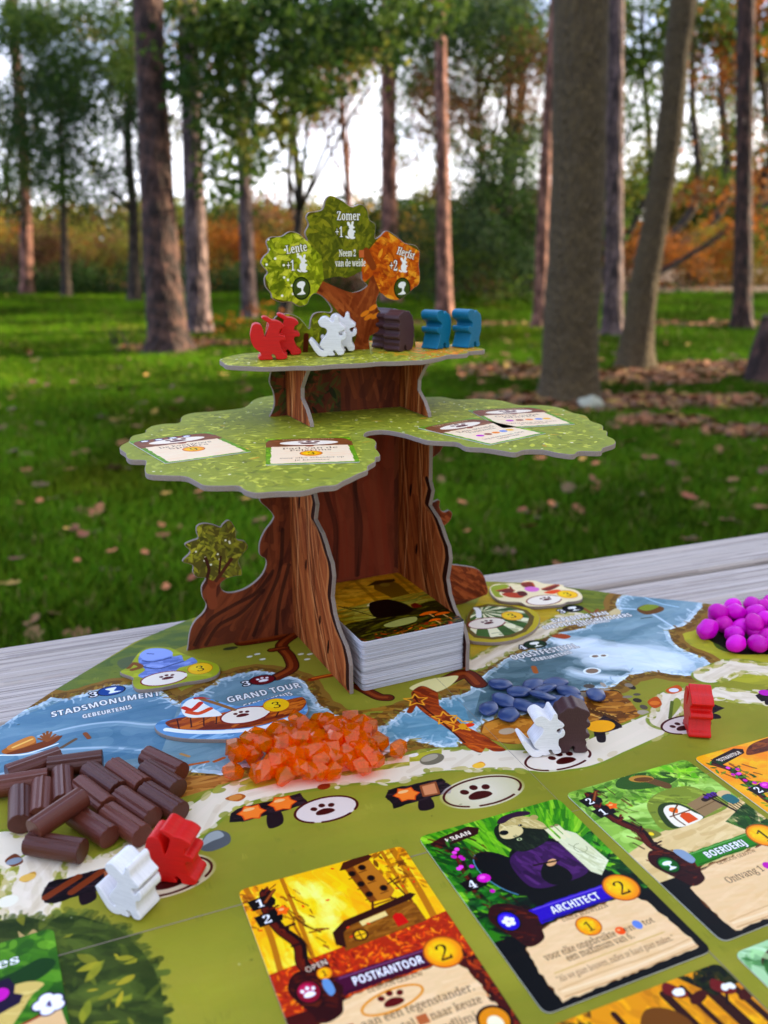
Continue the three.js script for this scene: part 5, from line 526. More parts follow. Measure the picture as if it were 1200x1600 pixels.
const artTown = card(501, (c, r) => { const all = [0, 0, 512, 0, 512, 470, 0, 470];
  c.fillStyle = '#e8b024'; c.fillRect(0, 0, 512, 718); brush(c, all, ['#f6cc34', '#eeb420', '#fae07a', '#dc9a1c', '#f4c02c'], 420, 90, 26, 1.3, r, 0.4); for (let i = 0; i < 30; i++) { c.globalAlpha = 0.12; oval(c, 190 + (r() - 0.5) * 90, 60 + r() * 220, 16 + r() * 20, 26 + r() * 30, '#fff3b0'); } c.globalAlpha = 1;
  for (const [x, w] of [[470, 20], [432, 12], [120, 12], [30, 16]]) line(c, [x, 330, x - 10 + r() * 20, 180, x + 30 * (r() - 0.5), 0], w, '#a8741c'); leaves(c, [380, 0, 512, 0, 512, 200, 420, 160], ['#8a5a1c', '#b07a20', '#5f3c14', '#c98a20'], 120, 14, r); leaves(c, [0, 0, 90, 0, 60, 90, 0, 200], ['#c9801a', '#7c4a14', '#e0a828'], 60, 14, r);
  const ground = [0, 330, 140, 318, 300, 306, 420, 312, 512, 300, 512, 470, 0, 470]; path(c, ground); c.fillStyle = '#9a3c12'; c.fill(); leaves(c, ground, ['#d0561a', '#e88224', '#a83c10', '#7c2a0c', '#f0a038', '#c24a14'], 900, 9, r);
  // bird-house tower over a low round-roofed house
  path(c, [312, 20, 392, 8, 414, 170, 388, 196, 330, 190]); c.fillStyle = '#a87436'; c.fill(); path(c, [312, 20, 338, 16, 352, 190, 330, 190]); c.fillStyle = '#7a4c20'; c.fill(); path(c, [296, 34, 318, 4, 396, -6, 408, 8, 394, 22, 316, 36]); c.fillStyle = '#4c2c14'; c.fill(); for (const [x, y] of [[362, 46], [370, 98], [388, 150], [326, 60], [334, 110], [340, 158]]) { oval(c, x, y, 12, 13, '#5a3818'); oval(c, x, y, 9, 10, '#22130a'); line(c, [x - 16, y + 18, x + 8, y + 16], 4, '#6a4420'); } line(c, [338, 190, 320, 236], 7, '#5a3818'); line(c, [392, 192, 420, 230], 7, '#5a3818'); line(c, [330, 204, 404, 200], 5, '#6a4420'); line(c, [420, 120, 440, 230], 5, '#5a3a18'); line(c, [404, 140, 444, 126], 5, '#5a3a18');
  path(c, [206, 330, 214, 270, 250, 240, 330, 226, 420, 214, 446, 240, 448, 312, 300, 322]); c.fillStyle = '#7c5426'; c.fill(); brush(c, [214, 320, 214, 260, 440, 230, 446, 310], ['#8f6430', '#6a4620', '#a0723a'], 60, 60, 8, -0.1, r, 0.6); path(c, [190, 300, 196, 256, 240, 226, 330, 214, 450, 196, 462, 208, 440, 222, 330, 236, 250, 250, 222, 268, 212, 320]); c.fillStyle = '#3c2412'; c.fill(); path(c, [366, 304, 366, 264, 380, 254, 396, 262, 400, 300]); c.fillStyle = '#b02a18'; c.fill(); oval(c, 262, 292, 22, 22, '#4a2e14'); oval(c, 262, 292, 16, 16, '#f0b83a'); line(c, [262, 276, 262, 308], 3, '#4a2e14'); line(c, [246, 292, 278, 292], 3, '#4a2e14'); path(c, [276, 246, 356, 236, 358, 254, 278, 264]); c.fillStyle = '#d9c48a'; c.fill(); line(c, [190, 238, 160, 226, 180, 236, 140, 232], 5, '#7a4c1c');
  for (let i = 0; i < 14; i++) oval(c, r() * 512, r() * 300, 6, 3, '#c94a14', r() * 3); path(c, [84, 350, 150, 330, 152, 366, 92, 372]); c.fillStyle = '#4a2620'; c.fill(); text(c, 'OPEN', 120, 348, 24, '#d8c8b4', { style: 'normal', font: 'sans-serif', rot: -0.18 });
}, { back: '#4a220e', hi: '#a8561a', woody: true, band: '#4a1238', title: 'POSTKANTOOR', sub: 'GEWOON GEBOUW', n: '2', gem: ['#7a1236', '#a83058', 'paw'], signs: [[50, 72, '1', 'twig'], [52, 138, '2', 'amber']], more: (c, r) => { text(c, 'OPEN', 120, 348, 24, '#d8c8b4', { style: 'normal', font: 'sans-serif', rot: -0.12 }); coin(c, 131, 378, 19, '1'); blob(c, [120, 396, 136, 404, 138, 440, 122, 450, 114, 420], '#6f8fb0'); c.beginPath(); c.ellipse(258, 520, 82, 30, -0.08, 0, 7); c.lineWidth = 6; c.strokeStyle = '#c98a2a'; c.stroke(); paw(c, 258, 522, 26, '#5a1c14', 0.8); c.fillStyle = '#a86a48'; c.fillRect(118, 546, 26, 28); text(c, 'aan een tegenstander.', 310, 560, 32, '#3c2a20', { ...small, w: 300 }); text(c, 'aantal', 240, 600, 32, '#3c2a20', { ...small, w: 84 }); c.fillStyle = '#a86a48'; c.fillRect(288, 586, 28, 28); text(c, 'naar keuze', 390, 600, 32, '#3c2a20', { ...small, w: 138 }); text(c, 'tot je handlimiet.', 340, 640, 32, '#3c2a20', { ...small, w: 240 }); leaves(c, [484, 440, 512, 440, 512, 718, 470, 718], ['#8f3a10', '#4a2410', '#b8561a', '#2c180c'], 90, 12, r); oval(c, 458, 668, 44, 44, '#2c180c'); oval(c, 458, 668, 37, 37, '#c98a24'); oval(c, 456, 678, 20, 24, '#e8dcc0'); } });
const artBuilder = card(502, (c, r) => { const all = [0, 0, 512, 0, 512, 718, 0, 718]; c.fillStyle = '#3f7426'; c.fillRect(0, 0, 512, 718); brush(c, [0, 0, 512, 0, 512, 380, 0, 380], ['#7cb232', '#5c9a2c', '#9cc84a', '#3f7a24', '#b4d65c'], 360, 110, 14, (x, y) => Math.atan2(y - 420, x - 250), r, 0.5); brush(c, [0, 300, 512, 300, 512, 718, 0, 718], ['#14241c', '#0f1a1c', '#1d3426', '#0c1418', '#284a34'], 300, 90, 26, 0.4, r, 0.7); leaves(c, [380, 240, 512, 180, 512, 460, 400, 460], ['#2f6a2c', '#5aa03c', '#1c4426', '#143020'], 90, 26, r); brush(c, [0, 40, 120, 40, 110, 400, 0, 430], ['#1c4a20', '#2d6a28', '#123016'], 120, 60, 16, 1, r, 0.6);
  // a plain round furry builder in a purple waistcoat, holding a plan
  oval(c, 170, 250, 62, 118, '#12171c', -0.35); c.beginPath(); c.ellipse(170, 250, 62, 118, -0.35, 2.4, 4.6); c.lineWidth = 4; c.strokeStyle = '#5f8296'; c.stroke(); blob(c, [180, 400, 190, 260, 230, 170, 330, 150, 400, 190, 430, 300, 440, 390, 300, 412], '#101214'); blob(c, [206, 330, 200, 220, 250, 176, 340, 168, 392, 210, 400, 330, 300, 350], '#43284e'); brush(c, [206, 330, 200, 220, 250, 176, 340, 168, 392, 210, 400, 330], ['#553462', '#33203c', '#5f3c6c'], 60, 50, 12, 1.2, r, 0.6); blob(c, [256, 300, 300, 256, 340, 300, 330, 346, 270, 346], '#181418'); oval(c, 316, 262, 20, 12, '#c9a27a', -0.4); line(c, [260, 252, 340, 262], 6, '#2a1a12');
  blob(c, [222, 120, 236, 60, 290, 34, 350, 44, 382, 100, 372, 160, 310, 186, 252, 180], '#262c22'); blob(c, [246, 74, 280, 34, 350, 34, 392, 84, 388, 120, 340, 96, 300, 70, 266, 84], '#b8a878'); blob(c, [238, 104, 250, 70, 290, 60, 320, 84, 306, 112, 262, 120], '#cdbf92'); brush(c, [246, 70, 280, 34, 350, 34, 392, 110, 340, 100, 300, 70], ['#cbbf94', '#a89868', '#ded4ae', '#968858'], 120, 20, 4, 0.9, r, 0.6); brush(c, [226, 130, 300, 100, 376, 120, 366, 170, 310, 186, 250, 178], ['#343c2e', '#20261e', '#4a5240', '#2c332a'], 110, 22, 4, 1.4, r, 0.6); oval(c, 322, 74, 7, 5, '#14100e'); oval(c, 320, 72, 2, 2, '#e8e0c8'); oval(c, 384, 56, 14, 12, '#a89868'); oval(c, 256, 86, 15, 11, '#14100e'); oval(c, 284, 132, 9, 6, '#c9d0a0'); oval(c, 284, 132, 4, 4, '#101010'); blob(c, [260, 36, 290, 14, 350, 10, 384, 24, 376, 38, 320, 32, 280, 44], '#3c2438');
  path(c, [388, 190, 440, 150, 462, 176, 478, 320, 420, 366, 400, 340]); c.fillStyle = '#cfcfae'; c.fill(); brush(c, [388, 190, 440, 150, 478, 320, 420, 366], ['#dedfc4', '#b8ba94'], 40, 60, 8, 1.2, r, 0.5); line(c, [410, 210, 450, 300], 2, '#8c8f70'); c.beginPath(); c.arc(434, 240, 20, 0, 5); c.lineWidth = 2; c.stroke(); for (const x of [392, 414, 432]) { line(c, [x, 180, x - 4, 120], 15, '#d8d2b0'); oval(c, x - 4, 118, 8, 5, '#8f8760'); }
  path(c, [20, 44, 60, 30, 166, 14, 196, 34, 178, 60, 50, 76, 26, 66]); c.fillStyle = '#3a1716'; c.fill(); text(c, 'KRAAN', 116, 46, 26, '#e8dccb', { font: 'sans-serif', w: 92, rot: -0.08 });
}, { back: '#10181a', woody: false, band: '#3a1f96', title: 'ARCHITECT', sub: 'UNIEK BOSWEZEN', n: '2', gem: ['#3320a0', '#5a44c8', 'flower'], signs: [[58, 250, '4', 'berry']], more: (c) => { coin(c, 266, 518, 33, '1'); text(c, 'voor elke ongebruikte', 205, 568, 31, '#3c2a20', { ...small, w: 222 }); c.fillStyle = '#d9602a'; oval(c, 334, 566, 14, 14, '#d9602a'); oval(c, 331, 562, 6, 4, '#f0a87c'); text(c, 'en', 360, 568, 28, '#3c2a20', small); oval(c, 390, 566, 13, 16, '#6f86b8'); text(c, 'tot', 424, 568, 28, '#3c2a20', small); text(c, 'een maximum van 6.', 250, 592, 30, '#3c2a20', { ...small, w: 210 }); line(c, [90, 620, 440, 616], 2, '#b89a4a'); text(c, '"Als we gaan bouwen, zullen ze haast gaan maken."', 266, 640, 26, '#6f5640', { style: 'italic', w: 366 }); } });
const artFarm = card(503, (c, r) => { const all = [0, 0, 512, 0, 512, 470, 0, 470]; c.fillStyle = '#8fae5c'; c.fillRect(0, 0, 512, 718); brush(c, all, ['#a9c873', '#7a9a4a', '#bcd888', '#64843c', '#93b45e'], 420, 70, 30, 0.3, r, 0.45); leaves(c, [0, 0, 512, 0, 512, 130, 0, 160], ['#5c8038', '#7fae44', '#486a2c', '#a4cc5c', '#34521f'], 260, 22, r, 0.7); blob(c, [180, 40, 230, 0, 330, 10, 420, 60, 360, 96, 240, 80], '#3f5a2c'); leaves(c, [240, 0, 420, 0, 512, 60, 512, 130, 360, 60], ['#9ed04c', '#6fae34', '#d0ec80', '#2f5220'], 90, 24, r);
  line(c, [300, 40, 340, 100], 36, '#6a5238'); oval(c, 288, 34, 44, 20, '#b08a4a', 0.3); oval(c, 292, 40, 34, 13, '#6a4a24', 0.3);
  path(c, [0, 330, 140, 290, 300, 280, 512, 250, 512, 470, 0, 470]); c.fillStyle = '#cfb98c'; c.fill(); brush(c, [0, 330, 300, 280, 512, 250, 512, 470, 0, 470], ['#dcc9a0', '#bfa576', '#d4bf94'], 120, 110, 18, -0.1, r, 0.5);
  blob(c, [180, 290, 184, 210, 220, 150, 300, 120, 400, 130, 440, 190, 450, 270, 330, 290], '#7f8a44'); brush(c, [180, 290, 184, 210, 220, 150, 300, 120, 400, 130, 440, 190, 450, 270], ['#97a450', '#6a743a', '#a8b45e'], 90, 40, 9, 0.6, r, 0.7); blob(c, [206, 292, 208, 220, 250, 176, 306, 190, 330, 240, 336, 286], '#3c4a2c'); blob(c, [226, 292, 230, 220, 262, 190, 304, 204, 322, 250, 326, 288], '#e4dccb'); path(c, [330, 210, 420, 190, 440, 264, 336, 284]); c.fillStyle = '#8f7a5c'; c.fill(); path(c, [266, 290, 266, 250, 286, 238, 306, 248, 310, 286]); c.fillStyle = '#c25a2a'; c.fill(); blob(c, [254, 216, 268, 202, 286, 214, 270, 234], '#d0702e'); line(c, [236, 240, 320, 238], 5, '#6a4c34'); line(c, [250, 292, 250, 240, 300, 200], 5, '#6a4c34'); line(c, [340, 246, 430, 232], 4, '#6f5a40');
  blob(c, [70, 300, 90, 262, 130, 258, 150, 300], '#7c7a48'); for (const x of [94, 124]) oval(c, x, 284, 8, 9, '#e8c84a'); line(c, [420, 190, 470, 360], 9, '#33241c'); line(c, [400, 214, 462, 206], 20, '#33241c'); for (let i = 0; i < 10; i++) oval(c, 404 + r() * 52, 196 + r() * 12, 9, 8, '#54307a'); for (let i = 0; i < 5; i++) line(c, [440 + i * 12, 200, 452 + i * 12, 340], 4, '#3a2a1c'); oval(c, 484, 214, 26, 18, '#c9b08a'); blob(c, [462, 226, 500, 222, 506, 262, 470, 268], '#3f6a6a'); leaves(c, [380, 330, 512, 280, 512, 420, 420, 410], ['#2a4a24', '#1f3a1c', '#3f6a2c'], 60, 32, r);
}, { back: '#16161a', woody: true, band: '#3a7a2c', title: 'BOERDERIJ', sub: 'GEWOON GEBOUW', n: '1', gem: ['#1f5a2a', '#3f8a48', 'tree'], signs: [[54, 66, '2', 'twig'], [58, 130, '1', 'amber']], more: (c) => { blob(c, [130, 376, 160, 384, 166, 430, 140, 438], '#8a98a8'); text(c, 'Ontvang 1', 250, 542, 34, '#3c2a20', { ...small, w: 140 }); oval(c, 342, 540, 15, 15, '#a82a98'); } });
const artGolden = card(504, (c, r) => { const all = [0, 0, 512, 0, 512, 470, 0, 470]; c.fillStyle = '#eaa41c'; c.fillRect(0, 0, 512, 718); brush(c, all, ['#f2b428', '#e2921a', '#f6c84a', '#d98214'], 300, 80, 40, 0.4, r, 0.35); blob(c, [190, 60, 240, 20, 320, 6, 420, 10, 440, 60, 330, 70, 240, 70], '#6a3c14'); brush(c, [190, 60, 240, 20, 320, 6, 440, 60, 330, 70], ['#8a5420', '#4c2a10'], 40, 50, 12, 0, r, 0.7); path(c, [30, 50, 60, 32, 176, 10, 204, 26, 190, 48, 60, 76, 36, 70]); c.fillStyle = '#2c1412'; c.fill(); text(c, 'POSTKANTOOR', 122, 44, 24, '#e8dccb', { font: 'sans-serif', w: 118, rot: -0.12 }); }, { back: '#c9781a', woody: false, band: '#7a3a1c', title: '', sub: '', n: '1', gem: ['#7a1236', '#a83058', 'paw'], signs: [[70, 236, '2', 'berry']] });
const artWood = card(505, (c, r) => { const all = [0, 0, 512, 0, 512, 718, 0, 718]; c.fillStyle = '#c9901c'; c.fillRect(0, 0, 512, 718); brush(c, all, ['#e0a828', '#b8801c', '#f0c440', '#9c6a18', '#d29a22'], 500, 60, 26, 1.2, r, 0.4); for (const [x, w] of [[440, 34], [330, 24], [500, 20], [384, 16], [180, 16], [90, 22]]) line(c, [x + 20, 420, x, 180, x - 14, 30], w, '#3c2410'); line(c, [440, 110, 480, 60, 500, 40], 8, '#2c1a0c'); leaves(c, [380, 0, 512, 0, 512, 70, 430, 80], ['#1c2410', '#2c3614', '#11180a', '#3c3a14'], 160, 18, r, 0.95); leaves(c, [0, 0, 120, 0, 90, 50, 0, 80], ['#4a3a12', '#2c2c10', '#8a6a1c', '#b87a1c'], 100, 16, r); blob(c, [190, 110, 240, 50, 300, 70, 320, 130, 250, 160], '#6f4c16'); for (const [x, y] of [[352, 34], [470, 70]]) { blob(c, [x - 34, y - 10, x - 10, y - 34, x + 20, y + 14, x - 6, y + 20], '#6a2c2c'); for (let i = 0; i < 6; i++) oval(c, x + 6 + (r() - 0.5) * 26, y + 6 + (r() - 0.5) * 20, 9, 8, '#f2eede'); oval(c, x + 36, y + 34, 30, 14, '#4a2414', -0.3); } }, { back: '#7a5a14', plain: true });
const artLeafy = card(506, (c, r) => { c.fillStyle = '#a8c49c'; c.fillRect(0, 0, 512, 718); brush(c, [0, 0, 512, 0, 512, 718, 0, 718], ['#c4dcb4', '#8fae84', '#6f9468', '#d8e8cc'], 300, 70, 26, 0.5, r, 0.4); blob(c, [40, 60, 80, 30, 170, 20, 180, 60, 90, 84], '#4a1a1c'); line(c, [40, 80, 60, 50, 80, 80, 60, 90], 8, '#1f3a24'); leaves(c, [0, 0, 200, 0, 200, 200, 0, 200], ['#3f6a3c', '#5c8a50', '#a8cc98'], 60, 24, r); }, { back: '#8fae84', plain: true });
const artForest = canvas(512, 718, (c) => { const r = rng(507), all = [0, 0, 512, 0, 512, 718, 0, 718]; c.fillStyle = '#456a26'; c.fillRect(0, 0, 512, 718); brush(c, all, ['#5a8432', '#3d6224', '#78a044', '#2f501c', '#507a2a'], 300, 70, 34, 0.4, r, 0.5);
  for (let i = 0; i < 90; i++) { const x = r() * 512, y = r() * 718, q = 14 + r() * 26; c.globalAlpha = 0.5; oval(c, x, y, q, q * 0.6, ['#6f9a3c', '#31521e', '#86b048', '#274418', '#588430'][i % 5], r() * 3); } c.globalAlpha = 1;
  blob(c, [330, 130, 400, 120, 470, 100, 505, 130, 470, 165, 420, 175, 360, 190, 320, 170], '#26441a'); blob(c, [330, 220, 370, 170, 430, 165, 470, 190, 440, 215, 410, 260, 380, 300, 340, 320], '#c4b074'); brush(c, [330, 220, 370, 170, 470, 190, 410, 260, 340, 320], ['#d6c48a', '#a8945a'], 30, 40, 8, 0.4, r, 0.6); blob(c, [300, 330, 380, 300, 460, 286, 500, 290, 512, 718, 280, 718], '#d2b48c'); line(c, [310, 330, 390, 302, 470, 284], 6, '#8a3a24'); for (let i = 0; i < 12; i++) oval(c, 360 + r() * 120, 320 + r() * 60, 14, 7, '#6a2430');
  path(c, [300, 140, 392, 132, 404, 165, 400, 190, 420, 204, 410, 228, 380, 236, 300, 260]); c.fillStyle = '#2a1638'; c.fill(); oval(c, 366, 180, 24, 22, '#b02aa0'); text(c, 'bes', 376, 76, 46, '#f6f3ec', { outline: 'rgba(30,50,16,.55)', ow: 0.1, w: 92 }); for (const q of [1.25, 1]) for (const [x, y] of [[454, 256], [470, 240], [490, 252], [492, 272], [470, 278]]) oval(c, x, y, 17 * q, 15 * q, q > 1 ? '#3a2a4c' : '#ebe7f6'); text(c, '4', 474, 262, 28, '#3a1c50'); });
const cardEdge = new THREE.MeshStandardMaterial({ color: 0xd8d6d8, roughness: 0.8 });
function cardGeo(w, h, t = 0.032, rad = 0.33) { const sh = new THREE.Shape(), q = rad; sh.moveTo(q, 0); sh.lineTo(w - q, 0); sh.quadraticCurveTo(w, 0, w, q); sh.lineTo(w, h - q); sh.quadraticCurveTo(w, h, w - q, h); sh.lineTo(q, h); sh.quadraticCurveTo(0, h, 0, h - q); sh.lineTo(0, q); sh.quadraticCurveTo(0, 0, q, 0);
  const g = new THREE.ExtrudeGeometry(sh, { depth: t, bevelEnabled: false, curveSegments: 6 }), p = g.attributes.position, uv = g.attributes.uv; for (let i = 0; i < p.count; i++) uv.setXY(i, p.getX(i) / w, p.getY(i) / h); g.rotateX(-Math.PI / 2); g.translate(0, 0, h); // corner at the origin, running along +s and +d
  const pp = g.attributes.position; for (let i = 0; i < pp.count; i++) { const x = pp.getX(i) / w - 0.5, z = pp.getZ(i) / h - 0.5; } g.scale(cm, cm, cm); return g; }
const fullCard = cardGeo(6.35, 8.9);
function lay(label, cnv, s, d, h, turn, geo = fullCard, group) { const o = mesh('playing_card', geo, [print(ptex(cnv), 0.3, 0.00002), cardEdge]); place(o, s, d, h, turn); return tag(o, label, 'card', group); }
lay('yellow autumn card titled POSTKANTOOR with a bird-house tower', artTown, -8.3, 19.83, 0.006, 0.0);
lay('dark green card titled ARCHITECT with a furry builder holding a plan', artBuilder, -1.2, 19.62, 0.006, 0.008);
lay('pale green card titled BOERDERIJ with a thatched cottage', artFarm, 5.6, 19.42, 0.006, 0.02);
lay('orange-yellow card cut by the right edge, above the cottage card', artGolden, 12.33, 19.35, 0.006, 0.01);
lay('golden woodland card with dark trees below the builder card', artWood, -1.3, 28.92, 0.006, 0.0);
lay('pale mint card corner at the right edge below the cottage card', artLeafy, 5.75, 28.82, 0.006, 0.01);
lay('bright green forest card with white lettering at the lower left corner', artForest, -20.75, 19.5, 0.006, 0.05);
// four small event cards on the lower shelf
function eventCard(seed, t1, t2, n, l1, o = {}) { return canvas(440, 560, (c) => { const r = rng(seed); c.fillStyle = '#6f8f34'; c.fillRect(0, 0, 440, 560); leaves(c, [0, 0, 440, 0, 440, 560, 0, 560], ['#8fae3c', '#567a28', '#a8c44c', '#3f5f20'], 300, 18, r); blob(c, [10, 60, 60, 20, 200, 10, 380, 20, 430, 80, 430, 200, 10, 200], '#7a5238'); brush(c, [10, 60, 200, 10, 430, 80, 430, 200, 10, 200], ['#8a5f42', '#694430', '#9a7050'], 80, 60, 10, 0.1, r, 0.6); oval(c, 220, 116, 150, 50, '#e6d8c8'); paw(c, 220, 118, 44, '#5a1c14', 0.7);
  if (o.icons) for (let i = 0; i < 4; i++) { oval(c, 70 + i * 76, 46, 26, 20, '#2c2a5a'); for (let k = 0; k < 5; k++) oval(c, 70 + i * 76 + Math.cos(k * 1.257) * 11, 46 + Math.sin(k * 1.257) * 8, 9, 7, i % 2 ? '#f0e8ff' : '#e8f0e0'); } else text(c, o.head ?? 'ELOOF EN ZWERVER', 220, 36, 30, '#c9b88a', { style: 'normal', w: 270 });
  path(c, ragged([26, 190, 414, 186, 418, 540, 22, 544], 8, r, 18)); c.fillStyle = '#e6cfb4'; c.fill(); brush(c, [26, 190, 414, 186, 418, 540, 22, 544], ['#eedcc4', '#dcc0a0'], 60, 80, 16, 0, r, 0.3); oval(c, 220, 192, 22, 14, '#8a4a2c'); text(c, t1, 220, 236, 50, '#4a2c1c', { style: 'normal', w: 280 }); text(c, t2, 220, 280, 46, '#4a2c1c', { style: 'normal', w: 210 }); if (n) coin(c, 220, 352, 52, n); else { for (const [x, col] of [[120, '#a82aa0'], [180, '#8a4a2c'], [240, '#e88a2c'], [300, '#6f86b8'], [350, '#eeb02a']]) oval(c, x, 372, 24, 22, col); } text(c, l1, 220, n ? 442 : 450, 32, '#5a4030', { style: 'normal', w: 310 }); text(c, o.l2 ?? 'je bosstad', 220, 486, 32, '#5a4030', { style: 'normal', w: 170 }); }); }
const eventGeo = cardGeo(4.0, 5.0, 0.03, 0.12);
lay('small event card at the left end of the lower shelf with coin 9', eventCard(601, 'De Evergrove', 'Spelers', '9', '', { icons: true, l2: '' }), -8.85, 3.35, 12.81, 0.18, eventGeo);
lay('small event card on the lower shelf front with coin 3', eventCard(602, 'Pad van de', 'Pelgrims', '3', 'voor elke arbeider op', { l2: 'je klooster' }), -2.75, 5.35, 12.81, -0.27, eventGeo);
lay('small event card on the right lobe, nearer to the trunk', eventCard(603, 'Een avond', 'Vuurwerk', null, 'leg maximaal drie', { l2: 'twijgen hier' }), 5.0, 5.75, 12.81, 0.3, eventGeo);
lay('small event card farthest right on the lower shelf', eventCard(604, 'Grote oogst', 'Markt', null, 'ontvang elk een', {}), 9.55, 2.55, 12.81, -0.13, eventGeo);
{ // draw pile between the two front panels
  const t = thing('card_deck', 'thick stack of cards with a dusky landscape back, between the tree\'s front panels', 'card deck'); place(t, 0.6, 0.28, 0, 0.052);
  const r = rng(44), N = 86, gs = [], hgt = 2.72, step = hgt / N;
  for (let i = 0; i < N; i++) { const g = cardGeo(5.95, 7.85, step * 0.86, 0.3); g.translate((r() - 0.5) * (i % 9 ? 0.0007 : 0.0016), i * step * cm, (r() - 0.5) * (i % 7 ? 0.0005 : 0.0014)); { const n = g.attributes.position.count, v = 0.42 + 0.3 * r() - (i % 11 === 0 ? 0.2 : 0), ca = new Float32Array(n * 3); for (let q = 0; q < n; q++) { ca[q * 3] = v; ca[q * 3 + 1] = v * 1.01; ca[q * 3 + 2] = v * 1.07; } g.setAttribute('color', new THREE.BufferAttribute(ca, 3)); } gs.push(g); }
  const all = mergeGeometries(gs); all.clearGroups(); const m = mesh('card_stack', all, new THREE.MeshStandardMaterial({ color: 0xffffff, vertexColors: true, roughness: 0.8 }), t); m.userData.kind = 'stuff';
  const back = canvas(512, 718, (c) => { const r = rng(508), all = [0, 0, 512, 0, 512, 718, 0, 718]; c.fillStyle = '#8a7428'; c.fillRect(0, 0, 512, 718); brush(c, [0, 0, 512, 0, 512, 420, 0, 420], ['#d9a83c', '#b88a30', '#eec45c', '#9c7a2c', '#c89a3c'], 420, 80, 36, 0.1, r, 0.4); brush(c, [0, 330, 512, 300, 512, 560, 0, 560], ['#a8a04c', '#8a8a44', '#c4bc6c', '#6a7038'], 260, 120, 18, 0, r, 0.5);
    path(c, [300, 160, 330, 90, 420, 80, 440, 150, 430, 300, 330, 310]); c.fillStyle = '#7a6024'; c.fill(); path(c, [280, 110, 350, 60, 450, 76, 440, 110]); c.fillStyle = '#4c3c1c'; c.fill(); oval(c, 372, 132, 26, 26, '#8f7a3c'); for (const [x, y] of [[250, 120], [470, 160]]) { c.globalAlpha = 0.4; line(c, [x, 300, x + 10, 0], 20, '#7a5a1c'); c.globalAlpha = 1; }
    blob(c, [0, 520, 120, 500, 300, 486, 512, 440, 512, 718, 0, 718], '#3a3618'); brush(c, [0, 520, 300, 486, 512, 440, 512, 718, 0, 718], ['#4c4a1e', '#2a2812', '#7a7430', '#1c1a0e'], 240, 90, 14, -0.1, r, 0.6); blob(c, [160, 590, 260, 560, 330, 570, 300, 620, 190, 630], '#a8a86c'); blob(c, [170, 500, 166, 420, 200, 340, 270, 310, 330, 350, 360, 430, 350, 500, 260, 520], '#16140e'); blob(c, [180, 350, 220, 312, 262, 318, 240, 340], '#e0d8b8'); blob(c, [196, 352, 220, 314, 300, 312, 320, 360, 250, 380], '#17140f'); line(c, [200, 380, 120, 350, 80, 310], 8, '#1a1410'); line(c, [60, 290, 120, 400, 170, 500], 6, '#2a1c10'); blob(c, [370, 470, 372, 430, 400, 416, 412, 440, 408, 474], '#6a2a1c'); for (const [x, y, q] of [[400, 560, 46], [456, 590, 38], [392, 640, 30]]) { line(c, [x, y, x + 6, y + 46], 9, '#c9a06a'); blob(c, [x - q, y + 8, x - q * 0.4, y - q * 0.36, x + q * 0.6, y - q * 0.36, x + q, y + 8], '#d9701c'); } leaves(c, [0, 660, 512, 640, 512, 718, 0, 718], ['#c25a1a', '#e08a2a', '#8a3a10'], 60, 16, r); });
  const top = mesh('top_card', cardGeo(5.95, 7.85, 0.03, 0.3), [print(ptex(back), 0.28, 0.00002), cardEdge], t); top.position.set(0.0001, (hgt + 0.004) * cm, 0);
}
// ---------- thick cardboard event tiles ----------
function tile(label, outline, seed, paint) { let x0 = 1e9, x1 = -1e9, y0 = 1e9, y1 = -1e9; for (const [x, y] of pairs(outline)) { x0 = Math.min(x0, x); x1 = Math.max(x1, x); y0 = Math.min(y0, y); y1 = Math.max(y1, y); } const box = [x0, y0, x1, y1], k = 640 / (x1 - x0);
  const cv = canvas(640, Math.ceil((y1 - y0) * k), (c) => { c.scale(k, k); c.translate(-x0, -y0); paint(c, rng(seed)); });
  const o = mesh('event_tile', cutout(outline, 0.2, box, { smooth: true }), [print(ptex(cv), 0.42, 0.00003), greyboard]); place(o, 0, 0, 0.005); return tag(o, label, 'game tile'); }
const pawOval = (c, p, rx, ry, q) => { oval(c, ...p, rx, ry, '#e8dccf'); c.beginPath(); c.ellipse(p[0], p[1], rx, ry, 0, 0.4, 6); c.lineWidth = 0.08; c.strokeStyle = '#7a2018'; c.stroke(); paw(c, q[0], q[1], 0.3, '#5a1c18', 0.8); };
const coin2 = (c, p, rx, ry) => { oval(c, p[0], p[1], rx * 1.06, ry * 1.06, '#b0701a'); oval(c, p[0], p[1], rx, ry, '#f0b62c'); c.globalAlpha = 0.5; oval(c, p[0] - rx * 0.2, p[1] - ry * 0.2, rx * 0.6, ry * 0.5, '#f8d458'); c.globalAlpha = 1; text(c, '3', p[0], p[1], ry * 1.35, '#2a1408', { style: 'normal' }); };
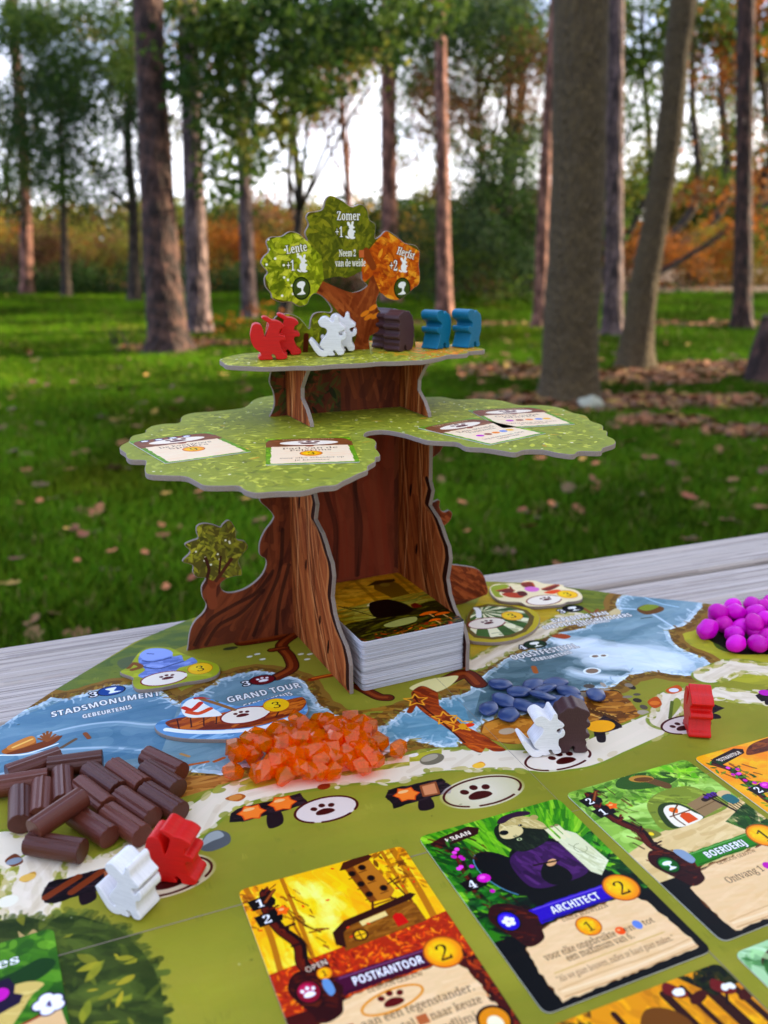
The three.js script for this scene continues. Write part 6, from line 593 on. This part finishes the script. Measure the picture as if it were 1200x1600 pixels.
tile('cut-out tile with a bluish stone monument and coin 3', [-10.1, 1.56, -9.62, 1.1, -8.86, -0.37, -8.34, -0.78, -7.77, -0.72, -7.13, -0.33, -6.7, 0.53, -6.25, 1.23, -5.89, 1.71, -5.33, 2.35, -5.15, 2.83, -5.23, 3.46, -5.56, 3.91, -6.15, 4.09, -7.24, 4.02, -8.33, 4.1, -9.16, 3.99, -9.55, 3.78, -9.66, 2.88, -9.54, 2.51], 701, (c, r) => { c.fillStyle = '#9aa03c'; c.fillRect(-20, -20, 60, 60); brush(c, [-9.74, -1.6, -4.47, 0.6, -5.57, 5.44, -10.35, 3.45], ['#aab044', '#8a9038', '#b8bc50'], 80, 1, 0.3, 0.2, r, 0.5); const b = [...[-8.94, 0.21, -8.49, -0.56, -7.8, -0.55, -7.2, 0.04, -7.2, 0.83, -6.76, 0.85, -6.76, 1.62, -6.27, 1.33, -6.11, 1.95, -6.44, 2.16, -7.13, 2.27, -7.7, 2.94, -8.79, 2.92, -9.27, 2.37, -8.84, 1.82, -9.02, 1.16]]; blob(c, b, '#6f7fae'); brush(c, b, ['#8a9ac8', '#5f6f9e', '#a8b4da', '#7c8cbc'], 90, 0.9, 0.3, 0.2, r, 0.6); blob(c, [-8.85, -0.08, -8.37, -0.59, -7.59, -0.41, -7.16, 0.2, -7.31, 0.7, -8.02, 0.87, -8.67, 0.69], '#93a2d0'); line(c, [-8.81, 0.71, -8.28, 1.04, -7.35, 0.93], 0.12, '#46547c'); line(c, [-8.91, 1.4, -8.2, 1.96, -7.26, 1.74, -6.79, 1.61], 0.12, '#46547c'); line(c, [-8.45, -0.08, -8.13, 0.11], 0.08, '#46547c'); line(c, [-9.62, 1.23, -9.31, 0.83, -8.99, 1.36, -9.46, 1.56], 0.3, '#7a5428'); pawOval(c, [-8.07, 3.17], 1.18, 0.72, [-7.9, 3.14]); coin2(c, [-6.13, 2.79], 0.62, 0.62); });
tile('cut-out boat tile with a striped sail, paw print and coin 3', [-9.26, 7.69, -8.86, 7.33, -8.26, 7.37, -7.9, 6.76, -7.7, 5.95, -7.11, 5.63, -6.54, 5.93, -5.86, 6.72, -5.09, 7.49, -3.75, 7.26, -2.98, 7.28, -2.3, 7.56, -2.01, 7.87, -2.06, 8.53, -2.2, 9.14, -2.48, 9.5, -3.07, 9.68, -4, 9.67, -4.52, 10.07, -5.3, 10.31, -6.27, 10.22, -7.35, 9.8, -8.23, 9.36, -8.91, 8.8, -9.24, 8.2], 702, (c, r) => { c.fillStyle = '#6f93b4'; c.fillRect(-20, -20, 60, 60); brush(c, [-9.05, 4.7, -1.6, 7.81, -2.89, 11.74, -9.69, 8.91], ['#84a8c6', '#5c82a6', '#a9c4d8', '#4f7498'], 120, 1.6, 0.25, -0.1, r, 0.6); const hull = [-8.77, 7.72, -8.49, 7.49, -7.88, 7.47, -6.51, 7.74, -4.67, 7.89, -3.03, 7.79, -2.09, 7.79, -2.03, 8.32, -2.53, 9, -3.49, 9.36, -4.7, 9.59, -6.07, 9.38, -7.46, 8.89, -8.44, 8.34]; blob(c, hull, '#7a3e1c'); brush(c, hull, ['#a8622e', '#8f4e24', '#c07a3c', '#6a3418'], 160, 2, 0.18, -0.12, r, 0.75); for (let i = 0; i < 9; i++) { const f = i / 9; const p = [-8.2, 7.55, -8.26, 8.43, -2.64, 8.29, -3.23, 9.19]; line(c, [lerp(p[0], p[4], f), lerp(p[1], p[5], f), lerp(p[2], p[6], f), lerp(p[3], p[7], f)], 0.07, '#4a220e'); } line(c, [-8.82, 8.28, -7.77, 8.96, -6.12, 9.6, -4.56, 9.81, -3, 9.46], 0.3, '#e2ecf2'); pawOval(c, [-5.11, 8.4], 1.18, 0.72, [-5.24, 8.31]); blob(c, [-7.85, 6.78, -7.51, 6.04, -6.95, 5.86, -6.68, 6.61, -6.14, 7.93, -6.94, 7.86, -7.69, 7.54], '#e8e4de'); line(c, [-7.69, 6.59, -7.37, 6.94, -6.86, 6.44], 0.28, '#b8402c'); line(c, [-7.6, 7.06, -7.15, 7.4, -6.54, 7.16], 0.28, '#c25a34'); line(c, [-6.77, 6.02, -6.1, 6.85, -5.47, 7.73], 0.22, '#8f6a44'); line(c, [-7, 5.88, -6.55, 5.98, -6.26, 6.14], 0.2, '#a8402c'); blob(c, [-6.15, 6.33, -5.92, 6.05, -5.83, 6.39, -6.05, 6.69], '#6a7a50'); coin2(c, [-3.48, 8.05], 0.62, 0.62); });
tile('oval tile with a green and white striped parasol beside the card deck', [11.02, 1.15, 11.54, 0.87, 11.94, 0.9, 12.66, 1.24, 13.4, 1.85, 14.06, 2.42, 14.24, 3.07, 14.08, 3.86, 13.58, 4.66, 12.79, 5.41, 11.88, 5.88, 10.88, 6.14, 9.81, 6.02, 9.11, 5.65, 8.7, 5.31, 8.78, 4.59, 9.84, 2.56], 703, (c, r) => { c.fillStyle = '#b0a238'; c.fillRect(-20, -20, 60, 60); const inner = [11.02, 1.25, 12.04, 1.18, 13.24, 1.98, 13.71, 2.85, 13.61, 3.76, 12.98, 4.59, 12.14, 5.31, 11.09, 5.64, 9.95, 5.5, 9.2, 4.94, 9.21, 3.91, 10.07, 2.28]; blob(c, inner, '#4c5a24'); const [x, y] = [11.18, 1.99]; c.save(); curve(c, inner); c.clip(); for (let i = 0; i < 26; i++) { c.beginPath(); c.moveTo(x, y); const a = i * 0.2417; c.arc(x, y, 7, a, a + 0.245); c.fillStyle = i % 2 ? '#e6e2c4' : '#4f6a34'; c.fill(); } brush(c, inner, ['#3a4a20', '#2c3a18'], 40, 1, 0.3, 0.4, r, 0.3); c.restore(); path(c, inner); c.lineWidth = 0.3; c.strokeStyle = '#6a5a20'; c.stroke(); line(c, [10.68, 2.54, 11.07, 1.75, 11.11, 1.38], 0.35, '#efeee6'); pawOval(c, [10.65, 3.54], 1.18, 0.72, [10.79, 3.5]); coin2(c, [12.59, 3.19], 0.62, 0.62); });
tile('cloud-shaped tile with brown bundles and coin 3 at the far side of the board', [13.59, -1.33, 14.13, -1.66, 14.75, -1.51, 15.3, -1.39, 15.64, -1.07, 16.23, -1.46, 16.9, -1.22, 17.2, -0.55, 17.7, -0.21, 18.19, 0.15, 18.1, 0.55, 18.44, 1.13, 18.49, 1.58, 18.29, 2.23, 17.9, 2.69, 17.33, 2.76, 16.87, 2.67, 16.39, 2.87, 15.47, 2.72, 14.72, 2.57, 14.19, 2.19, 14.12, 1.62, 13.49, 1.26, 13.06, 0.84, 13.06, -0.05, 13.25, -0.71], 704, (c, r) => { c.fillStyle = '#dccfae'; c.fillRect(-20, -20, 60, 60); brush(c, [14.15, -2.32, 19.82, 0.04, 17.32, 3.65, 12.05, 1.45], ['#e6dabd', '#cfc09a', '#ddd0b0'], 60, 1, 0.3, 0.1, r, 0.5); blob(c, [13.66, -1.3, 14.7, -1.42, 14.77, -0.95, 13.71, -0.31, 13.53, 0.46, 13.15, 0.09], '#8f963c'); for (const [p, a] of [[[13.65, -0.65, 14.62, -0.68, 14.77, -0.19, 14.22, 0.01], '#6f3a2c'], [[15.8, -1.18, 16.53, -1.06, 16.32, -0.3, 15.64, -0.48], '#7a4030'], [[16.53, 0.22, 17.8, -0.08, 17.86, 0.23, 16.79, 0.65], '#74392c']]) { blob(c, p, a); line(c, p.slice(0, 6), 0.1, '#b0603a'); } blob(c, [13.75, -0.08, 14.61, 0.07, 15.15, 0.61, 14.51, 0.97, 13.87, 0.6], '#a04a24'); blob(c, [14.8, 0.04, 15.27, 0.13, 15.17, 0.72, 14.66, 0.72], '#5a2c1c'); blob(c, [15.53, -0.3, 16.11, -0.39, 16.44, 0.08, 16.04, 0.45, 15.53, 0.28], '#c07ab0'); blob(c, [16.35, 0.79, 17.32, 0.66, 17.49, 0.95, 16.77, 1.22], '#c85a24'); line(c, [14.68, -0.33, 14.84, -0.92], 0.15, '#7a3a2c'); pawOval(c, [15.67, 1.86], 1.18, 0.72, [15.91, 1.78]); coin2(c, [17.56, 1.63], 0.62, 0.62); });
// ---------- wooden pawns ----------
function paint(hex, rough = 0.45, cc = 0.1) { const b = grey(128, 128, (u, v, i, j) => 0.5 + 0.5 * noise.noise(i * 0.5, j * 0.09, 3) * 0.6 + 0.3 * noise.noise(i * 0.9, j * 0.9, 8)); b.repeat.set(1, 1); const grain = tex(canvas(128, 128, (c) => { const r = rng(hex & 1023); c.fillStyle = '#f4f4f4'; c.fillRect(0, 0, 128, 128); for (let i = 0; i < 240; i++) { c.globalAlpha = 0.25; c.strokeStyle = i % 2 ? '#d4d4d4' : '#ffffff'; c.lineWidth = 0.6 + r() * 1.6; const y = r() * 128, x = r() * 128; c.beginPath(); c.moveTo(x, y); c.lineTo(x + 20 + r() * 60, y + (r() - 0.5) * 4); c.stroke(); } }), true); return new THREE.MeshPhysicalMaterial({ color: hex, map: grain, roughness: rough, specularIntensity: 0.6, clearcoat: cc, clearcoatRoughness: 0.4, bumpMap: b, bumpScale: 0.00016 }); }
const PAINT = { white: paint(0xf4f3f4, 0.5), red: paint(0xd80c06), brown: paint(0x4c3032), teal: paint(0x067296), twig: paint(0x602c1e, 0.38, 0.2) };
function pawnGeo(px, hgt, t) { // outline in picture steps, y down; scaled to the height in cm, base at y = 0
  let y0 = 1e9, y1 = -1e9, x0 = 1e9; for (const [x, y] of pairs(px)) { y0 = Math.min(y0, y); y1 = Math.max(y1, y); x0 = Math.min(x0, x); } const k = hgt / (y1 - y0);
  const cv = new THREE.CatmullRomCurve3(pairs(px).map(([x, y]) => new THREE.Vector3((x - x0) * k, (y1 - y) * k, 0)), true, 'centripetal'), sh = new THREE.Shape(cv.getPoints(px.length * 2).slice(0, -1).map((v) => new THREE.Vector2(v.x, v.y)));
  const g = new THREE.ExtrudeGeometry(sh, { depth: t - 0.08, bevelEnabled: true, bevelSize: 0.035, bevelOffset: -0.035, bevelThickness: 0.04, bevelSegments: 2 }); g.translate(0, 0, -t + 0.04); g.computeBoundingBox(); g.translate(0, -g.boundingBox.min.y, 0); g.scale(cm, cm, cm); const uv = g.attributes.uv; for (let i = 0; i < uv.count; i++) uv.setXY(i, uv.getX(i) / 2, uv.getY(i) / 2); return g; }
const MOUSE = [245, 500, 236, 465, 262, 428, 310, 411, 352, 428, 390, 458, 414, 470, 432, 445, 444, 402, 468, 394, 488, 418, 500, 480, 540, 515, 571, 545, 560, 570, 530, 580, 498, 592, 492, 612, 508, 638, 534, 632, 540, 604, 562, 596, 581, 620, 583, 660, 560, 690, 526, 706, 520, 740, 526, 790, 550, 830, 555, 862, 540, 878, 482, 882, 464, 862, 448, 832, 430, 826, 416, 838, 432, 866, 436, 884, 360, 892, 350, 884, 340, 896, 280, 905, 230, 885, 190, 840, 150, 780, 118, 720, 112, 698, 134, 682, 166, 706, 212, 760, 254, 806, 288, 822, 304, 818, 270, 790, 248, 756, 262, 716, 300, 668, 338, 612, 344, 572, 318, 546, 270, 530];
const SQUIRREL = [100, 228, 128, 214, 168, 224, 188, 258, 198, 306, 206, 332, 222, 300, 238, 250, 244, 215, 216, 192, 182, 166, 200, 154, 240, 165, 272, 186, 320, 195, 360, 215, 380, 238, 372, 256, 346, 272, 338, 310, 374, 324, 390, 344, 382, 368, 352, 366, 336, 382, 346, 430, 366, 470, 396, 494, 400, 516, 386, 530, 302, 531, 294, 506, 272, 486, 256, 498, 266, 516, 268, 531, 200, 536, 152, 536, 138, 514, 166, 490, 148, 462, 110, 430, 84, 380, 74, 320, 86, 262];
const BADGER = [30, 90, 12, 60, 14, 26, 44, 8, 90, 4, 124, 10, 140, 34, 158, 30, 176, 18, 200, 36, 236, 52, 262, 96, 270, 160, 260, 230, 238, 286, 236, 318, 250, 346, 246, 366, 190, 370, 180, 336, 158, 316, 138, 334, 142, 366, 60, 370, 20, 366, 40, 332, 64, 280, 76, 232, 52, 222, 28, 204, 24, 172, 50, 160, 92, 170, 104, 142, 84, 120, 60, 108];
const HEDGEHOG = [40, 40, 80, 22, 118, 4, 140, 18, 180, 14, 212, 44, 236, 60, 246, 96, 262, 120, 258, 150, 272, 180, 264, 214, 270, 250, 256, 284, 258, 316, 246, 350, 234, 370, 150, 372, 140, 340, 122, 322, 108, 338, 112, 372, 20, 372, 12, 350, 30, 330, 24, 296, 36, 270, 10, 256, 6, 232, 30, 216, 36, 186, 12, 168, 8, 142, 34, 128, 30, 100, 14, 80, 20, 54];
const GEO = { mouse: pawnGeo(MOUSE, 2.15, 1.05), squirrel: pawnGeo(SQUIRREL, 2.2, 1.0), badger: pawnGeo(BADGER, 2.15, 1.1), hedgehog: pawnGeo(HEDGEHOG, 2.2, 1.05), hedgehogR: pawnGeo(HEDGEHOG.map((v, i) => (i % 2 ? v : 280 - v)), 2.3, 1.05) };
function pawn(name, geo, mat, label, s, d, h, turn, group) { const o = mesh(name, geo, mat); place(o, s, d, h, turn); return tag(o, label, 'wooden pawn', group); }
const dir = (ds, dd) => Math.atan2(-dd, ds);
pawn('squirrel_pawn', GEO.squirrel, PAINT.red, 'red squirrel pawn leftmost on the upper shelf, the front one of two', -2.0, 0.25, 15.88, dir(1.45, 0.34));
pawn('squirrel_pawn', GEO.squirrel, PAINT.red, 'red squirrel pawn standing behind another red squirrel on the upper shelf', -0.75, -1.3, 15.88, dir(1.45, 0.4));
pawn('mouse_pawn', GEO.mouse, PAINT.white, 'white mouse pawn in front of its twin on the upper shelf', 1.2, 0.1, 15.88, dir(1.5, 0.6));
pawn('mouse_pawn', GEO.mouse, PAINT.white, 'white mouse pawn standing behind its twin on the upper shelf', 2.35, -1.35, 15.88, dir(1.5, 0.6));
pawn('hedgehog_pawn', GEO.hedgehog, PAINT.brown, 'brown hedgehog pawn in front of the printed trunk on the upper shelf', 6.34, 0.17, 15.88, dir(0.86, -0.51));
pawn('hedgehog_pawn', GEO.hedgehog, PAINT.brown, 'brown hedgehog pawn peeping out behind the front hedgehog', 6.2, -1.3, 15.88, dir(0.86, -0.51));
pawn('badger_pawn', GEO.badger, PAINT.teal, 'teal badger pawn on the upper shelf beside the hedgehogs', 8.8, -0.03, 15.88, dir(0.86, -0.51));
pawn('badger_pawn', GEO.badger, PAINT.teal, 'teal badger pawn at the right end of the upper shelf', 10.68, 0.12, 15.88, dir(0.86, -0.51));
pawn('mouse_pawn', GEO.mouse, PAINT.white, 'white mouse pawn on the board in front of the brown logs', -12.95, 18.75, 0, dir(1.24, 1.32));
pawn('squirrel_pawn', GEO.squirrel, PAINT.red, 'red squirrel pawn on the board beside the brown logs', -11.15, 18.0, 0, dir(1.36, 0.9));
pawn('mouse_pawn', GEO.mouse, PAINT.white, 'white mouse pawn on the board in front of the blue pebbles', 5.25, 16.45, 0, dir(1.4, 0.35));
pawn('hedgehog_pawn', GEO.hedgehogR, PAINT.brown, 'dark brown hedgehog pawn seen from its shaded side next to the white mouse', 6.75, 16.62, 0, dir(1.29, 0.48));
pawn('squirrel_pawn', GEO.squirrel, PAINT.red, 'red squirrel pawn standing alone on the right of the board', 14.2, 16.35, 0, dir(-0.79, 1.33));
// ---------- wooden logs ----------
{
  const sh = new THREE.Shape(), n = 26; // round stick with one flat side and grooves along it
  for (let i = 0; i < n; i++) { const a = i / n * Math.PI * 2; let R = 0.46; const g = (c, w) => Math.exp(-(((a - c + Math.PI * 3) % (Math.PI * 2) - Math.PI) ** 2) / w); R -= 0.1 * g(1.35, 0.016) + 0.08 * g(2.0, 0.016) + 0.05 * g(4.71, 0.35); i ? sh.lineTo(Math.cos(a) * R, Math.sin(a) * R) : sh.moveTo(R, 0); }
  const g0 = new THREE.ExtrudeGeometry(sh, { depth: 1, bevelEnabled: false }); g0.translate(0, 0, -0.5);
  const mk = (len) => { const g = new THREE.ExtrudeGeometry(sh, { depth: len - 0.06, bevelEnabled: true, bevelSize: 0.03, bevelOffset: -0.03, bevelThickness: 0.03, bevelSegments: 2 }); g.translate(0, 0, -len / 2 + 0.03); g.scale(cm, cm, cm); const u = g.attributes.uv; for (let i = 0; i < u.count; i++) u.setXY(i, u.getX(i) / 2, u.getY(i) / 2); return g; };
  const logPaint = [PAINT.twig, paint(0x54271a, 0.4, 0.2), paint(0x6a3424, 0.42, 0.15)], r = rng(808), G = 'brown wooden logs heaped at the left of the board';
  const list = [[[-15.61, 9.83, -13.55, 9.21], 0], [[-13.99, 9.89, -11.9, 10.19], 0.25], [[-16.39, 10.54, -14.01, 10.76], 0], [[-13.52, 10.63, -13.6, 12.69], 0.1], [[-15.19, 11.11, -15.26, 13.77], 0], [[-14.32, 11.04, -14.51, 13.38], 0], [[-14.71, 14.91, -12.95, 13.76], 0.2], [[-12.49, 10.75, -11.46, 12.84], 0], [[-11.51, 10.85, -10.5, 12.95], 0], [[-10.13, 10.47, -8.82, 12.59], 0], [[-10.25, 11.5, -9.18, 13.69], 0], [[-12.95, 11.73, -12.03, 13.75], 0], [[-11.57, 12.98, -10.4, 15.29], 0], [[-10.51, 13.14, -9.39, 15.25], 0], [[-12.15, 13.9, -10.91, 16.26], 0], [[-13.37, 13.55, -12.05, 15.85], 0], [[-15.05, 14.78, -13.11, 16.17], 0]];
  const own = { 2: 'brown log cut by the left edge of the picture', 6: 'lighter brown log lying crosswise on top of the heap of logs', 16: 'brown log lying apart from the heap, nearest to the viewer', 9: 'brown log at the far right end of the heap, nearest the boat tile' }, proto = mesh('wood_log', mk(2.25), PAINT.twig);
  list.forEach(([p, lift], i) => { const hi = i === 6, o = i ? proto.clone() : proto; o.material = logPaint[i % 3]; if (i) { o.name = numbered('wood_log'); scene.add(o); }
    const h = hi ? (i === 9 ? 0.62 : 1.02) : 0.47, a = L(p[0], p[1], h), b = L(p[2], p[3], h + (i === 6 ? 0.15 : 0)); o.position.copy(a).lerp(b, 0.5); o.scale.z = 1; o.lookAt(o.position.clone().add(b.clone().sub(a))); o.rotateZ((r() - 0.5) * 1.2); tag(o, own[i] ?? 'dark brown grooved wooden log in the heap at the left of the board', 'wooden log', own[i] ? undefined : G); if (own[i]) delete o.userData.group; });
}
// ---------- blue pebbles ----------
function lump(rx, ry, rz, amp, seed, det = 5) { const g = mergeVertices(new THREE.IcosahedronGeometry(1, det).deleteAttribute('uv').deleteAttribute('normal')), p = g.attributes.position; for (let i = 0; i < p.count; i++) { const x = p.getX(i), y = p.getY(i), z = p.getZ(i), k = 1 + amp * noise.noise(x * 1.3 + seed, y * 1.3, z * 1.3); p.setXYZ(i, x * k * rx * cm, y * k * ry * cm, z * k * rz * cm); } g.computeVertexNormals(); return g; }
{
  const mat = new THREE.MeshPhysicalMaterial({ color: 0x263d70, roughness: 0.34, clearcoat: 0.3, clearcoatRoughness: 0.25 }), gs = [0, 1, 2, 3].map((k) => lump(0.61 + 0.04 * k, 0.2, 0.49 + 0.03 * (k % 2), 0.12, k * 5.1));
  const pos = [7.67, 10.4, 8.15, 11.44, 9.22, 11.07, 10.28, 11.38, 10.44, 12.37, 9.34, 11.94, 8.85, 12.5, 7, 11.88, 5.92, 12.32, 6.53, 13.21, 7.62, 12.72, 9.47, 13.04, 11.53, 13.19, 10.18, 13.24, 8.61, 13.63, 8.33, 14.18, 8.12, 13.24], r = rng(909);
  pairs(pos).forEach(([s, d], i) => { const up = [5, 6].includes(i); const o = mesh('pebble', gs[i % 4], mat); place(o, s, d, up ? 0.36 : 0.2, r() * 6.3); if (up) o.rotateX(0.35); const lone = i === 12; tag(o, lone ? 'blue pebble lying alone right of the pebble pile' : 'glossy dark blue pebble in the pile behind the white mouse', 'pebble', lone ? undefined : 'blue pebbles piled on the printed lake'); });
}
// ---------- berries ----------
{
  const mats = [0xd000bc, 0xc200aa, 0xdc00c8, 0xca00a8].map((h, i) => new THREE.MeshPhysicalMaterial({ color: h, roughness: 0.36 + 0.04 * i, specularIntensity: 0.45, clearcoat: 0.06, clearcoatRoughness: 0.3 })), gb = [lump(0.6, 0.49, 0.5, 0.06, 2.2), lump(0.57, 0.48, 0.51, 0.09, 5.2), lump(0.62, 0.47, 0.49, 0.08, 9.2)], dent = lump(0.66, 0.54, 0.56, 0.16, 7.7);
  const low = [21.63, 9.69, 23.02, 9.51, 21.81, 11.77, 22.92, 12.23, 22.62, 10.75, 23.98, 10.95, 23.49, 8.52, 24.61, 9.09, 24.95, 10.7, 24.07, 11.82, 23.77, 12.59, 25.03, 11.48, 24.61, 12.22, 25.97, 11.12, 23.72, 10.18], hi = [23.13, 8.86, 24.07, 9.25, 23.92, 10.86, 24.45, 8.59, 25.68, 8.9, 25.07, 9.77, 26.13, 9.4, 24.9, 10.69, 26.18, 10.03, 25.2, 11.2, 27.03, 9.04, 26.06, 10.78], r = rng(313);
  [...pairs(low).map((p) => [...p, 0.47]), ...pairs(hi).map((p) => [...p, 0.98])].forEach(([s, d, h], i) => { const o = mesh('berry', i === 0 ? dent : gb[i % 3], mats[(i * 7) % 4]); place(o, s, d, h, r() * 6.3); o.rotateZ((r() - 0.5) * 0.8); tag(o, i === 0 ? 'dimpled magenta berry lying leftmost, apart from the berry heap' : 'shiny magenta berry in the heap at the right edge of the board', 'berry', i === 0 ? undefined : 'magenta berries heaped at the right edge'); });
}
// ---------- amber gems ----------
{
  const mat = new THREE.MeshPhysicalMaterial({ color: new THREE.Color(1, 0.34, 0), roughness: 0.03, transmission: 0.78, thickness: 0, ior: 1.48, specularIntensity: 0.7 });
  const gem = (seed) => { const r = rng(seed), pts = []; for (let i = 0; i < 13; i++) { const y = 1 - 2 * (i + 0.5) / 13, q = Math.sqrt(1 - y * y), a = i * 2.4 + r() * 0.7, k = 0.82 + r() * 0.3; pts.push(new THREE.Vector3(Math.cos(a) * q * 0.52 * k, y * 0.46 * k, Math.sin(a) * q * 0.5 * k)); } const g = new ConvexGeometry(pts); g.scale(cm, cm, cm); return g; };
  const gs = [1, 2, 3, 4, 5, 6].map((k) => gem(k * 17)), r = rng(515), spots = [
    [[-6.87, 13.17, -5.91, 13.71, -4.92, 14.27, -3.87, 14.49, -2.95, 14.81, -1.92, 14.38, -1.04, 14.52, 0.23, 14.38, -6.35, 11.48, -5.28, 10.91, -4.44, 10.85, -3.08, 10.25, -1.89, 10.83, -0.75, 11.05, -0.17, 12.05, -0.26, 13.55, -5.29, 13.55, -4.25, 13.98, -3.44, 14.6, -1.69, 15.05], 0.5], [[-5.74, 12.34, -4.85, 12.56, -4.06, 12.59, -3.34, 12.89, -2.63, 13.19, -1.81, 13.22, -1.01, 13.09, -3.94, 11.39, -2.84, 11.36, -1.85, 11.93, -1.11, 12.24, -6.02, 12.22, -4.23, 13.41], 0.55], [[-5.27, 12.45, -4.56, 12.75, -3.77, 12.77, -3.01, 12.93, -2.3, 13.23, -1.59, 13.52, -5.01, 13.75, -4.25, 13.78, -3.4, 13.84, -2.7, 14.13, -1.45, 14.65], 1.0], [[-6.37, 12.37, -5.7, 11.6, -5.7, 13.94, -5.26, 13.71, -4.56, 13.71, -4.23, 14.41, -3.45, 14.17, -3.06, 14.19, -2.52, 14.27, -2.06, 14.32, -1.46, 13.82, -1.05, 13.84, -1.11, 15.01, -2.05, 12.96, -2.91, 13.52, -3.7, 13.49], 0.75], [[-3.94, 10.57, -3, 10.79, -2.17, 10.63, -1.72, 11.33, -1.29, 11.34, -0.54, 11.65, -0.54, 12.32, -3.69, 11.65, -2.76, 11.88], 0.45]];
  let n = 0; for (const [p, h] of spots) pairs(p).forEach(([s, d]) => { const o = mesh('amber_gem', gs[n % 6], mat); place(o, s, d, h + (r() - 0.5) * 0.06, r() * 6.3); o.rotation.x = (r() - 0.5) * 1.4; o.rotation.z = (r() - 0.5) * 1.4; const lone = n === 7; tag(o, lone ? 'clear orange amber gem at the right end of the gem heap' : 'clear faceted orange amber gem in the heap beside the boat tile', 'gem', lone ? undefined : 'orange amber gems heaped in the middle of the board'); n++; });
}
renderer.render(scene, camera);
